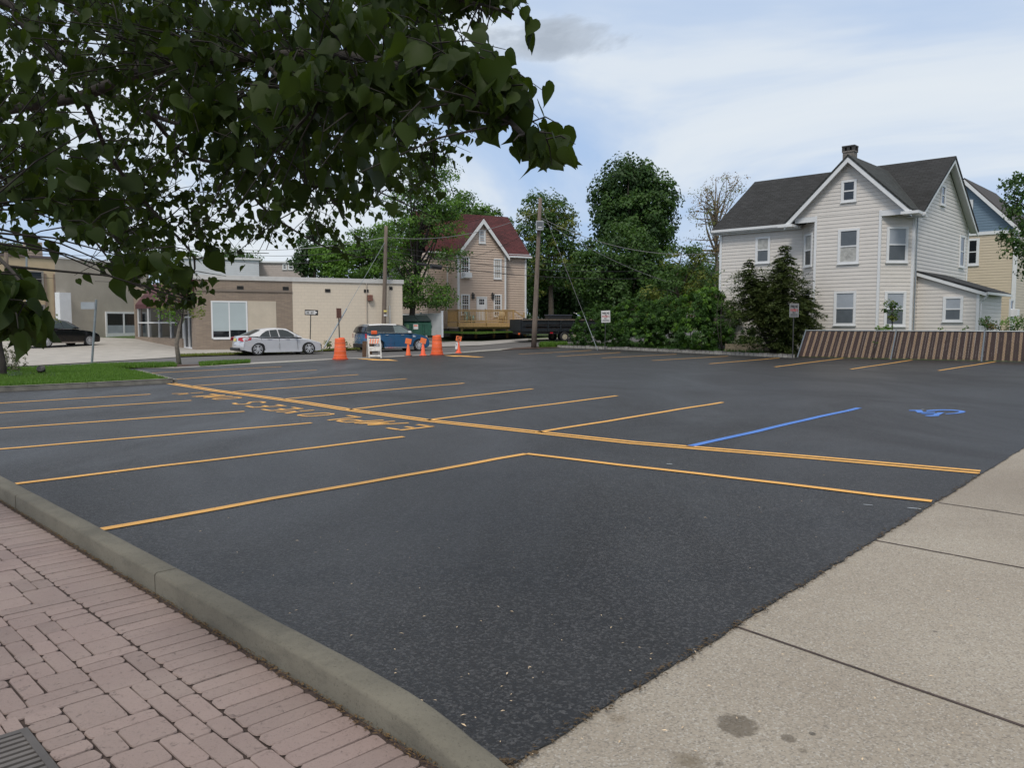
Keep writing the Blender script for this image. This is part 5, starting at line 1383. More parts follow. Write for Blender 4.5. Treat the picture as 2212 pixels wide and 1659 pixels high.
def place_car(name, label, cat, uvr, uvf, spec, hd=None):
    """stand the car on its two near wheels seen at uvr, uvf"""
    a, b = gp(*uvr), gp(*uvf); d = (b - a); ang = math.atan2(d.y, d.x) if hd is None else R(hd)
    f = Vector((math.cos(ang), math.sin(ang), 0)); left = Vector((-f.y, f.x, 0))
    m_ = (a + b) / 2; m_.z = min(T(a.x, a.y), T(b.x, b.y))
    c = m_ + left * (spec['W'] / 2 - .1) + f * (spec['L'] / 2 - (spec['xr'] + spec['xf']) / 2)
    t = make_car(name, label, cat, c, ang, spec)
    t.rotation_euler = (0, 0, ang); t.location.z = T(c.x, c.y) - .03; t.scale = (spec.get('sc', 1.0),) * 3
    return t
place_car('silver_sedan', 'silver saloon car parked at the far kerb in front of the store', 'car', (555, 768), (667, 763.5), sed, 37)
place_car('blue_crossover', 'blue small crossover with white roof parked beside the cream block wall', 'car', (809, 761.5), (907, 755), mini, 36)
place_car('dark_suv', 'black SUV parked on the apron at left, half hidden by leaves', 'car', (110, 751), (182, 746.5), suv, 66)

# --- tandem trailer with a load of odds and ends ---
def trailer():
    Y0 = 61.5; p = P(1230, 737, Y0); a = R(24)
    z = T(p.x, p.y) + .0; zz = EYE - (737.5 - 700) / FPX * Y0
    t = thing('utility_trailer', 'black tandem-axle dump trailer parked at far kerb behind the pole', 'trailer', (p.x, p.y, zz), a)
    # local: x along the trailer (front to the right), y away
    k = Y0 / FPX
    x0 = -4.0; x1 = 2.6; y0, y1 = .15, 2.1; zb, zt = .78, 1.72
    mb = MB(); mb.bx((x0, y0, zb), (x1, y1, zb + .10)); mb.bx((x0, y0, zb + .1), (x1, y0 + .06, zt - .1)).bx((x0, y1 - .06, zb + .1), (x1, y1, zt - .1)); mb.bx((x1 - .06, y0 + .06, zb + .1), (x1, y1 - .06, zt - .1)); mb.build('bed', M['dark_trailer'], t)
    mb = MB(); mb.bx((x0 - .08, y0 - .02, zb + .05), (x0 - .01, y1 + .02, zt - .04)); mb.build('tailgate', M['dark_trailer'], t)
    for x in [x0 + .05 + i * (x1 - x0 - .1) / 6 for i in range(7)]:
        MB().bx((x - .05, y0 - .07, zb), (x + .05, y0 - .005, zt - .1)).build('side_post', M['dark_trailer'], t)
    MB().bx((x0, y0 - .09, zt - .1), (x1, y0 + .06, zt)).build('top_rail', mat('rail_dusty', (.13, .10, .075), .8, .4, 6), t)
    MB().bx((x0, y0 - .06, zb + .38), (x1, y0 - .012, zb + .44)).build('side_rail', M['dark_trailer'], t)
    MB().bx((x0 + .1, y0 + .15, zb - .2), (x1 + .2, y1 - .15, zb - .005)).build('chassis', M['dark_steel'], t)
    rw = .375
    for x in (-.38, .45):
        for y in (y0 - .02, y1 + .02):
            s = -1 if y < 1 else 1
            Mx = Matrix.Translation((x, y, rw)) @ Euler((R(90) * (1 if s < 0 else -1), 0, 0)).to_matrix().to_4x4()
            w = MB().lathe([(.23, -.1), (rw * .93, -.11), (rw, -.06), (rw, .06), (rw * .93, .11), (.23, .10)], 24, Mx, close=True).build('wheel', M['rubber'], t, smooth=True)
            q = MB().lathe([(.235, .07), (.20, .085), (.17, .03), (.10, .03), (.09, .09), (.02, .09)], 20, Mx)
            for i in range(6): an = i * math.pi / 3; q.lathe([(.02, .0), (.02, .05)], 6, Mx @ Matrix.Translation((.135 * math.cos(an), .135 * math.sin(an), .03)))
            q.build('rim', mat('rim_cream', (.42, .38, .28), .6, .25, 12), w)
    q = MB(); q.bx((-.9, y0 - .14, .80), (.98, y0 + .02, .85)); q.prism([(-.9, y0 - .14, .80), (-1.02, y0 - .14, .55), (-.98, y0 - .14, .55), (-.86, y0 - .14, .80)], (0, .16, 0)); q.build('mudguard', M['dark_trailer'], t)
    MB().bx((-1.6, y0 - .08, .62), (-1.38, y0 - .02, .72)).build('side_light', M['tail_red'], t)
    MB().bx((x0 - .10, y0 + .1, .55), (x0 - .06, y0 + .36, .68)).build('tail_light', M['orange'], t)
    q = MB(); q.tube([(x1, (y0 + y1) / 2, .68), (x1 + 1.3, (y0 + y1) / 2, .62)], .06, 6); q.build('drawbar', M['dark_steel'], t)
    # load
    lz = zt - .12
    def W3(x, y, z): c, s = math.cos(a), math.sin(a); return (p.x + x * c - y * s, p.y + x * s + y * c, zz + z)
    b = thing('storage_trunk', 'long black storage box lying in the trailer load', 'box', W3(-.45, 1.0, lz - .2), a)
    MB().bx((-1.0, -.35, 0), (1.0, .35, .58)).build('trunk_body', M['black_plastic'], b, bevel=.03); MB().bx((-1.04, -.39, .585), (1.04, .39, .66)).build('lid', mat('trunk_lid', (.05, .055, .075), .4, .2), b, bevel=.02)
    b = thing('mini_bike', 'small blue and white motorbike standing in the trailer load', 'motorbike', W3(1.25, .8, lz - .35), a + R(60))
    for x in (-.42, .42):
        Mx = Matrix.Translation((x, 0, .26)) @ Euler((R(90), 0, 0)).to_matrix().to_4x4(); MB().lathe([(.17, -.04), (.24, -.045), (.26, 0), (.24, .045), (.17, .04)], 18, Mx, close=True).build('wheel', M['rubber'], b)
    q = MB(); q.tube([(-.42, 0, .26), (-.1, 0, .5), (.25, 0, .62), (.42, .0, .26)], .035, 6); q.tube([(.25, 0, .62), (.30, 0, .86)], .03, 6); q.build('frame', M['white_metal'], b)
    q = MB(); q.box((.02, 0, .70), (.42, .24, .26)); q.box((.28, 0, .84), (.22, .26, .24)); q.build('fairing', M['blue_cloth'], b, bevel=.07)
    MB().box((-.28, 0, .72), (.38, .2, .10)).build('saddle', M['white_metal'], b, bevel=.03)
    MB().tube([(.24, -.42, .98), (.30, -.2, .90), (.30, .2, .90), (.24, .42, .98)], .022, 6).build('handlebar', M['chrome'], b)
    b = thing('wheelbarrow_pan', 'upturned pale wheel and pan poking out of the trailer at its tail end', 'wheelbarrow', W3(-3.5, .6, lz - .1), a)
    Mx = Matrix.Translation((0, 0, .1)) @ Euler((R(75), 0, 0)).to_matrix().to_4x4(); MB().lathe([(.12, -.04), (.2, -.05), (.22, 0), (.2, .05), (.12, .04)], 16, Mx, close=True).build('tyre', M['rubber'], b); MB().lathe([(.12, -.02), (.12, .03), (.03, .05)], 16, Mx).build('rim', M['sign_white'], b)
    MB().tube([(.1, .1, .1), (.8, .2, .25), (1.4, .3, .2)], .03, 6).build('handle', M['wood_brown'], b)
    b = thing('scrap_heap', 'low heap of boards and pipes filling the trailer', 'scrap', W3(-.5, 1.0, lz - .55), a)
    r = random.Random(4)
    for i in range(16): 
        x, y = r.uniform(-2.8, 2.6), r.uniform(-.6, .6); an = r.uniform(-.5, .5); l = r.uniform(.4, .9)
        q = MB(); q.box((x, y, .32 + r.uniform(0, .28)), (2 * l, .12, .06), an, 0, r.uniform(-.15, .15)); q.build('board', M[r.choice(['wood_brown', 'bark', 'black_plastic', 'steel'])], b)
    q = MB(); q.box((-.2, 0, .1), (5.9, 1.7, .3)); q.build('loose_soil', M['mulch'], b)
    return W3
TW = trailer()

# ------------------------------------------------------------------ traffic barrels, cones, barricade
def barrel(u, v, vt, label):
    p = gp(u, v); k = p.y / FPX; H = (v - vt) * k; r = (28.5 if u < 800 else 25.5) * k / 2 * .98
    t = thing('traffic_barrel', label, 'barrel', p, 0, 'orange traffic barrels at the lot entrance')
    rings = [(.0, 1.05), (.20, 1.0), (.205, .93), (.40, .91), (.41, .88), (.60, .86), (.61, .835), (.80, .82), (.81, .79), (.955, .775), (.985, .74), (1.0, .70)]
    MB().lathe([(r * b, H * a) for a, b in rings] + [(.01, H)], 28).build('drum', M['orange'], t, smooth=True).modifiers.new('e', 'EDGE_SPLIT').split_angle = R(40)
    for a in (.215, .405, .605, .80):
        rr = float(np.interp(a, [x for x, _ in rings], [y for _, y in rings]))
        MB().lathe([(r * rr - .005, H * a - .012), (r * rr + .012, H * a - .012), (r * rr + .012, H * a + .012), (r * rr - .005, H * a + .012)], 28, close=True).build('band', M['orange_band'], t)
    MB().lathe([(r * 1.0, .0), (r * 1.22, .0), (r * 1.22, .05), (r * 1.0, .07)], 28, close=True).build('rubber_base', mat('base_orange', (.55, .08, .03), .7, .2), t)
    q = MB(); q.box((r * .25, 0, H + .02), (r * .9, .06, .035)); q.build('handle', M['orange'], t)
    return t
barrel(735, 776.5, 731, 'orange traffic barrel at left, standing by the white barricade')
barrel(944, 766.5, 725, 'orange traffic barrel at right, standing between two traffic cones')
def text_strokes(mb, word, O, D, U, N, h, w, sw, gap=.28):
    """block capitals on a sign face from strokes"""
    F5 = {'A': [[(0, 0), (.5, 1.6), (1, 0)], [(.2, .55), (.8, .55)]], 'N': [[(0, 0), (0, 1.6), (1, 0), (1, 1.6)]], 'E': [[(1, 0), (0, 0), (0, 1.6), (1, 1.6)], [(0, .82), (.8, .82)]],
          'O': [[(.2, 0), (0, .3), (0, 1.3), (.2, 1.6), (.8, 1.6), (1, 1.3), (1, .3), (.8, 0), (.2, 0)]], 'W': [[(0, 1.6), (.25, 0), (.5, 1.1), (.75, 0), (1, 1.6)]], 'Y': [[(0, 1.6), (.5, .8), (1, 1.6)], [(.5, .8), (.5, 0)]],
          'T': [[(0, 1.6), (1, 1.6)], [(.5, 1.6), (.5, 0)]], 'R': [[(0, 0), (0, 1.6), (.8, 1.6), (1, 1.4), (1, 1.0), (.8, .8), (0, .8)], [(.5, .8), (1, 0)]], 'P': [[(0, 0), (0, 1.6), (.8, 1.6), (1, 1.4), (1, 1.0), (.8, .8), (0, .8)]],
          'K': [[(0, 0), (0, 1.6)], [(1, 1.6), (0, .7)], [(.3, .95), (1, 0)]], 'I': [[(.5, 0), (.5, 1.6)]], 'G': [[(1, 1.3), (.8, 1.6), (.2, 1.6), (0, 1.3), (0, .3), (.2, 0), (.8, 0), (1, .3), (1, .75), (.6, .75)]],
          'F': [[(0, 0), (0, 1.6), (1, 1.6)], [(0, .82), (.8, .82)]], 'S': [[(1, 1.35), (.8, 1.6), (.2, 1.6), (0, 1.35), (0, 1.0), (.2, .85), (.8, .75), (1, .6), (1, .25), (.8, 0), (.2, 0), (0, .25)]], 'L': [[(0, 1.6), (0, 0), (1, 0)]], "'": [[(.5, 1.6), (.5, 1.2)]]}
    O, D, U, N = Vector(O), Vector(D), Vector(U), Vector(N); x = -(len(word) * w + (len(word) - 1) * w * gap) / 2
    for ch in word:
        for st in F5.get(ch, []):
            for a, b in zip(st[:-1], st[1:]):
                p = O + D * (x + a[0] * w) + U * (a[1] / 1.6 * h - h / 2); q = O + D * (x + b[0] * w) + U * (b[1] / 1.6 * h - h / 2)
                e = (q - p).normalized(); s = e.cross(N) * sw / 2; p = p - e * sw * .3; q = q + e * sw * .3
                mb.prism([p - s, q - s, q + s, p + s], N * .003)
        x += w * (1 + gap)
def cone(u, v, vt, base_m, cone_m, label, sign):
    p = gp(u, v); k = p.y / FPX; H = (v - vt) * k
    t = thing('traffic_cone', label, 'traffic cone', p, 0, 'orange traffic cones carrying wet tar signs')
    Hc = .72; b = .19
    q = MB(); q.box((0, 0, .02), (2 * b, 2 * b, .035)); q.build('base', base_m, t, bevel=.01)
    MB().lathe([(.145, .036), (.135, .06), (.038, Hc), (.03, Hc + .01), (.005, Hc + .01)], 20).build('body', cone_m, t, smooth=True).modifiers.new('e', 'EDGE_SPLIT').split_angle = R(50)
    sw = .32; zc = H - .145
    tilt = R(sign)
    q = MB(); q.box((.02, -.055, zc), (sw, .015, .29), 0, 0, tilt); s = q.build('sign_plate', mat('sign_orange', (.85, .20, .06), .5, .1), t, bevel=.004)
    q = MB(); q.box((0, -.045, Hc - .02), (.04, .012, H - Hc + .05)); q.build('sign_stake', M['wood_brown'], t)
    c, sn = math.cos(tilt), math.sin(tilt); D = Vector((c, 0, -sn)); U = Vector((sn, 0, c)); N = Vector((0, -1, 0)); O = Vector((.02, -.064, zc))
    if u > 960:
        q = MB(); text_strokes(q, 'WET', O + U * .065, D, U, N, .09, .055, .018); q.build('sign_lettering', M['sign_black'], s); q = MB(); text_strokes(q, 'TAR', O - U * .065, D, U, N, .09, .055, .018); q.build('sign_lettering', M['sign_black'], s)
        q = MB(); q.box((-.10, -.13, .42), (.13, .012, .38), 0, R(-10), R(6)); g = q.build('paper_sign', M['sign_white'], t)
        q = MB()
        for i in range(4): q.box((-.10 - .002 * i, -.150 + .012 * i, .52 - .075 * i), (.05, .004, .03))
        q.build('paper_lettering', M['sign_black'], g)
    return t
cone(881.9, 769, 731.2, M['rubber'], M['orange'], 'orange traffic cone on black base, left of three, blank sign on top', 12)
cone(914, 768, 730.2, M['orange_bright'], M['orange_bright'], 'bright orange cone with blank tilted sign, beside the left of the right barrel', 16)
cone(990.4, 762.5, 726, M['orange_bright'], M['orange_bright'], 'traffic cone with lettered WET TAR sign and white paper, rightmost', 10)
def barricade():
    p = gp(808, 772.5); k = p.y / FPX; a = R(18)
    t = thing('barricade', 'white folding A-frame barricade with orange stripes and orange lamp', 'barricade', p, a)
    H = 46 * k * 1.05; hw = .50 * 42 * k / 1.0 * .5 + .12
    hw = 27 * k / 2 * 1.05
    for yy, lean, mm in ((-.42, 1, 0), (.42, -1, 1)):
        lf = MB()
        def bar(x0, x1, z0, z1, m_, nm, wd=.035):
            f = lambda z: yy * (1 - z / H) * 1.0
            return MB().prism([(x0, f(z0), z0), (x1, f(z0), z0), (x1, f(z1), z1), (x0, f(z1), z1)], (0, wd, 0)).build(nm, m_, t)
        mm_ = M['dirty_white'] if mm == 0 else M['wood_brown']
        for sx in (-hw, hw - .07): bar(sx, sx + .07, 0, H, M['dirty_white'], 'leg')
        for (z0, z1) in ((H * .62, H * .86),):
            bar(-hw + .07, hw - .07, z0, z1, mm_, 'board')
            if mm == 0:
                f = lambda z: yy * (1 - z / H) - .004
                for i in range(4):
                    x0 = -hw + .08 + i * (2 * hw - .16) / 4; w = (2 * hw - .16) / 8; sh = (2 * hw - .16) / 8
                    MB().prism([(x0, f(z0), z0 + .01), (x0 + w, f(z0), z0 + .01), (x0 + w + sh, f(z1), z1 - .01), (x0 + sh, f(z1), z1 - .01)], (0, -.004, 0)).build('stripe', M['stripe_orange'], t)
        bar(-hw + .07, hw - .07, H * .30, H * .50, mm_ if mm == 0 else M['wood_brown'], 'board'); bar(-hw + .07, hw - .07, H * .06, H * .14, mm_, 'board'); bar(-hw + .07, hw - .07, H * .90, H * .97, M['dirty_white'], 'board')
    MB().box((.0, 0, H + .02), (.30, .12, .06)).build('lamp_bracket', M['dark_steel'], t)
    MB().box((.02, 0, H + .14), (.30, .10, .18)).build('warning_lamp', mat('lamp_orange', (.8, .12, .03), .25, .1), t, bevel=.03)
    b = P(779 + 4, 765, p.y + .25)
    q = thing('leaning_board', 'dark brown board leaning against the back of the barricade', 'board', (p.x - .62, p.y + .35, T(p.x, p.y)), a)
    MB().box((.22, 0, .42), (.5, .03, .84), 0, R(14)).build('panel', M['wood_brown'], q); MB().box((.22, .03, .42), (.06, .05, .8), 0, R(14)).build('batten', M['bark'], q)
barricade()

# ------------------------------------------------------------------ posts, signs, poles, wires
def one_way():
    p = gp(669.5, 757.5); p = P(669.5, 757, p.y + .6); k = p.y / FPX; p.z = T(p.x, p.y)
    t = thing('one_way_sign', 'black and white one way arrow sign on post behind silver car', 'sign', p, R(8)); zt = P(672, 675, p.y).z - p.z
    w, h = 28 * k, 11.5 * k; lean = .06
    MB().tube([(-.0, 0, 0), (.10, 0, zt + .1)], .03, 8).build('post', M['dark_steel'], t)
    cx = .14
    rot = R(2)
    MB().box((cx, -.045, zt), (w, .012, h), 0, 0, rot).build('sign_plate', M['sign_black'], t)
    q = MB(); y = -.058
    q.prism([(cx - w * .45, y, zt - h * .30), (cx + w * .20, y, zt - h * .30), (cx + w * .20, y, zt - h * .44), (cx + w * .45, y, zt), (cx + w * .20, y, zt + h * .44), (cx + w * .20, y, zt + h * .30), (cx - w * .45, y, zt + h * .30)], (0, .006, 0)); q.build('arrow', M['sign_white'], t)
    q = MB(); text_strokes(q, 'ONE', (cx - w * .26, y - .0, zt), X, Zv, -Yv, h * .34, w * .06, w * .018); q.build('lettering', M['sign_black'], t); q = MB(); text_strokes(q, 'WAY', (cx + w * .06, y - .0, zt), X, Zv, -Yv, h * .34, w * .06, w * .018); q.build('lettering', M['sign_black'], t)
one_way()
def side_sign():
    Y0 = gp(735, 757).y; p = P(734, 757, Y0); p.z = T(p.x, p.y)
    t = thing('edge_on_sign', 'brown-backed sign seen nearly edge-on atop dark post behind left barrel', 'sign', p, R(70)); zt = P(735, 666, Y0).z - p.z
    MB().tube([(-.0, 0, 0), (0, .05, zt)], .035, 8).build('post', M['dark_steel'], t)
    MB().box((0, -.03 + .05, zt - .30), (.55, .015, .62)).build('sign_plate', M['brown_metal'], t)
side_sign()
def pole_thing(name, label, base, top, r0, r1):
    t = thing(name, label, 'utility pole', base)
    d = Vector(top) - Vector(base)
    MB().tube([d * (i / 6) for i in range(7)], [r0 + (r1 - r0) * i / 6 for i in range(7)], 14).build('shaft', M['wood_pole'], t, smooth=True)
    return t
B1 = gp(828, 749.5); T1 = P(834, 488, B1.y)
p1 = pole_thing('utility_pole', 'grey-brown wooden utility pole in front of the cream block wall', B1, T1, .17, .11)
Y2 = gp(1153, 752).y; B2 = gp(1153, 752); T2 = P(1167, 427, Y2)
p2 = pole_thing('utility_pole', 'tall leaning wooden utility pole with a floodlight, beside the trailer', B2, T2, .185, .115)
def on_pole(u, v, Y): return P(u, v, Y)
def floodlight():
    c = P(1165.5, 488.5, Y2) - B2; k = Y2 / FPX; w, h = 16 * k, 20 * k
    MB().box((c.x, c.y - .32, c.z), (w, .30, h)).build('floodlight', M['sign_grey'], p2, bevel=.02)
    o = [x for x in p2.children][-1]
    MB().box((c.x, c.y - .48, c.z + .02), (w * .78, .02, h * .68)).build('lens', mat('lens', (.11, .12, .13), .2, .3, 6), o)
    MB().box((c.x, c.y - .15, c.z - h * .2), (.12, .25, .12)).build('bracket', M['dark_steel'], o)
    MB().box((c.x, c.y - .495, c.z - h * .2), (w * .5, .012, h * .12)).build('lamp', M['sign_white'], o)
floodlight()
for (v0, v1, m_) in ((672, 676, 'plate'), (681, 684, 'sign_white')):
    a = P(831.5, v0, B1.y) - B1; MB().lathe([(.155, -.06), (.165, -.06), (.165, .06), (.155, .06)], 14, Matrix.Translation((a.x, a.y, a.z)), close=True).build('pole_band', M[m_], p1)
def wire(label, a, b, sag, r=.016, m_='black_plastic', n=20, name='overhead_wire', cat='wire', group='overhead wires'):
    a, b = Vector(a), Vector(b); pts = [a.lerp(b, i / n) - Zv * sag * 4 * (i / n) * (1 - i / n) for i in range(n + 1)]
    o = MB().tube(pts, r, 5).build(name, M[m_], None, smooth=True); return tag(o, label, cat, group)
HC = HF.w(hsW0, htA + .5, 0)
YW = B1.y
FR = P(1600, 560, 66); FR2 = P(1600, 575, 66)
wire('dark cable from left pole to far right, highest of the parallel three', P(833.5, 531, YW), P(1590, 555, 70), 1.0)
wire('dark cable from left pole to far right, middle of the parallel three', P(833.5, 541, YW), P(1590, 566, 70), 1.1, .022)
cbl = wire('thick cable with black splice boxes, lowest of the parallel three', P(833.5, 557, YW), P(1590, 586, 70), 1.0, .026)
wire('pale service line sagging from the leaning pole to the white house', P(1168, 470, Y2), P(1557, 545, HC.y), .9, .018, 'wire_grey')
wire('service line dropping from the leaning pole behind the hedge', P(1168, 474, Y2), P(1440, 608, 58), .35, .018, 'wire_grey')
wire('pale line crossing the tan gable from leaning pole to left pole', P(1166, 456, Y2), P(834, 512, YW), .7, .02, 'wire_grey')
wire('thin drop line slanting from the leaning pole to the tan house gutter', P(1166, 484, Y2), P(975, 562, 66.5), .5, .014)
wire('pale line running from left pole toward far left under leaves', P(834, 512, YW), P(330, 520, 62), .8, .02, 'sign_grey')
wire('dark line running left from left pole just above the store roof', P(833, 531, YW), P(420, 538, 64), .6, .016)
wire('lower dark line running left from left pole above the store roof', P(833, 545, YW), P(420, 552, 64), .7, .016)
wire('dark wire crossing the sky above the peach office', P(-150, 520, 58), P(330, 548, 62), .5, .02)
wire('thin wire drooping across the peach office windows', P(-150, 565, 60), P(330, 610, 62), .4, .016)
wire('cable dipping from the block wall parapet to left pole', P(869, 612, YW + 2), P(834, 575, YW), .5, .016)
# splice boxes on the lowest cable belong to it
_A, _B = P(833.5, 557, YW), P(1590, 586, 70)
def cable_pt(t): return _A.lerp(_B, t) - Zv * 1.0 * 4 * t * (1 - t)
for u, l, r in ((913, .75, .10), (941, .8, .17), (1515, .9, .2), (1540, .9, .22)):
    tt = min((abs(uv(cable_pt(q / 400))[0] - u), q / 400) for q in range(400))[1]; c_ = cable_pt(tt); d_ = (cable_pt(tt + .01) - c_).normalized()
    MB().tube([c_ - d_ * l / 2 - Zv * r * .4, c_ + d_ * l / 2 - Zv * r * .4], r, 10).build('splice_box', M['black_plastic'], cbl)
# guy wires
g0 = gp(695.5, 746); g0 = P(695.5, 746, B1.y - 6); g0.z = T(g0.x, g0.y) + .02
gw = thing('guy_wire', 'slanting guy wire with grey tube guard at the cream wall', 'guy wire', g0)
gt_ = T1 * .88 + B1 * .12; d = gt_ - g0
MB().tube([(0, 0, 0), d], .014, 6).build('cable', M['steel'], gw); MB().tube([d * .03, d * .36], .05, 8).build('guard_tube', M['steel'], gw)
g0 = gp(1291, 756.5); d = P(1168, 441, Y2) - g0
gw = thing('guy_wire', 'pale guy wire running from leaning pole down through the hedge', 'guy wire', g0)
MB().tube([(0, 0, 0), d], .011, 6).build('cable', M['wire_grey'], gw); MB().tube([d * .0, d * .23], .022, 8).build('guard_tube', M['steel'], gw)

def parking_sign(label, u, v, u0, v0, u1, v1, tilt=0.0, shaded_plate=None):  # last argument: plate colour with shade painted in, instead of plain white
    p = gp(u, v); k = p.y / FPX; w = (u1 - u0) * k; h = (v1 - v0) * k; zc = P(u, (v0 + v1) / 2, p.y).z - p.z; dx = ((u0 + u1) / 2 - u) * k
    t = thing('parking_sign', label, 'sign', p, 0, 'customer parking signs along the hedge')
    MB().tube([(0, 0, -.1), (dx, 0, zc + h * .3)], .028, 8).build('post', M['dark_steel'], t)
    tl = R(tilt); c, s = math.cos(tl), math.sin(tl); D = Vector((c, 0, -s)); U = Vector((s, 0, c)); N = Vector((0, -1, 0))
    pl = MB().box((dx, -.045, zc), (w, .01, h), 0, 0, tl).build('sign_plate', shaded_plate or M['sign_white'], t, bevel=.004)
    O = Vector((dx, -.053, zc))
    q = MB(); text_strokes(q, 'PARKING', O + U * h * .28, D, U, N, h * .15, w * .085, w * .034)
    text_strokes(q, 'FOR', O + U * h * .135, D, U, N, h * .055, w * .04, w * .015)
    text_strokes(q, 'ONLY', O - U * h * .16, D, U, N, h * .08, w * .06, w * .022)
    for i, ww in enumerate((.72, .78)):
        a = O - U * h * (.29 + .09 * i); q.prism([a - D * w * ww / 2 - U * h * .018, a + D * w * ww / 2 - U * h * .018, a + D * w * ww / 2 + U * h * .018, a - D * w * ww / 2 + U * h * .018], N * .003)
    q.build('lettering', M['sign_black'], pl)
    q = MB(); text_strokes(q, "PIETRO'S", O + U * h * .01, D, U, N, h * .15, w * .078, w * .034); q.build('red_lettering', M['sign_red'], pl)
    b = MB()
    for sx in (-1, 1): b.box(O + D * sx * w * .475, (w * .02, .006, h * .97), 0, 0, tl)
    b.build('sign_border', M['sign_grey'], pl)
parking_sign('white parking sign with red line, on dark post at left end of hedge', 1306.5, 755, 1298, 671, 1317.5, 696.5, -2)
parking_sign('white parking sign, shade painted into its plate, on dark post in front of the spruce', 1712, 773.5, 1702, 655.5, 1722, 685, 0, M['sign_white_shaded'])
parking_sign('white tilted parking sign half swallowed by the hedge', 1491, 756.5, 1482, 668, 1501, 697, 5)
def street_sign():
    p = gp(198, 791.5); Y0 = p.y; top = P(208, 647, Y0); k = Y0 / FPX
    t = thing('street_sign', 'thin grey street-sign post leaning on island grass, blank blade seen from behind', 'sign', p)
    d = top - p; MB().tube([(0, 0, 0), d], .045, 8).build('post', M['steel'], t)
    c = P(191.5, 660, Y0) - p; MB().box((c.x, c.y - .06, c.z), (30 * k, .02, 15 * k)).build('sign_plate', mat('sign_back', (.36, .38, .41), .45, .1, metal=.3), t)
street_sign()
def lamp_post():
    Y0 = 62; p = P(60, 745, Y0); p.z = T(p.x, p.y); top = P(57, 525, Y0)
    t = thing('steel_pole', 'slim steel street pole in front of the peach office', 'pole', p); d = top - p
    MB().tube([(0, 0, 0), d], .07, 8).build('shaft', M['steel'], t); c = P(66, 611, Y0) - p
    MB().box((c.x, c.y, c.z), (.3, .3, .35)).build('junction_box', M['dark_steel'], t)
    p = P(20, 745, Y0 + 4); p.z = T(p.x, p.y); top = P(13, 545, Y0 + 4)
    pole_thing('utility_pole', 'brown wooden pole at far left edge in front of peach office', p, top, .2, .15)
lamp_post()
def spotlight():
    p = gp(90, 812); t = thing('garden_spotlight', 'small black garden spotlight standing in the low juniper', 'spotlight', (p.x, p.y, .05)); k = p.y / FPX
    h = P(91, 800, p.y).z - .05
    MB().tube([(0, 0, 0), (0, 0, h - .1)], .02, 6).build('stake', M['rubber'], t)
    MB().lathe([(.04, -.14), (.10, -.12), (.13, .10), (.12, .12), (.01, .08)], 14, Matrix.Translation((0, 0, h)) @ Euler((R(50), 0, R(20))).to_matrix().to_4x4()).build('lamp_head', M['black_plastic'], t)
spotlight()

# ------------------------------------------------------------------ dumpsters, vinyl fence, chain-link fence, blocks
def dumpster(u, v, Y0, label, w=2.0, ang=20):
    p = P(u, v, Y0); t = thing('dumpster', label, 'dumpster', p, R(ang), 'green dumpsters beside the cream wall')
    h0, h1, d = 1.15, 1.5, 1.25
    pr = [(0, 0, .12), (0, d, .12), (0, d, h1), (0, 0, h0)]
    MB().prism([(0, -.0, .15), (0, d, .15), (0, d, h1), (0, .25, h0 + .10), (0, 0, h0 - .12)], (w, 0, 0)).build('bin', M['dumpster'], t, bevel=.02)
    for i in range(2):
        x0 = i * w / 2
        MB().prism([(x0 + .02, -.06, h0 + .02), (x0 + w / 2 - .02, -.06, h0 + .02), (x0 + w / 2 - .02, d + .02, h1 + .06), (x0 + .02, d + .02, h1 + .06)], (0, 0, .05)).build('lid', M['dumpster_lid'], t)
    for x in (-.10, w): MB().box((x + .05, d * .5, .78), (.10, .85, .22)).build('fork_pocket', M['dumpster'], t)
    for i in range(2): MB().box((w * (.3 + .4 * i), -.05, .62), (.08, .1, .7)).build('rib', M['dumpster'], t)
    l = MB().box((w * .42, -.02, .78), (.36, .02, .36)).build('label', M['sign_white'], t)
    MB().box((w * .42, -.034, .86), (.26, .006, .08)).build('label_print', M['orange'], l)
    MB().box((w * .12, -.02, .8), (.24, .02, .3)).build('label', mat('label_green', (.12, .25, .12), .6, .2), t)
    for x in (.2, w - .2):
        for y in (.15, d - .15): MB().lathe([(.075, -.03), (.075, .03)], 10, Matrix.Translation((x, y, .078)) @ Euler((0, R(90), 0)).to_matrix().to_4x4()).build('caster', M['rubber'], t)
dumpster(873, 729.5, 57, 'green dumpster with sloping lids beside white vinyl fence')
dumpster(835, 729, 60, 'green dumpster mostly hidden behind the blue crossover')
def vinyl_fence():
    a, b = P(955, 727, 60), P(868, 727, 66); d = b - a; L_ = d.length; t = thing('vinyl_fence', 'white vinyl panel fence behind the green dumpster', 'fence', a, math.atan2(d.y, d.x))
    H = P(955, 676, 60).z - a.z
    MB().box((0, 0, H / 2 + .02), (.14, .14, H + .15)).box((0, 0, H + .13), (.18, .18, .05)).build('post', M['vinyl'], t)
    MB().box((L_ / 2, 0, H / 2 + .02), (.13, .13, H + .1)).build('post', M['vinyl'], t)
    q = MB(); n = int(L_ / .18)
    for i in range(n): q.box((.09 + .18 * (i + .5), 0, H / 2), (.172, .035, H - .14))
    q.build('panel', M['vinyl'], t)
    for z in (H - .06, .14): MB().box((L_ / 2, 0, z), (L_ - .1, .06, .12)).build('rail', M['vinyl'], t)
    b = gp(957, 730); 
vinyl_fence()
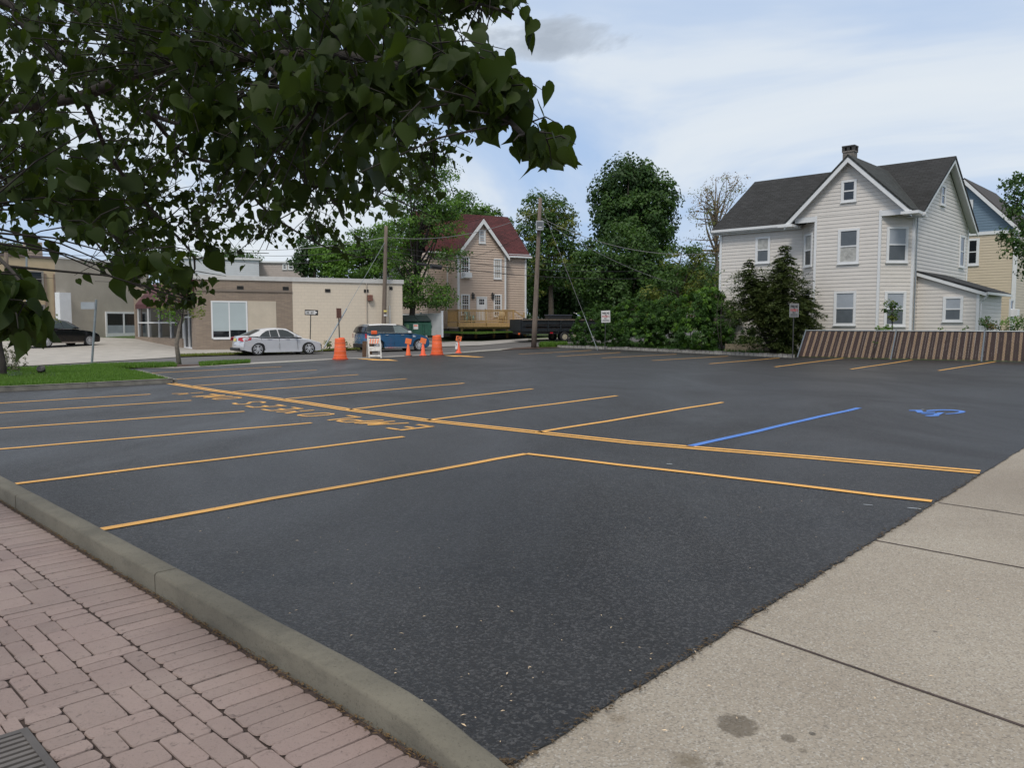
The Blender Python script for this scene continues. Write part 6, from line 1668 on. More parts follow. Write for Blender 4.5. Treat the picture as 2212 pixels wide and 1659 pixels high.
def slat_fence():
    a, b = gp(1722, 771.5), gp(2212, 782.5); d = b - a; d.z = 0; L_ = d.length + 7; ang = math.atan2(d.y, d.x)
    t = thing('slat_fence', 'leaning chain-link fence woven with brown and tan privacy slats', 'fence', a, ang)
    k = a.y / FPX; H = (771.5 - 714) * k
    lean = .18                                     # the whole run leans back and sideways
    brown = mat('slat_brown', (.060, .034, .030), .6, .25, 12); tan_ = mat('slat_tan', (.36, .245, .155), .6, .2, 12)
    sb, st_ = MB(), MB(); x = .05; i = 0
    r = random.Random(9); w = .104
    while x < L_:
        sh = .34 * max(0.0, 1 - x / 11.0) + .006 * r.uniform(-1, 1)
        tan_on = (i % 3 == 2)
        hh = H * (1 - .008 * r.random()); z0 = .03 + .02 * r.random()
        m_ = st_ if tan_on else sb
        if True:
            m_.prism([(x, 0, z0), (x + w * .94, 0, z0), (x + w * .94 + sh, lean * .6, hh - .02), (x + sh, lean * .6, hh - .02)], (0, .012, 0))
        x += w; i += 1
    # the weave: slats are ribbed by the wire mesh in front of them
    o = sb.build('brown_slat_panel', brown, t); o = st_.build('tan_slat_panel', tan_, t)
    wm = MB(); n = int(L_ / .11)
    for i in range(-8, n):
        for sg in (1, -1):
            x0, x1 = (i * .11, i * .11 + H * .8) if sg > 0 else (i * .11 + H * .8, i * .11)
            if min(x0, x1) < 0 or max(x0, x1) > L_: continue
            wm.tube([(x0, -.012, .03), (x1 + .1, lean * .6 - .012, H)], .003, 3, cap=False)
    o = wm.build('wire_mesh', M['dark_steel'], t)
    MB().tube([(.40, lean * .6 - .01, H + .005), (L_, lean * .6 - .01, H + .005)], .03, 8).build('top_rail', M['steel'], t)
    for x in (0.0, 4.4, 8.2, 11.8, 15.4): 
        sh = .40 if x == 0 else .34 * max(0, 1 - x / 11.0)
        MB().tube([(x, -.05, -.1), (x + sh, lean * .6 - .05, H + .06)], .036, 8).build('post', M['steel'], t)
slat_fence()
cb_ = mat('old_block', (.20, .165, .115), .9, .35, 5, .5, 30)
for i, (u0, u1, v) in enumerate(((1566, 1648, 765), (1649.5, 1717, 769))):
    a, b = gp(u0, v - 3.5), gp(u1, v - 2.0); d = b - a; k = a.y / FPX
    t = thing('wheel_stop', ('long weathered concrete wheel stop at the hedge foot, nearer the spruce centre', 'weathered concrete wheel stop beside the first fence post')[i], 'wheel stop', (a.x, a.y, 0), math.atan2(d.y, d.x), 'concrete wheel stops under the hedge')
    L_ = d.length; MB().prism([(0, 0, .02), (0, .30, .02), (0, .26, .52), (0, .05, .52)], (L_, 0, 0)).build('block', cb_, t, bevel=.04)

# ------------------------------------------------------------------ people: far off, mostly hidden
def skin_body(name, pts, edges, rad, m_, parent, lv=2):
    me = bpy.data.meshes.new(name); me.from_pydata(pts, edges, []); o = link(name, me, parent)
    s = o.modifiers.new('skin', 'SKIN'); s.use_smooth_shade = True
    for i, r in enumerate(rad): me.skin_vertices[0].data[i].radius = r if isinstance(r, tuple) else (r, r); me.skin_vertices[0].data[i].use_root = (i == 0)
    u = o.modifiers.new('sub', 'SUBSURF'); u.levels = u.render_levels = lv; me.materials.append(m_); return o
def person(label, loc, rz, bend, shirt, trousers, hairm, h=1.75, arms='down'):
    t = thing('person', label, 'person', loc, rz); k = h / 1.75
    # x right, y facing; bend tips the trunk forward from the hips
    hip = Vector((0, 0, .93)); cb, sb_ = math.cos(bend), math.sin(bend)
    tr = lambda x, y, z: tuple((hip + Vector((x, y * cb + z * sb_, z * cb - y * sb_))) * k)
    P_ = [tr(0, 0, 0), tr(0, 0, .12), tr(0, .0, .28), tr(0, -.01, .44), tr(0, .0, .52), tr(0, .02, .60), tr(0, .035, .69), tr(0, .04, .78)]
    E = [(i, i + 1) for i in range(7)]; Rr = [(.15, .11), (.135, .10), (.15, .11), (.16, .10), (.062, .06), (.06, .06), (.085, .10), (.06, .07)]
    def chain(start, pts, rs):
        b = len(P_); P_.extend(pts); Rr.extend(rs); E.append((start, b)); E.extend((b + i, b + i + 1) for i in range(len(pts) - 1))
    for s in (-1, 1):
        chain(0, [tuple(Vector(q) * k) for q in ((s * .10, .0, .86), (s * .11, .02, .48), (s * .11, -.02, .08), (s * .12, .12, .03))], [.085, .055, .042, .035])
        sh = Vector(tr(s * .19, 0, .42)); dn = Vector((0, .05 + .12 * sb_, -1)).normalized()
        el = sh + (Vector((s * .05, .02, 0)) + dn * .30) * k; wr = el + (Vector((0, .08, 0)) + dn * .25) * k
        chain(3, [tuple(sh), tuple(el), tuple(wr), tuple(wr + dn * .05 * k)], [.055, .042, .032, .036])
        palm = wr + dn * .08 * k
        for f in range(4):
            p0 = palm + Vector((0, (-.03 + .02 * f), 0)) * k; b = len(P_); P_.extend([tuple(p0 + dn * .03 * k), tuple(p0 + dn * (.07 + .01 * (f in (1, 2))) * k + Vector((-s * .015, 0, 0)) * k)]); Rr.extend([.009, .007]); E.append((len(P_) - 3 if False else b - 1 if f == 0 else palm_i, b)); E.append((b, b + 1))
            if f == 0: palm_i = b - 1
        b = len(P_); P_.append(tuple(wr + Vector((-s * .02, .05, -.05)) * k)); Rr.append(.010); E.append((palm_i, b))
    Rr = [tuple(q * k for q in r) if isinstance(r, tuple) else r * k for r in Rr]
    skin_body('body', P_, E, Rr, M['skin'], t)
    # shirt and trousers just proud of the body
    q = [tr(0, 0, -.02), tr(0, 0, .12), tr(0, 0, .28), tr(0, -.01, .44), tr(0, 0, .49)]; e = [(i, i + 1) for i in range(4)]; r = [(.165, .125), (.15, .115), (.165, .125), (.172, .115), (.08, .08)]
    for s in (-1, 1): b = len(q); q += [tr(s * .19, 0, .42), tuple((Vector(tr(s * .19, 0, .42)) / k + Vector((s * .04, .02, -.22))) * k)]; r += [.07, .06]; e += [(3, b), (b, b + 1)]
    skin_body('shirt', q, e, [tuple(z * k for z in w) if isinstance(w, tuple) else w * k for w in r], shirt, t)
    q = [tuple(Vector((0, 0, .95)) * k)]; r = [(.165, .125)]; e = []
    for s in (-1, 1): b = len(q); q += [tuple(Vector(z) * k) for z in ((s * .10, 0, .84), (s * .11, .02, .48), (s * .11, -.02, .12))]; r += [.10, .07, .058]; e += [(0, b), (b, b + 1), (b + 1, b + 2)]
    skin_body('trousers', q, e, [tuple(z * k for z in w) if isinstance(w, tuple) else w * k for w in r], trousers, t)
    # head detail
    hd = Vector(tr(0, .035, .71)); fw = (Vector(tr(0, 1, .71)) - Vector(tr(0, 0, .71))).normalized(); up = (Vector(tr(0, 0, 1)) - Vector(tr(0, 0, 0))).normalized(); rt = fw.cross(up)
    q = MB(); 
    Mh = Matrix.Translation(hd + up * .035 * k - fw * .015 * k) @ Matrix((rt, fw, up)).transposed().to_4x4()
    q.lathe([(.001, .125 * k), (.05 * k, .112 * k), (.085 * k, .075 * k), (.10 * k, .02 * k), (.098 * k, -.03 * k), (.08 * k, -.06 * k)], 16, Mh @ Matrix.Translation((0, -.015, 0))); q.build('hair', hairm, t, smooth=True)
    for s in (-1, 1):
        c = hd + fw * .105 * k + rt * s * .032 * k + up * .0; MB().box(c, (.02 * k, .012 * k, .012 * k)).build('eye', M['sign_black'], t)
        MB().box(hd + rt * s * .09 * k - up * .01, (.02 * k, .03 * k, .05 * k)).build('ear', M['skin'], t)
    MB().box(hd + fw * .115 * k - up * .035 * k, (.022 * k, .03 * k, .035 * k)).build('nose', M['skin'], t); MB().box(hd + fw * .10 * k - up * .07 * k, (.045 * k, .012 * k, .01 * k)).build('mouth', M['tail_red'], t)
q = P(775.5, 700, 54.5); person('brown-haired person behind the blue crossover, only the head showing', (q.x, q.y, P(775.5, 694, 54.5).z - 1.74), R(-60), 0.05, M['sign_grey'], M['denim'], M['hair'])
q = P(1128, 715, 66.5); person('person in pink bending over behind the trailer tail', (q.x, q.y, P(1128, 722, 66.5).z - .4), R(-90), 1.35, M['pink'], M['denim'], M['hair'], 1.5)

# ------------------------------------------------------------------ foliage
def unit(a): return a / np.maximum(np.linalg.norm(a, axis=1, keepdims=True), 1e-9)
def leaf_mesh(name, c, nrm, size, m, parent=None, aspect=.62, fold=.18, along=None, rng=RNG):
    """folded diamond leaves: base, side, tip, side"""
    n = len(c); nrm = unit(nrm)
    a = rng.normal(size=(n, 3)) if along is None else along + rng.normal(size=(n, 3)) * .35
    a = unit(a - nrm * (a * nrm).sum(1, keepdims=True)); b = np.cross(nrm, a)
    s = size[:, None]
    v = np.empty((n, 4, 3)); v[:, 0] = c - a * s * .5; v[:, 2] = c + a * s * .5
    v[:, 1] = c + b * s * aspect * .5 - a * s * .06 + nrm * s * fold; v[:, 3] = c - b * s * aspect * .5 - a * s * .06 + nrm * s * fold
    me = bpy.data.meshes.new(name); me.vertices.add(4 * n); me.vertices.foreach_set('co', v.ravel())
    me.loops.add(4 * n); me.loops.foreach_set('vertex_index', np.arange(4 * n)); me.polygons.add(n); me.polygons.foreach_set('loop_start', np.arange(0, 4 * n, 4))
    me.materials.append(m); me.update(calc_edges=True); return link(name, me, parent)
def clumps_in(lobes, per, rng, shell=(.45, 1.0)):
    out = []
    for (c, r) in lobes:
        n = max(1, int(per * (r[0] * r[1] * r[2]) ** (2 / 3)))
        d = unit(rng.normal(size=(n, 3))); q = rng.uniform(shell[0] ** 3, shell[1] ** 3, n) ** (1 / 3)
        out.append(np.c_[np.array(c) + d * q[:, None] * np.array(r), d])
    return np.vstack(out)
def branch_path(a, b, rng, n=6, sag=.0, wob=.06):
    a, b = np.array(a, float), np.array(b, float); L_ = np.linalg.norm(b - a); pts = []
    off = rng.normal(size=3) * wob * L_
    for i in range(n + 1):
        t = i / n; p = a + (b - a) * t + off * math.sin(math.pi * t) + np.array([0, 0, sag * L_ * math.sin(math.pi * t)]); pts.append(tuple(p))
    return pts
DT, DS = 2.1, 3.0
def tree(name, label, cat, base, lobes_px, Y, leaf, m, per=3.2, lpc=55, csize=.75, flat=.6, seed=1, bark='bark', r0=.22, limbs=14, group=None, lean=0.0, kz=1.0, up=.5, shell=(.4, 1.0), mats2=None, depth=.85):
    rng = np.random.default_rng(seed); k = Y / FPX; per *= DT; lpc = int(lpc * 1.3); leaf *= 1.08
    lobes = []
    for (u, v, ru, rv, *dy) in lobes_px:
        p = P(u, v, Y + (dy[0] if dy else 0)); lobes.append(((p.x, p.y, p.z), (ru * k, ru * k * depth, rv * k)))
    b = Vector(base); t = thing(name, label, cat, b, 0, group); o = np.array(b)
    C = clumps_in(lobes, per, rng, shell)
    big = max(lobes, key=lambda q: q[1][0] * q[1][2]); zmin = min(q[0][2] - q[1][2] for q in lobes); zmax = max(q[0][2] + q[1][2] * .6 for q in lobes)
    top = np.array([big[0][0], big[0][1], zmax]); fz = max(zmin, o[2] + .5); fork = np.array([o[0] + (big[0][0] - o[0]) * .25, o[1] + (big[0][1] - o[1]) * .25, fz])
    tp = [tuple(q - o) for q in (o - [0, 0, .2], o + (fork - o) * .5 + rng.normal(size=3) * [.06, .06, 0], fork, fork + (top - fork) * .5 + rng.normal(size=3) * [.2, .2, 0], top)]
    MB().tube(tp, [r0 * 1.25, r0, r0 * .85, r0 * .5, r0 * .12], 10).build('trunk', M[bark], t, smooth=True)
    idx = rng.choice(len(C), min(limbs, len(C)), replace=False)
    for i in idx:
        e = C[i, :3]; f = rng.uniform(.1, .8); z = min(fork[2] + (top[2] - fork[2]) * f * .8, e[2] - .1 if e[2] > fork[2] + .4 else fork[2]); 
        s = fork + (top - fork) * max(0, (z - fork[2]) / max(.1, top[2] - fork[2]))
        MB().tube([tuple(np.array(q) - o) for q in branch_path(s, e, rng, 5, .05)], [r0 * .38 * (1 - .85 * j / 5) for j in range(6)], 6).build('branch', M[bark], t, smooth=True)
    n = len(C) * lpc
    ci = np.repeat(np.arange(len(C)), lpc); g = rng.normal(size=(n, 3)) * [1, 1, flat]
    g *= (rng.uniform(.35, 1, (n, 1)) ** .6) / np.maximum(np.linalg.norm(g, axis=1, keepdims=True), .6)
    cs = csize * rng.uniform(.55, 1.25, len(C))
    pos = C[ci, :3] + g * cs[ci][:, None]
    nr = g * .8 + C[ci, 3:] * .5 + rng.normal(size=(n, 3)) * .55 + [0, 0, up]
    sz = leaf * rng.uniform(.6, 1.35, n)
    if mats2:
        sel = rng.random(len(C)) < mats2[1]; s2 = sel[ci]
        leaf_mesh('crown', pos[~s2] - o, nr[~s2], sz[~s2], m, t, rng=rng); leaf_mesh('crown', pos[s2] - o, nr[s2], sz[s2], mats2[0], t, rng=rng)
    else: leaf_mesh('crown', pos - o, nr, sz, m, t, rng=rng)
    return t
def at(u, v, Y): p = P(u, v, Y); p.z = T(p.x, p.y); return p

tree('maple_tree', 'tall dense dark green maple rising above the hedge, highest tree right of centre', 'tree', at(1372, 700, 76),
     [(1362, 392, 62, 50), (1395, 430, 66, 55, 1), (1325, 440, 50, 55), (1370, 480, 90, 60), (1420, 500, 45, 60, 2)], 76, .30, M['leaf_dark'], per=5.0, lpc=62, csize=.95, seed=11, r0=.4, limbs=22, mats2=(M['leaf_mid'], .35))
tree('maple_tree', 'mid green maple in front of the tall dark one, crown above the hedge', 'tree', at(1340, 700, 67),
     [(1335, 545, 75, 62), (1290, 590, 60, 60), (1385, 590, 60, 60), (1330, 625, 80, 45)], 67, .26, M['leaf_mid'], per=5.0, lpc=60, csize=.85, seed=12, r0=.25, limbs=16, mats2=(M['leaf_dark'], .3))
tree('open_crowned_tree', 'airy light green tree with sky gaps right of the leaning pole', 'tree', at(1190, 700, 80),
     [(1178, 455, 55, 42), (1205, 500, 45, 50), (1150, 500, 38, 45), (1190, 560, 60, 60), (1235, 560, 35, 70), (1150, 590, 40, 50)], 80, .26, M['leaf_mid'], per=4.2, lpc=46, csize=.9, flat=.4, seed=13, r0=.28, limbs=22, mats2=(M['leaf_yellow'], .22))
tree('dark_tree', 'dark shady tree between tan house and hedge, below the airy crown', 'tree', at(1170, 700, 86), [(1165, 640, 45, 55), (1215, 650, 50, 50), (1250, 670, 45, 40)], 86, .30, M['leaf_dark'], per=4.4, lpc=60, csize=1.0, seed=14, r0=.25, limbs=8)
tree('understory_tree', 'thin olive green tree left of the white house corner', 'tree', at(1470, 700, 60), [(1475, 560, 50, 45), (1450, 620, 55, 40), (1520, 600, 45, 50), (1500, 650, 55, 30), (1410, 650, 45, 30)], 60, .20, M['leaf_yellow'], per=3.6, lpc=48, csize=.75, flat=.4, seed=15, r0=.14, limbs=20, mats2=(M['leaf_mid'], .6))
tree('rusty_tree', 'sparse budding tree with thin bare twigs and rust leaves beside dark roof', 'tree', at(1548, 700, 78),
     [(1520, 440, 42, 32), (1560, 420, 42, 38), (1545, 480, 55, 40), (1588, 395, 26, 20), (1530, 530, 50, 40)], 78, .16, M['leaf_rust'], per=3.0, lpc=20, csize=.8, flat=.5, seed=16, bark='bark_light', r0=.2, limbs=70, shell=(.5, 1.05), mats2=(M['leaf_yellow'], .3))
tree('locust_tree', 'tall airy locust with layered foliage in front of the red roof', 'tree', at(877, 742, 61),
     [(925, 370, 66, 40), (955, 430, 55, 45), (890, 440, 60, 45), (930, 490, 75, 40), (860, 520, 50, 40), (970, 560, 34, 24), (880, 590, 60, 40), (925, 640, 52, 30), (960, 655, 30, 18), (870, 650, 35, 30)], 61, .17, M['leaf_mid'], per=5.6, lpc=56, csize=.85, flat=.34, seed=17, bark='bark_dark', r0=.26, limbs=34, mats2=(M['leaf_bright'], .35))
tree('bright_tree', 'bright green spreading tree rising behind the cream block wall', 'tree', at(775, 700, 78), [(745, 555, 55, 32), (790, 530, 55, 35), (715, 575, 32, 20), (820, 560, 45, 35), (770, 585, 70, 20), (840, 515, 40, 35), (720, 545, 40, 32)], 78, .24, M['leaf_bright'], per=5.2, lpc=50, csize=.85, flat=.35, seed=18, r0=.25, limbs=14, mats2=(M['leaf_mid'], .35))
tree('ivy_clad_tree', 'dark ivy-clad column of foliage behind the store roof', 'tree', at(676, 700, 84), [(672, 520, 26, 45), (684, 565, 32, 40), (660, 560, 24, 35)], 84, .28, M['leaf_dark'], per=5, lpc=60, csize=.8, seed=19, r0=.3, limbs=6)
tree('maple_tree', 'leafy maple crown showing just above the red roof ridge', 'tree', at(1050, 700, 92), [(1040, 470, 45, 26), (1072, 480, 30, 20), (1000, 462, 40, 40), (1020, 520, 60, 50)], 92, .32, M['leaf_mid'], per=4.6, lpc=55, csize=.95, seed=20, r0=.3, limbs=10, mats2=(M['leaf_bright'], .4))
tree('pine_tree', 'dark flat-topped pine beyond the peach office at far left', 'tree', at(16, 700, 95), [(10, 535, 34, 12), (40, 542, 22, 9), (-30, 545, 40, 20)], 95, .3, M['leaf_conifer'], per=4, lpc=60, csize=.9, flat=.3, seed=21, r0=.25, limbs=8)
tree('hazy_tree', 'tree tops behind the white sided block at left of centre', 'tree', at(520, 700, 110), [(430, 562, 45, 14), (500, 556, 30, 22), (350, 560, 50, 20), (545, 562, 25, 14)], 110, .28, M['leaf_mid'], per=3, lpc=40, csize=1.0, seed=22, r0=.2, limbs=10)
tree('edge_tree', 'leafy green tree at right edge in front of blue gable', 'tree', Vector((27.5, 37.5, 0)), [(2192, 385, 24, 24), (2205, 440, 38, 36), (2198, 505, 34, 24), (2260, 450, 60, 90), (2200, 545, 24, 16), (2270, 560, 60, 60)], 37, .15, M['leaf_mid'], per=13, lpc=34, csize=.42, seed=23, r0=.2, limbs=16, mats2=(M['leaf_dark'], .4))
p = gp(388, 786.5)
tree('street_tree', 'small young street tree with pale green leaves on the verge', 'tree', p, [(372, 610, 42, 26), (400, 640, 40, 34), (360, 655, 32, 26), (435, 672, 22, 14), (395, 680, 38, 20)], p.y, .105, M['leaf_bright'], per=8, lpc=26, csize=.36, flat=.7, seed=24, bark='bark_light', r0=.085, limbs=24, mats2=(M['leaf_yellow'], .4))
p = gp(8, 815)
tree('garden_tree', 'small yellow-green garden tree at left edge behind hanging leaves', 'tree', p, [(20, 700, 55, 30), (70, 715, 35, 24), (-20, 690, 60, 50), (85, 690, 22, 14)], p.y, .09, M['leaf_yellow'], per=14, lpc=34, csize=.26, seed=25, bark='bark_dark', r0=.09, limbs=14, mats2=(M['leaf_mid'], .5))
p = P(1928, 716, 40.4); p.z = 0
tree('sapling', 'small sapling with round leafy head standing against the lower right bay window', 'tree', p, [(1921, 662, 18, 12), (1924, 678, 20, 13), (1930, 690, 10, 8)], 40.4, .11, M['leaf_mid'], per=18, lpc=30, csize=.24, seed=26, bark='bark', r0=.035, limbs=10, mats2=(M['leaf_yellow'], .25))

# shrubs and hedges -----------------------------------------------------
def shrub(name, label, cat, lobes_px, Y, leaf, m, per=26, lpc=26, csize=.28, seed=1, group=None, mats2=None, stems=10, base_v=None, shell=(.72, 1.0), z0=0.0, up=.35, aspect=.62, depth=.8):
    rng = np.random.default_rng(seed); k = Y / FPX; lobes = []
    if per < 35 and (len(lobes_px) > 3 or lpc > 11): per *= DS; lpc = int(lpc * 1.6)
    for (u, v, ru, rv, *dy) in lobes_px:
        p = P(u, v, Y + (dy[0] if dy else 0)); lobes.append(((p.x, p.y, max(p.z, z0)), (ru * k, ru * k * depth, rv * k)))
    ox = np.mean([q[0][0] for q in lobes]); oy = np.mean([q[0][1] for q in lobes]); o = np.array([ox, oy, T(ox, oy)])
    t = thing(name, label, cat, o, 0, group)
    C = clumps_in(lobes, per, rng, shell); C = C[C[:, 2] > o[2] + .05]
    n = len(C) * lpc; ci = np.repeat(np.arange(len(C)), lpc)
    g = rng.normal(size=(n, 3)) * [1, 1, .8]; g *= (rng.uniform(.3, 1, (n, 1)) ** .6) / np.maximum(np.linalg.norm(g, axis=1, keepdims=True), .6)
    cs = csize * rng.uniform(.6, 1.3, len(C)); pos = C[ci, :3] + g * cs[ci][:, None]; pos[:, 2] = np.maximum(pos[:, 2], o[2] + .02)
    nr = g * .6 + C[ci, 3:] * .7 + rng.normal(size=(n, 3)) * .5 + [0, 0, up]; sz = leaf * rng.uniform(.6, 1.35, n)
    if mats2:
        sel = rng.random(len(C)) < mats2[1]; s2 = sel[ci]; leaf_mesh('foliage', pos[~s2] - o, nr[~s2], sz[~s2], m, t, aspect, rng=rng); leaf_mesh('foliage', pos[s2] - o, nr[s2], sz[s2] * (mats2[2] if len(mats2) > 2 else 1), mats2[0], t, aspect, rng=rng)
    else: leaf_mesh('foliage', pos - o, nr, sz, m, t, aspect, rng=rng)
    for i in range(stems):
        c = lobes[rng.integers(len(lobes))]; e = np.array(c[0]) + rng.normal(size=3) * np.array(c[1]) * .45; s = np.array([c[0][0] + rng.normal() * c[1][0] * .4, c[0][1] + rng.normal() * .2, T(c[0][0], c[0][1])])
        MB().tube([tuple(np.array(q) - o) for q in branch_path(s, e, rng, 4)], [.028, .024, .02, .014, .006], 5).build('stem', M['bark_dark'], t, smooth=True)
    return t
shrub('clipped_hedge', 'rounded clipped hedge end beside the trailer, behind leftmost parking sign', 'hedge', [(1275, 705, 36, 42), (1305, 695, 40, 40), (1255, 722, 24, 24), (1330, 712, 40, 38)], 54.5, .09, M['leaf_hedge'], per=34.9, lpc=40, csize=.13, seed=31, stems=8, shell=(.86, 1.0), up=.6, mats2=(M['leaf_bright'], .12))
shrub('hedge_bush', 'dense green hedge bush, middle of the row along the granite kerb', 'hedge', [(1365, 688, 46, 40), (1410, 690, 46, 40), (1385, 725, 55, 32), (1450, 680, 42, 42), (1440, 725, 42, 32)], 52, .09, M['leaf_hedge'], per=34.9, lpc=40, csize=.14, seed=32, stems=8, shell=(.86, 1.0), up=.6, mats2=(M['leaf_bright'], .14, 1.3))
shrub('overgrown_shrub', 'overgrown shrub with large pale maple shoots between hedge and spruce', 'shrub', [(1500, 670, 46, 40), (1550, 690, 46, 44), (1510, 722, 52, 36), (1590, 715, 46, 38), (1530, 645, 34, 22), (1640, 735, 40, 24)], 48.6, .10, M['leaf_hedge'], per=34, lpc=36, csize=.18, seed=33, stems=10, shell=(.84, 1.0), up=.6, mats2=(M['leaf_bright'], .2, 1.7))
shrub('climbing_vine', 'thin climbing vine on the left corner of the white house', 'vine', [(1562, 640, 9, 36), (1580, 655, 7, 34), (1556, 600, 6, 20)], 47.6, .13, M['leaf_yellow'], per=12, lpc=9, csize=.22, seed=34, stems=3, mats2=(M['leaf_mid'], .5))
shrub('fence_vine', 'small leafy vine trailing over the fence rail under the lean-to window', 'vine', [(2040, 713, 10, 5), (2070, 711, 14, 4), (2100, 710, 16, 5)], 38.6, .12, M['leaf_mid'], per=30, lpc=9, csize=.12, seed=35, stems=2, z0=1.2, mats2=(M['leaf_bright'], .3))
shrub('rose_bush', 'reddish-green bush behind the fence at the lean-to corner', 'shrub', [(2133, 695, 16, 13), (2150, 703, 16, 9)], 38.6, .10, M['leaf_mid'], per=34, lpc=16, csize=.2, seed=36, stems=5, mats2=(M['leaf_rust'], .25))
shrub('feathery_bush', 'feathery light green bush behind the fence at the far right', 'shrub', [(2180, 700, 22, 12), (2205, 697, 16, 14)], 38.4, .08, M['leaf_bright'], per=34, lpc=18, csize=.22, seed=37, stems=5, mats2=(M['leaf_mid'], .5))
shrub('fence_shoot', 'small leafy shoots over the fence below the sapling', 'shrub', [(1910, 709, 16, 6), (1900, 713, 10, 5)], 39.7, .11, M['leaf_bright'], per=34, lpc=12, csize=.15, seed=38, stems=2, z0=1.2)
def hang(u, v, Y0, lab, seed): shrub('fence_sprig', lab, 'vine', [(u, v, 9, 6)], Y0, .11, M['leaf_mid'], per=40, lpc=8, csize=.12, seed=seed, stems=1)
hang(1893, 742, 38.9, 'small green sprig growing through the slats near second fence post', 39); hang(2052, 734, 37.9, 'small green sprig hanging on the slats under the lean-to window', 40)
shrub('fence_weed', 'dark leafy weed creeping up the fence foot at right edge', 'shrub', [(2185, 752, 18, 10), (2200, 768, 20, 8), (2212, 745, 14, 14)], 37.0, .08, M['leaf_dark'], per=40, lpc=10, csize=.2, seed=41, stems=4)
shrub('corner_weed', 'low weeds at the foot of the cream block wall beside the guy wire', 'shrub', [(708, 745, 12, 7), (742, 746, 14, 8), (765, 748, 9, 6)], 50, .11, M['leaf_mid'], per=22, lpc=14, csize=.22, seed=42, stems=4, mats2=(M['leaf_yellow'], .4))
k0 = gp(25, 806)
shrub('dome_shrub', 'dense pale green dome-shaped shrub at left edge of the island', 'shrub', [(22, 782, 32, 26), (-10, 780, 44, 32)], k0.y, .055, M['leaf_dome'], per=190, lpc=24, csize=.10, seed=43, stems=6, shell=(.85, 1.0), up=.6)
k0 = gp(70, 818)
shrub('juniper', 'low blue-green juniper spreading on the mulch bed by the spotlight', 'shrub', [(75, 818, 40, 10), (35, 814, 26, 14), (110, 815, 20, 7)], k0.y, .07, M['leaf_juniper'], per=110, lpc=22, csize=.14, seed=44, stems=4, aspect=.3, up=.7)

# spruce: whorled drooping boughs ------------------------------------------
def spruce(label, u, vb, vt, Y, half, seed, tops, rough=.25):
    rng = np.random.default_rng(seed); base = P(u, vb, Y); base.z = 0; k = Y / FPX; t = thing('spruce_tree', label, 'tree', base)
    o = np.array(base); H = (P(u, vt, Y).z)
    pos, nr, al = [], [], []
    trunks = [(0, H)] + [((q[0] - u) * k, P(q[0], q[1], Y).z) for q in tops]
    for dx, h in trunks:
        MB().tube([(dx * .2, 0, -.1), (dx * .8, 0, h * .4), (dx, 0, h * .75), (dx, 0, h)], [.12, .08, .045, .008], 8).build('trunk', M['bark_dark'], t, smooth=True)
        z = .25 if dx == 0 else h * .35
        while z < h - .1:
            f = 1 - z / h
            nb = int(rng.integers(6, 9)) if z < h * .9 else 4
            for b in range(nb):
                a = rng.uniform(0, 6.283); L_ = (half * k) * float(np.interp(1 - f, [0, .2, .45, .62, .75, .9, 1], [.55, .8, 1, .8, .42, .2, .05])) * rng.uniform(.4, 1.15) * (1 if dx == 0 else .66) + .12
                x0 = dx * min(1, z / h * 1.3); tl_ = rng.uniform(-.05, .45)
                n = max(4, int(L_ / .09)); 
                d = np.array([math.cos(a), math.sin(a), 0]); sd = np.array([-d[1], d[0], 0])
                for i in range(n):
                    s = (i + 1) / n; c = np.array([x0, 0, z]) + d * L_ * s + np.array([0, 0, L_ * (tl_ * s - (.22 + tl_) * s * s)])
                    m_ = 9
                    w = .24 * (1 - .55 * s) * min(1, L_)
                    q = rng.normal(size=(m_, 3)) * [1, 1, .35]
                    pos.append(c + q * w * .6); nr.append(np.tile([0, 0, 1.0], (m_, 1)) + rng.normal(size=(m_, 3)) * .45)
                    al.append(np.tile(d, (m_, 1)) * 1.0 + sd * rng.normal(size=(m_, 1)) * 1.1 + [0, 0, -.15])
                if rng.random() < .3: MB().tube([(x0, 0, z), tuple(np.array([x0, 0, z]) + d * L_ * .8 + [0, 0, -L_ * .12])], [.02, .005], 4).build('bough', M['bark_dark'], t)
            z += rng.uniform(.08, .17)
    lob = []
    for (uu, vv, ru, rv) in ((1618, 625, 42, 46), (1648, 606, 34, 34), (1700, 640, 48, 60), (1655, 690, 76, 46), (1596, 660, 26, 36), (1640, 735, 60, 22), (1715, 715, 36, 34)):
        c_ = P(uu, vv, Y); lob.append(((c_.x - base.x, c_.y - base.y, c_.z), (ru * k, ru * k * .8, rv * k)))
    C = clumps_in(lob, 38, rng, (.5, 1.05)); ci = np.repeat(np.arange(len(C)), 46); g = rng.normal(size=(len(ci), 3)) * [.24, .24, .08]
    pos.append(C[ci, :3] + g); nr.append(rng.normal(size=(len(ci), 3)) * .45 + [0, 0, 1]); al.append(C[ci, 3:] + rng.normal(size=(len(ci), 3)) * .5)
    pos = np.vstack(pos); nr = np.vstack(nr); al = np.vstack(al); ok = pos[:, 2] > .05
    leaf_mesh('needles', pos[ok], nr[ok], rng.uniform(.10, .22, ok.sum()), M['leaf_conifer'], t, .30, .05, al[ok], rng)
spruce('bushy dark spruce with two leaders in front of the white house', 1690, 757, 527, 43.0, 80, 51, [(1614, 556), (1738, 620), (1640, 590)])

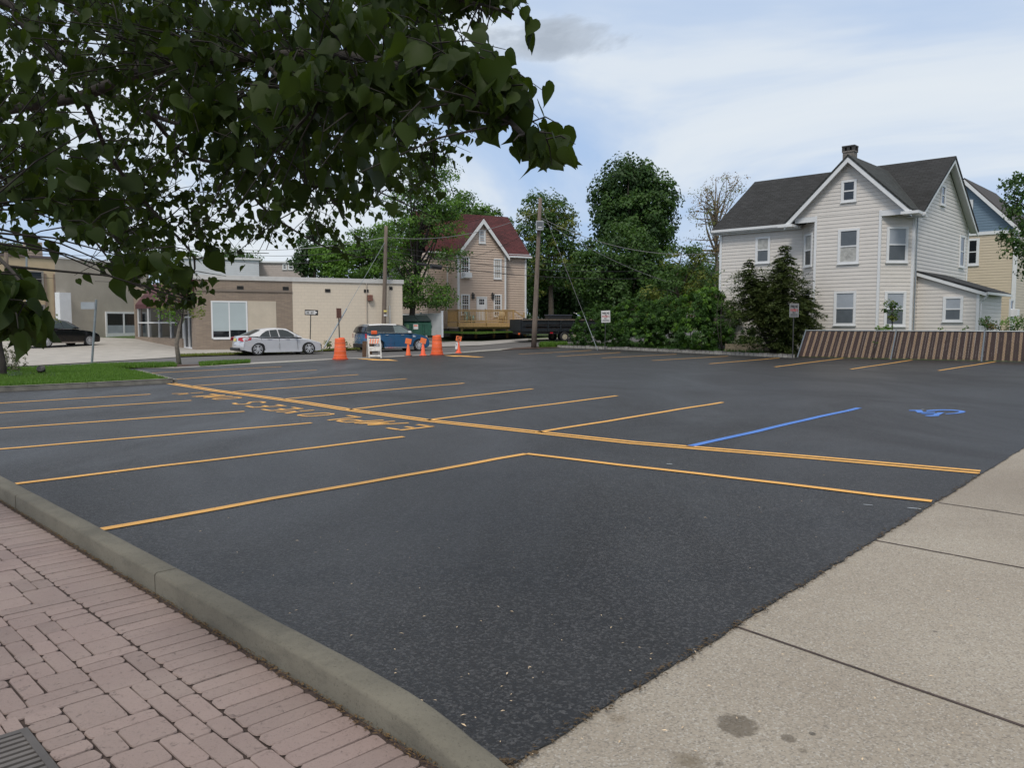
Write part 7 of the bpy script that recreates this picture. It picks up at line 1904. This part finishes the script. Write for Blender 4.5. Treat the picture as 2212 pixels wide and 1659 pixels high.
# ------------------------------------------------------------------ the near linden whose boughs hang over the view
def linden():
    rng = np.random.default_rng(77)
    base = Vector((-5.6, 4.4, 0))
    t = thing('linden_tree', 'large overhanging linden tree with dark heart-shaped leaves filling the upper left', 'tree', base)
    o = np.array(base)
    MB().tube([(0, 0, -.2), (.02, .02, 1.2), (.05, .05, 2.4), (0, .1, 3.6), (-.2, .2, 5.5), (-.3, .2, 8)], [.26, .21, .19, .17, .12, .05], 14).build('trunk', M['bark'], t, smooth=True)
    br = [  # boughs as pixels with depth: they leave the trunk off frame at the left
        ([(-700, 330, 5.0), (-250, 275, 5.0), (89, 222, 4.9), (178, 207, 4.8), (246, 178, 4.7), (376, 142, 4.4), (560, 120, 4.0), (760, 120, 3.6), (930, 165, 3.3), (1060, 230, 3.0), (1130, 290, 2.85)], .045),
        ([(246, 178, 4.7), (300, 142, 4.8), (330, 85, 5.0), (370, 10, 5.3), (420, -90, 5.7)], .032),
        ([(-500, 150, 5.6), (-100, 0, 5.6), (80, -30, 5.6), (178, 33, 5.6), (249, 68, 5.5), (330, 110, 5.3), (450, 160, 5.2)], .035),
        ([(-300, -60, 5.2), (0, 0, 5.3), (41, 44, 5.3), (119, 116, 5.4), (204, 184, 5.4), (237, 204, 5.5), (356, 258, 5.6), (442, 279, 5.7), (528, 292, 5.8), (656, 293, 5.9), (760, 296, 5.9), (860, 320, 6.0), (940, 380, 6.0)], .026),
        ([(320, 240, 5.6), (400, 330, 5.9), (500, 350, 6.2), (640, 320, 6.4), (728, 370, 6.4), (853, 430, 6.4), (940, 470, 6.4)], .016),
        ([(178, 207, 4.8), (240, 340, 5.2), (300, 420, 5.4), (353, 480, 5.5), (420, 560, 5.6), (400, 640, 5.6), (390, 720, 5.5)], .016),
        ([(89, 222, 4.9), (110, 330, 4.6), (150, 440, 4.6), (220, 540, 4.7), (280, 610, 4.8)], .014),
        ([(-250, 275, 5.0), (-120, 420, 3.6), (-40, 520, 3.0), (30, 590, 2.8), (60, 640, 2.75)], .014),
        ([(500, 350, 6.2), (560, 440, 6.4), (640, 500, 6.5), (720, 540, 6.5), (800, 560, 6.5)], .012),
        ([(420, -90, 5.7), (640, -60, 4.6), (820, -20, 4.2), (1000, 0, 4.0), (1110, 30, 3.9)], .02),
        ([(560, 120, 4.0), (620, 180, 3.7), (720, 220, 3.5), (800, 230, 3.3)], .012),
        ([(653, 200, 4.4), (655, 300, 4.6), (650, 380, 4.8), (690, 440, 5.2)], .010),
        ([(0, 380, 5.6), (60, 420, 6.0), (160, 470, 6.4), (240, 500, 6.6)], .014),
    ]
    twigs = []
    for pts, r in br:
        w = [np.array(P(*q)) for q in pts]
        # smooth
        sm = []
        for i in range(len(w) - 1):
            p0 = w[max(i - 1, 0)]; p1 = w[i]; p2 = w[i + 1]; p3 = w[min(i + 2, len(w) - 1)]
            for s in np.linspace(0, 1, 5)[:-1]:
                sm.append(.5 * ((2 * p1) + (-p0 + p2) * s + (2 * p0 - 5 * p1 + 4 * p2 - p3) * s * s + (-p0 + 3 * p1 - 3 * p2 + p3) * s ** 3))
        sm.append(w[-1]); n = len(sm)
        if pts[0][0] < -200: sm = [o + [0, 0.05, float(np.clip(sm[0][2] - .5, 1.8, 5))]] + sm; n += 1
        MB().tube([tuple(q - o) for q in sm], [r * (1 - .82 * i / n) for i in range(n)], 8).build('bough', M['bark_dark'], t, smooth=True)
        twigs += [(q, r) for q in sm]
    TW_ = np.array([q for q, _ in twigs])
    # hanging shoots: sampled inside the volume the crown fills
    crown = [(-60, -60), (1085, -60), (1100, 20), (1040, 90), (1050, 190), (1110, 240), (1150, 285), (1160, 335), (1100, 310), (1040, 262), (980, 270), (955, 380), (925, 440), (870, 480), (790, 490), (690, 545), (640, 485), (590, 545), (520, 560), (440, 545), (425, 630), (435, 690), (385, 715), (345, 650), (250, 630), (195, 600), (150, 530), (100, 440), (45, 410), (20, 490), (-60, 490)]
    low = [(-90, 600), (-20, 592), (20, 635), (48, 680), (44, 725), (20, 725), (-20, 690), (-90, 690)]
    pts2 = np.array(crown, float)
    def inside(poly, u, v):
        c = False
        for i in range(len(poly)):
            (x1, y1), (x2, y2) = poly[i - 1], poly[i]
            if (y1 > v) != (y2 > v) and u < (x2 - x1) * (v - y1) / (y2 - y1) + x1: c = not c
        return c
    holes = [(215, 100, 45, 40), (370, 260, 40, 60), (160, 310, 34, 50), (520, 300, 40, 28), (300, 500, 40, 30), (60, 130, 26, 20), (700, 250, 30, 22), (460, 90, 24, 20), (590, 470, 30, 24), (120, 400, 40, 26), (640, 80, 24, 18), (420, 420, 36, 24), (230, 560, 26, 20), (850, 440, 20, 14)]
    leaves_c, leaves_n, leaves_a, leaves_s = [], [], [], []
    shoots = MB()
    def shoot(p, ln, nl, size, near, xd=None):
        d = unit((rng.normal(size=(1, 3)) * [1, 1, .5] + [.35 if xd is None else xd, .1, -.55]))[0]
        q = p + d * ln
        shoots.tube([tuple(p - o), tuple(p + d * ln * .5 + [0, 0, .02] - o), tuple(q - o)], [.0032, .0025, .0012], 4, cap=False)
        for i in range(nl):
            s = (i + .6) / nl; b = p + d * ln * s
            a = unit(np.array([[rng.normal() * .55, rng.normal() * .55, -1.0]]))[0]          # tips hang down
            side = rng.normal(size=3) * [1, 1, .15]; pe = b + unit(side[None])[0] * size * .55 + [0, 0, -.01]
            nm = rng.normal(size=3) + [0, 0, .5]
            c = pe + a * size * .5
            leaves_c.append(c); leaves_a.append(a); leaves_n.append(nm); leaves_s.append(size * rng.uniform(.55, 1.2))
    n = 0; tries = 0
    while n < 1650 and tries < 120000:
        tries += 1
        u, v = rng.uniform(-60, 1215), rng.uniform(-60, 757)
        if not inside(crown, u, v): continue
        near_zone = u > 520 and v < 380
        Y = (rng.uniform(2.7, 3.9) if rng.random() < .34 else rng.uniform(4.2, 6.6)) if near_zone else (rng.uniform(3.4, 4.6) if rng.random() < .2 else rng.uniform(4.8, 9.0))
        if near_zone and u > 960: u -= 8 if v > 120 else 4
        if near_zone and u > 960: Y = rng.uniform(2.7, 3.5) if v > 150 else rng.uniform(3.8, 4.6)
        if near_zone and Y < 3.9 and n > 250 and rng.random() < .7: continue
        h = [q for q in holes if ((u - q[0]) / q[2]) ** 2 + ((v - q[1]) / q[3]) ** 2 < 1]
        if h and rng.random() < .88: continue
        g_ = math.sin(u * .043 + 2.1 * math.sin(v * .021 + .6)) * math.sin(v * .052 + 1.7 * math.sin(u * .017))
        if g_ > (.62 if near_zone else .36) and rng.random() < .9: continue
        p = np.array(P(u, v, Y)); n += 1
        # the shoot starts a little up-left, toward the nearest bough
        nb = TW_[np.argmin(((TW_ - p) ** 2).sum(1))]; dd = nb - p; L_ = np.linalg.norm(dd)
        s = p + dd * min(1, .22 / max(L_, 1e-3)); s[2] += .17
        if .05 < L_ < 1.0 and rng.random() < .4: shoots.tube([tuple(nb - o), tuple((nb + p) / 2 + [0, 0, .05 * L_] - o), tuple(p - o)], [.005, .0035, .0022], 4, cap=False)
        shoot(s, rng.uniform(.16, .34), int(rng.integers(6, 11)), (rng.uniform(.05, .098) ** 1.0) * (1.08 if Y < 3.9 else .84 if Y < 6 else .76), near_zone, -.25 if u > 960 else None)
    for _ in range(40):
        while True:
            u, v = rng.uniform(-90, 50), rng.uniform(590, 745)
            if inside(low, u, v): break
        shoot(np.array(P(u, v - 30, rng.uniform(2.6, 3.2))), .10, 4, rng.uniform(.08, .11), True)
    for (u, v, Y, k) in ((1150, 262, 2.9, 3), (1165, 285, 2.8, 4), (1180, 300, 2.75, 3), (1120, 240, 2.95, 4), (1085, 215, 3.0, 4), (1060, 205, 3.05, 4), (1010, 195, 3.1, 4), (960, 190, 3.1, 4), (900, 180, 3.2, 4), (840, 150, 3.2, 4), (780, 170, 3.3, 3), (720, 150, 3.4, 3)):
        for _ in range(2): shoot(np.array(P(u, v, Y)), .10, k, rng.uniform(.09, .115), True, .1)
    # the crown continues above and behind the frame
    for _ in range(520):
        p = np.array([rng.uniform(-9, -.5), rng.uniform(1.2, 8.5), rng.uniform(3.9, 7.5)])
        uu, vv = uv(p)
        if p[1] > .8 and -50 < uu < 2300 and vv > -60: continue
        shoot(p, .3, 7, rng.uniform(.08, .11), False)
    c = np.array(leaves_c); nm = np.array(leaves_n); a = np.array(leaves_a); s = np.array(leaves_s)
    nm = unit(nm - a * (nm * a).sum(1, keepdims=True)); bt = np.cross(nm, a); N_ = len(c)
    # heart-shaped outline, x across, y from base (0) to tip (1), folded along the midrib and drooping
    half = [(0.0, .10), (.14, .0), (.34, .02), (.47, .16), (.49, .34), (.41, .54), (.27, .72), (.12, .88), (0.0, 1.08)]
    mid = [(0.0, .10), (0, .34), (0, .60), (0.0, .84), (0.0, 1.08)]
    M_ = 5 + 7 + 7
    V = np.empty((N_, M_, 3)); curl = rng.uniform(-.1, .55, N_); fold = rng.uniform(.0, .75, N_) ** 1.3; tw = rng.normal(0, .28, N_); asym = rng.normal(0, .08, N_)
    def put(j, x, y):
        z = fold * abs(x) - curl * (y - .3) ** 2 + tw * x * y; x = x * (1 + asym * np.sign(x) + rng.normal(0, .05, N_)) * (1 - .25 * fold); x = x[:, None]
        V[:, j] = c + (bt * x + a * (y - .5)) * s[:, None] + nm * (z * s)[:, None]
    for j, (x, y) in enumerate(mid): put(j, x, y)
    for j, (x, y) in enumerate(half[1:-1]): put(5 + j, x, y); put(12 + j, -x, y)
    # strips between midrib and edge, both sides
    tri = [(0, 5, 6), (0, 6, 1), (6, 7, 1), (7, 8, 1), (1, 8, 2), (8, 9, 2), (9, 10, 2), (2, 10, 3), (10, 11, 3), (3, 11, 4)]
    tri += [(i if i < 5 else i + 7, k if k < 5 else k + 7, j if j < 5 else j + 7) for i, j, k in tri]
    F_ = (np.arange(N_)[:, None, None] * M_ + np.array(tri)[None]).reshape(-1, 3)
    me = bpy.data.meshes.new('foliage'); me.vertices.add(N_ * M_); me.vertices.foreach_set('co', (V - o).ravel()); me.loops.add(F_.size); me.loops.foreach_set('vertex_index', F_.ravel())
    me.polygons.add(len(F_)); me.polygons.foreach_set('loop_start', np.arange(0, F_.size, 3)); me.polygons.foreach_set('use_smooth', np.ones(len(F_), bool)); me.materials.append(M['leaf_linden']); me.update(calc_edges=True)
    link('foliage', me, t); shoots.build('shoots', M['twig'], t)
linden()

# far-off wood behind the hedge, one mass
def wood():
    rng = np.random.default_rng(91); c, n, s = [], [], []
    lob = []
    for i in range(46):
        u = rng.uniform(1090, 1600); v = rng.uniform(595, 690); Y = rng.uniform(98, 118); p = P(u, v, Y); r = rng.uniform(2.0, 3.4)
        lob.append(((p.x, p.y, max(p.z, 1.5)), (r, r, r * .8)))
    C = clumps_in(lob, 7, rng, (.3, 1)); m_ = 46; ci = np.repeat(np.arange(len(C)), m_); g = rng.normal(size=(len(ci), 3)) * .75
    leaf_mesh('distant_wood', C[ci, :3] + g, g + C[ci, 3:] + [0, 0, .5], rng.uniform(.25, .5, len(ci)), M['leaf_dark'], rng=rng)['kind'] = 'stuff'
wood()
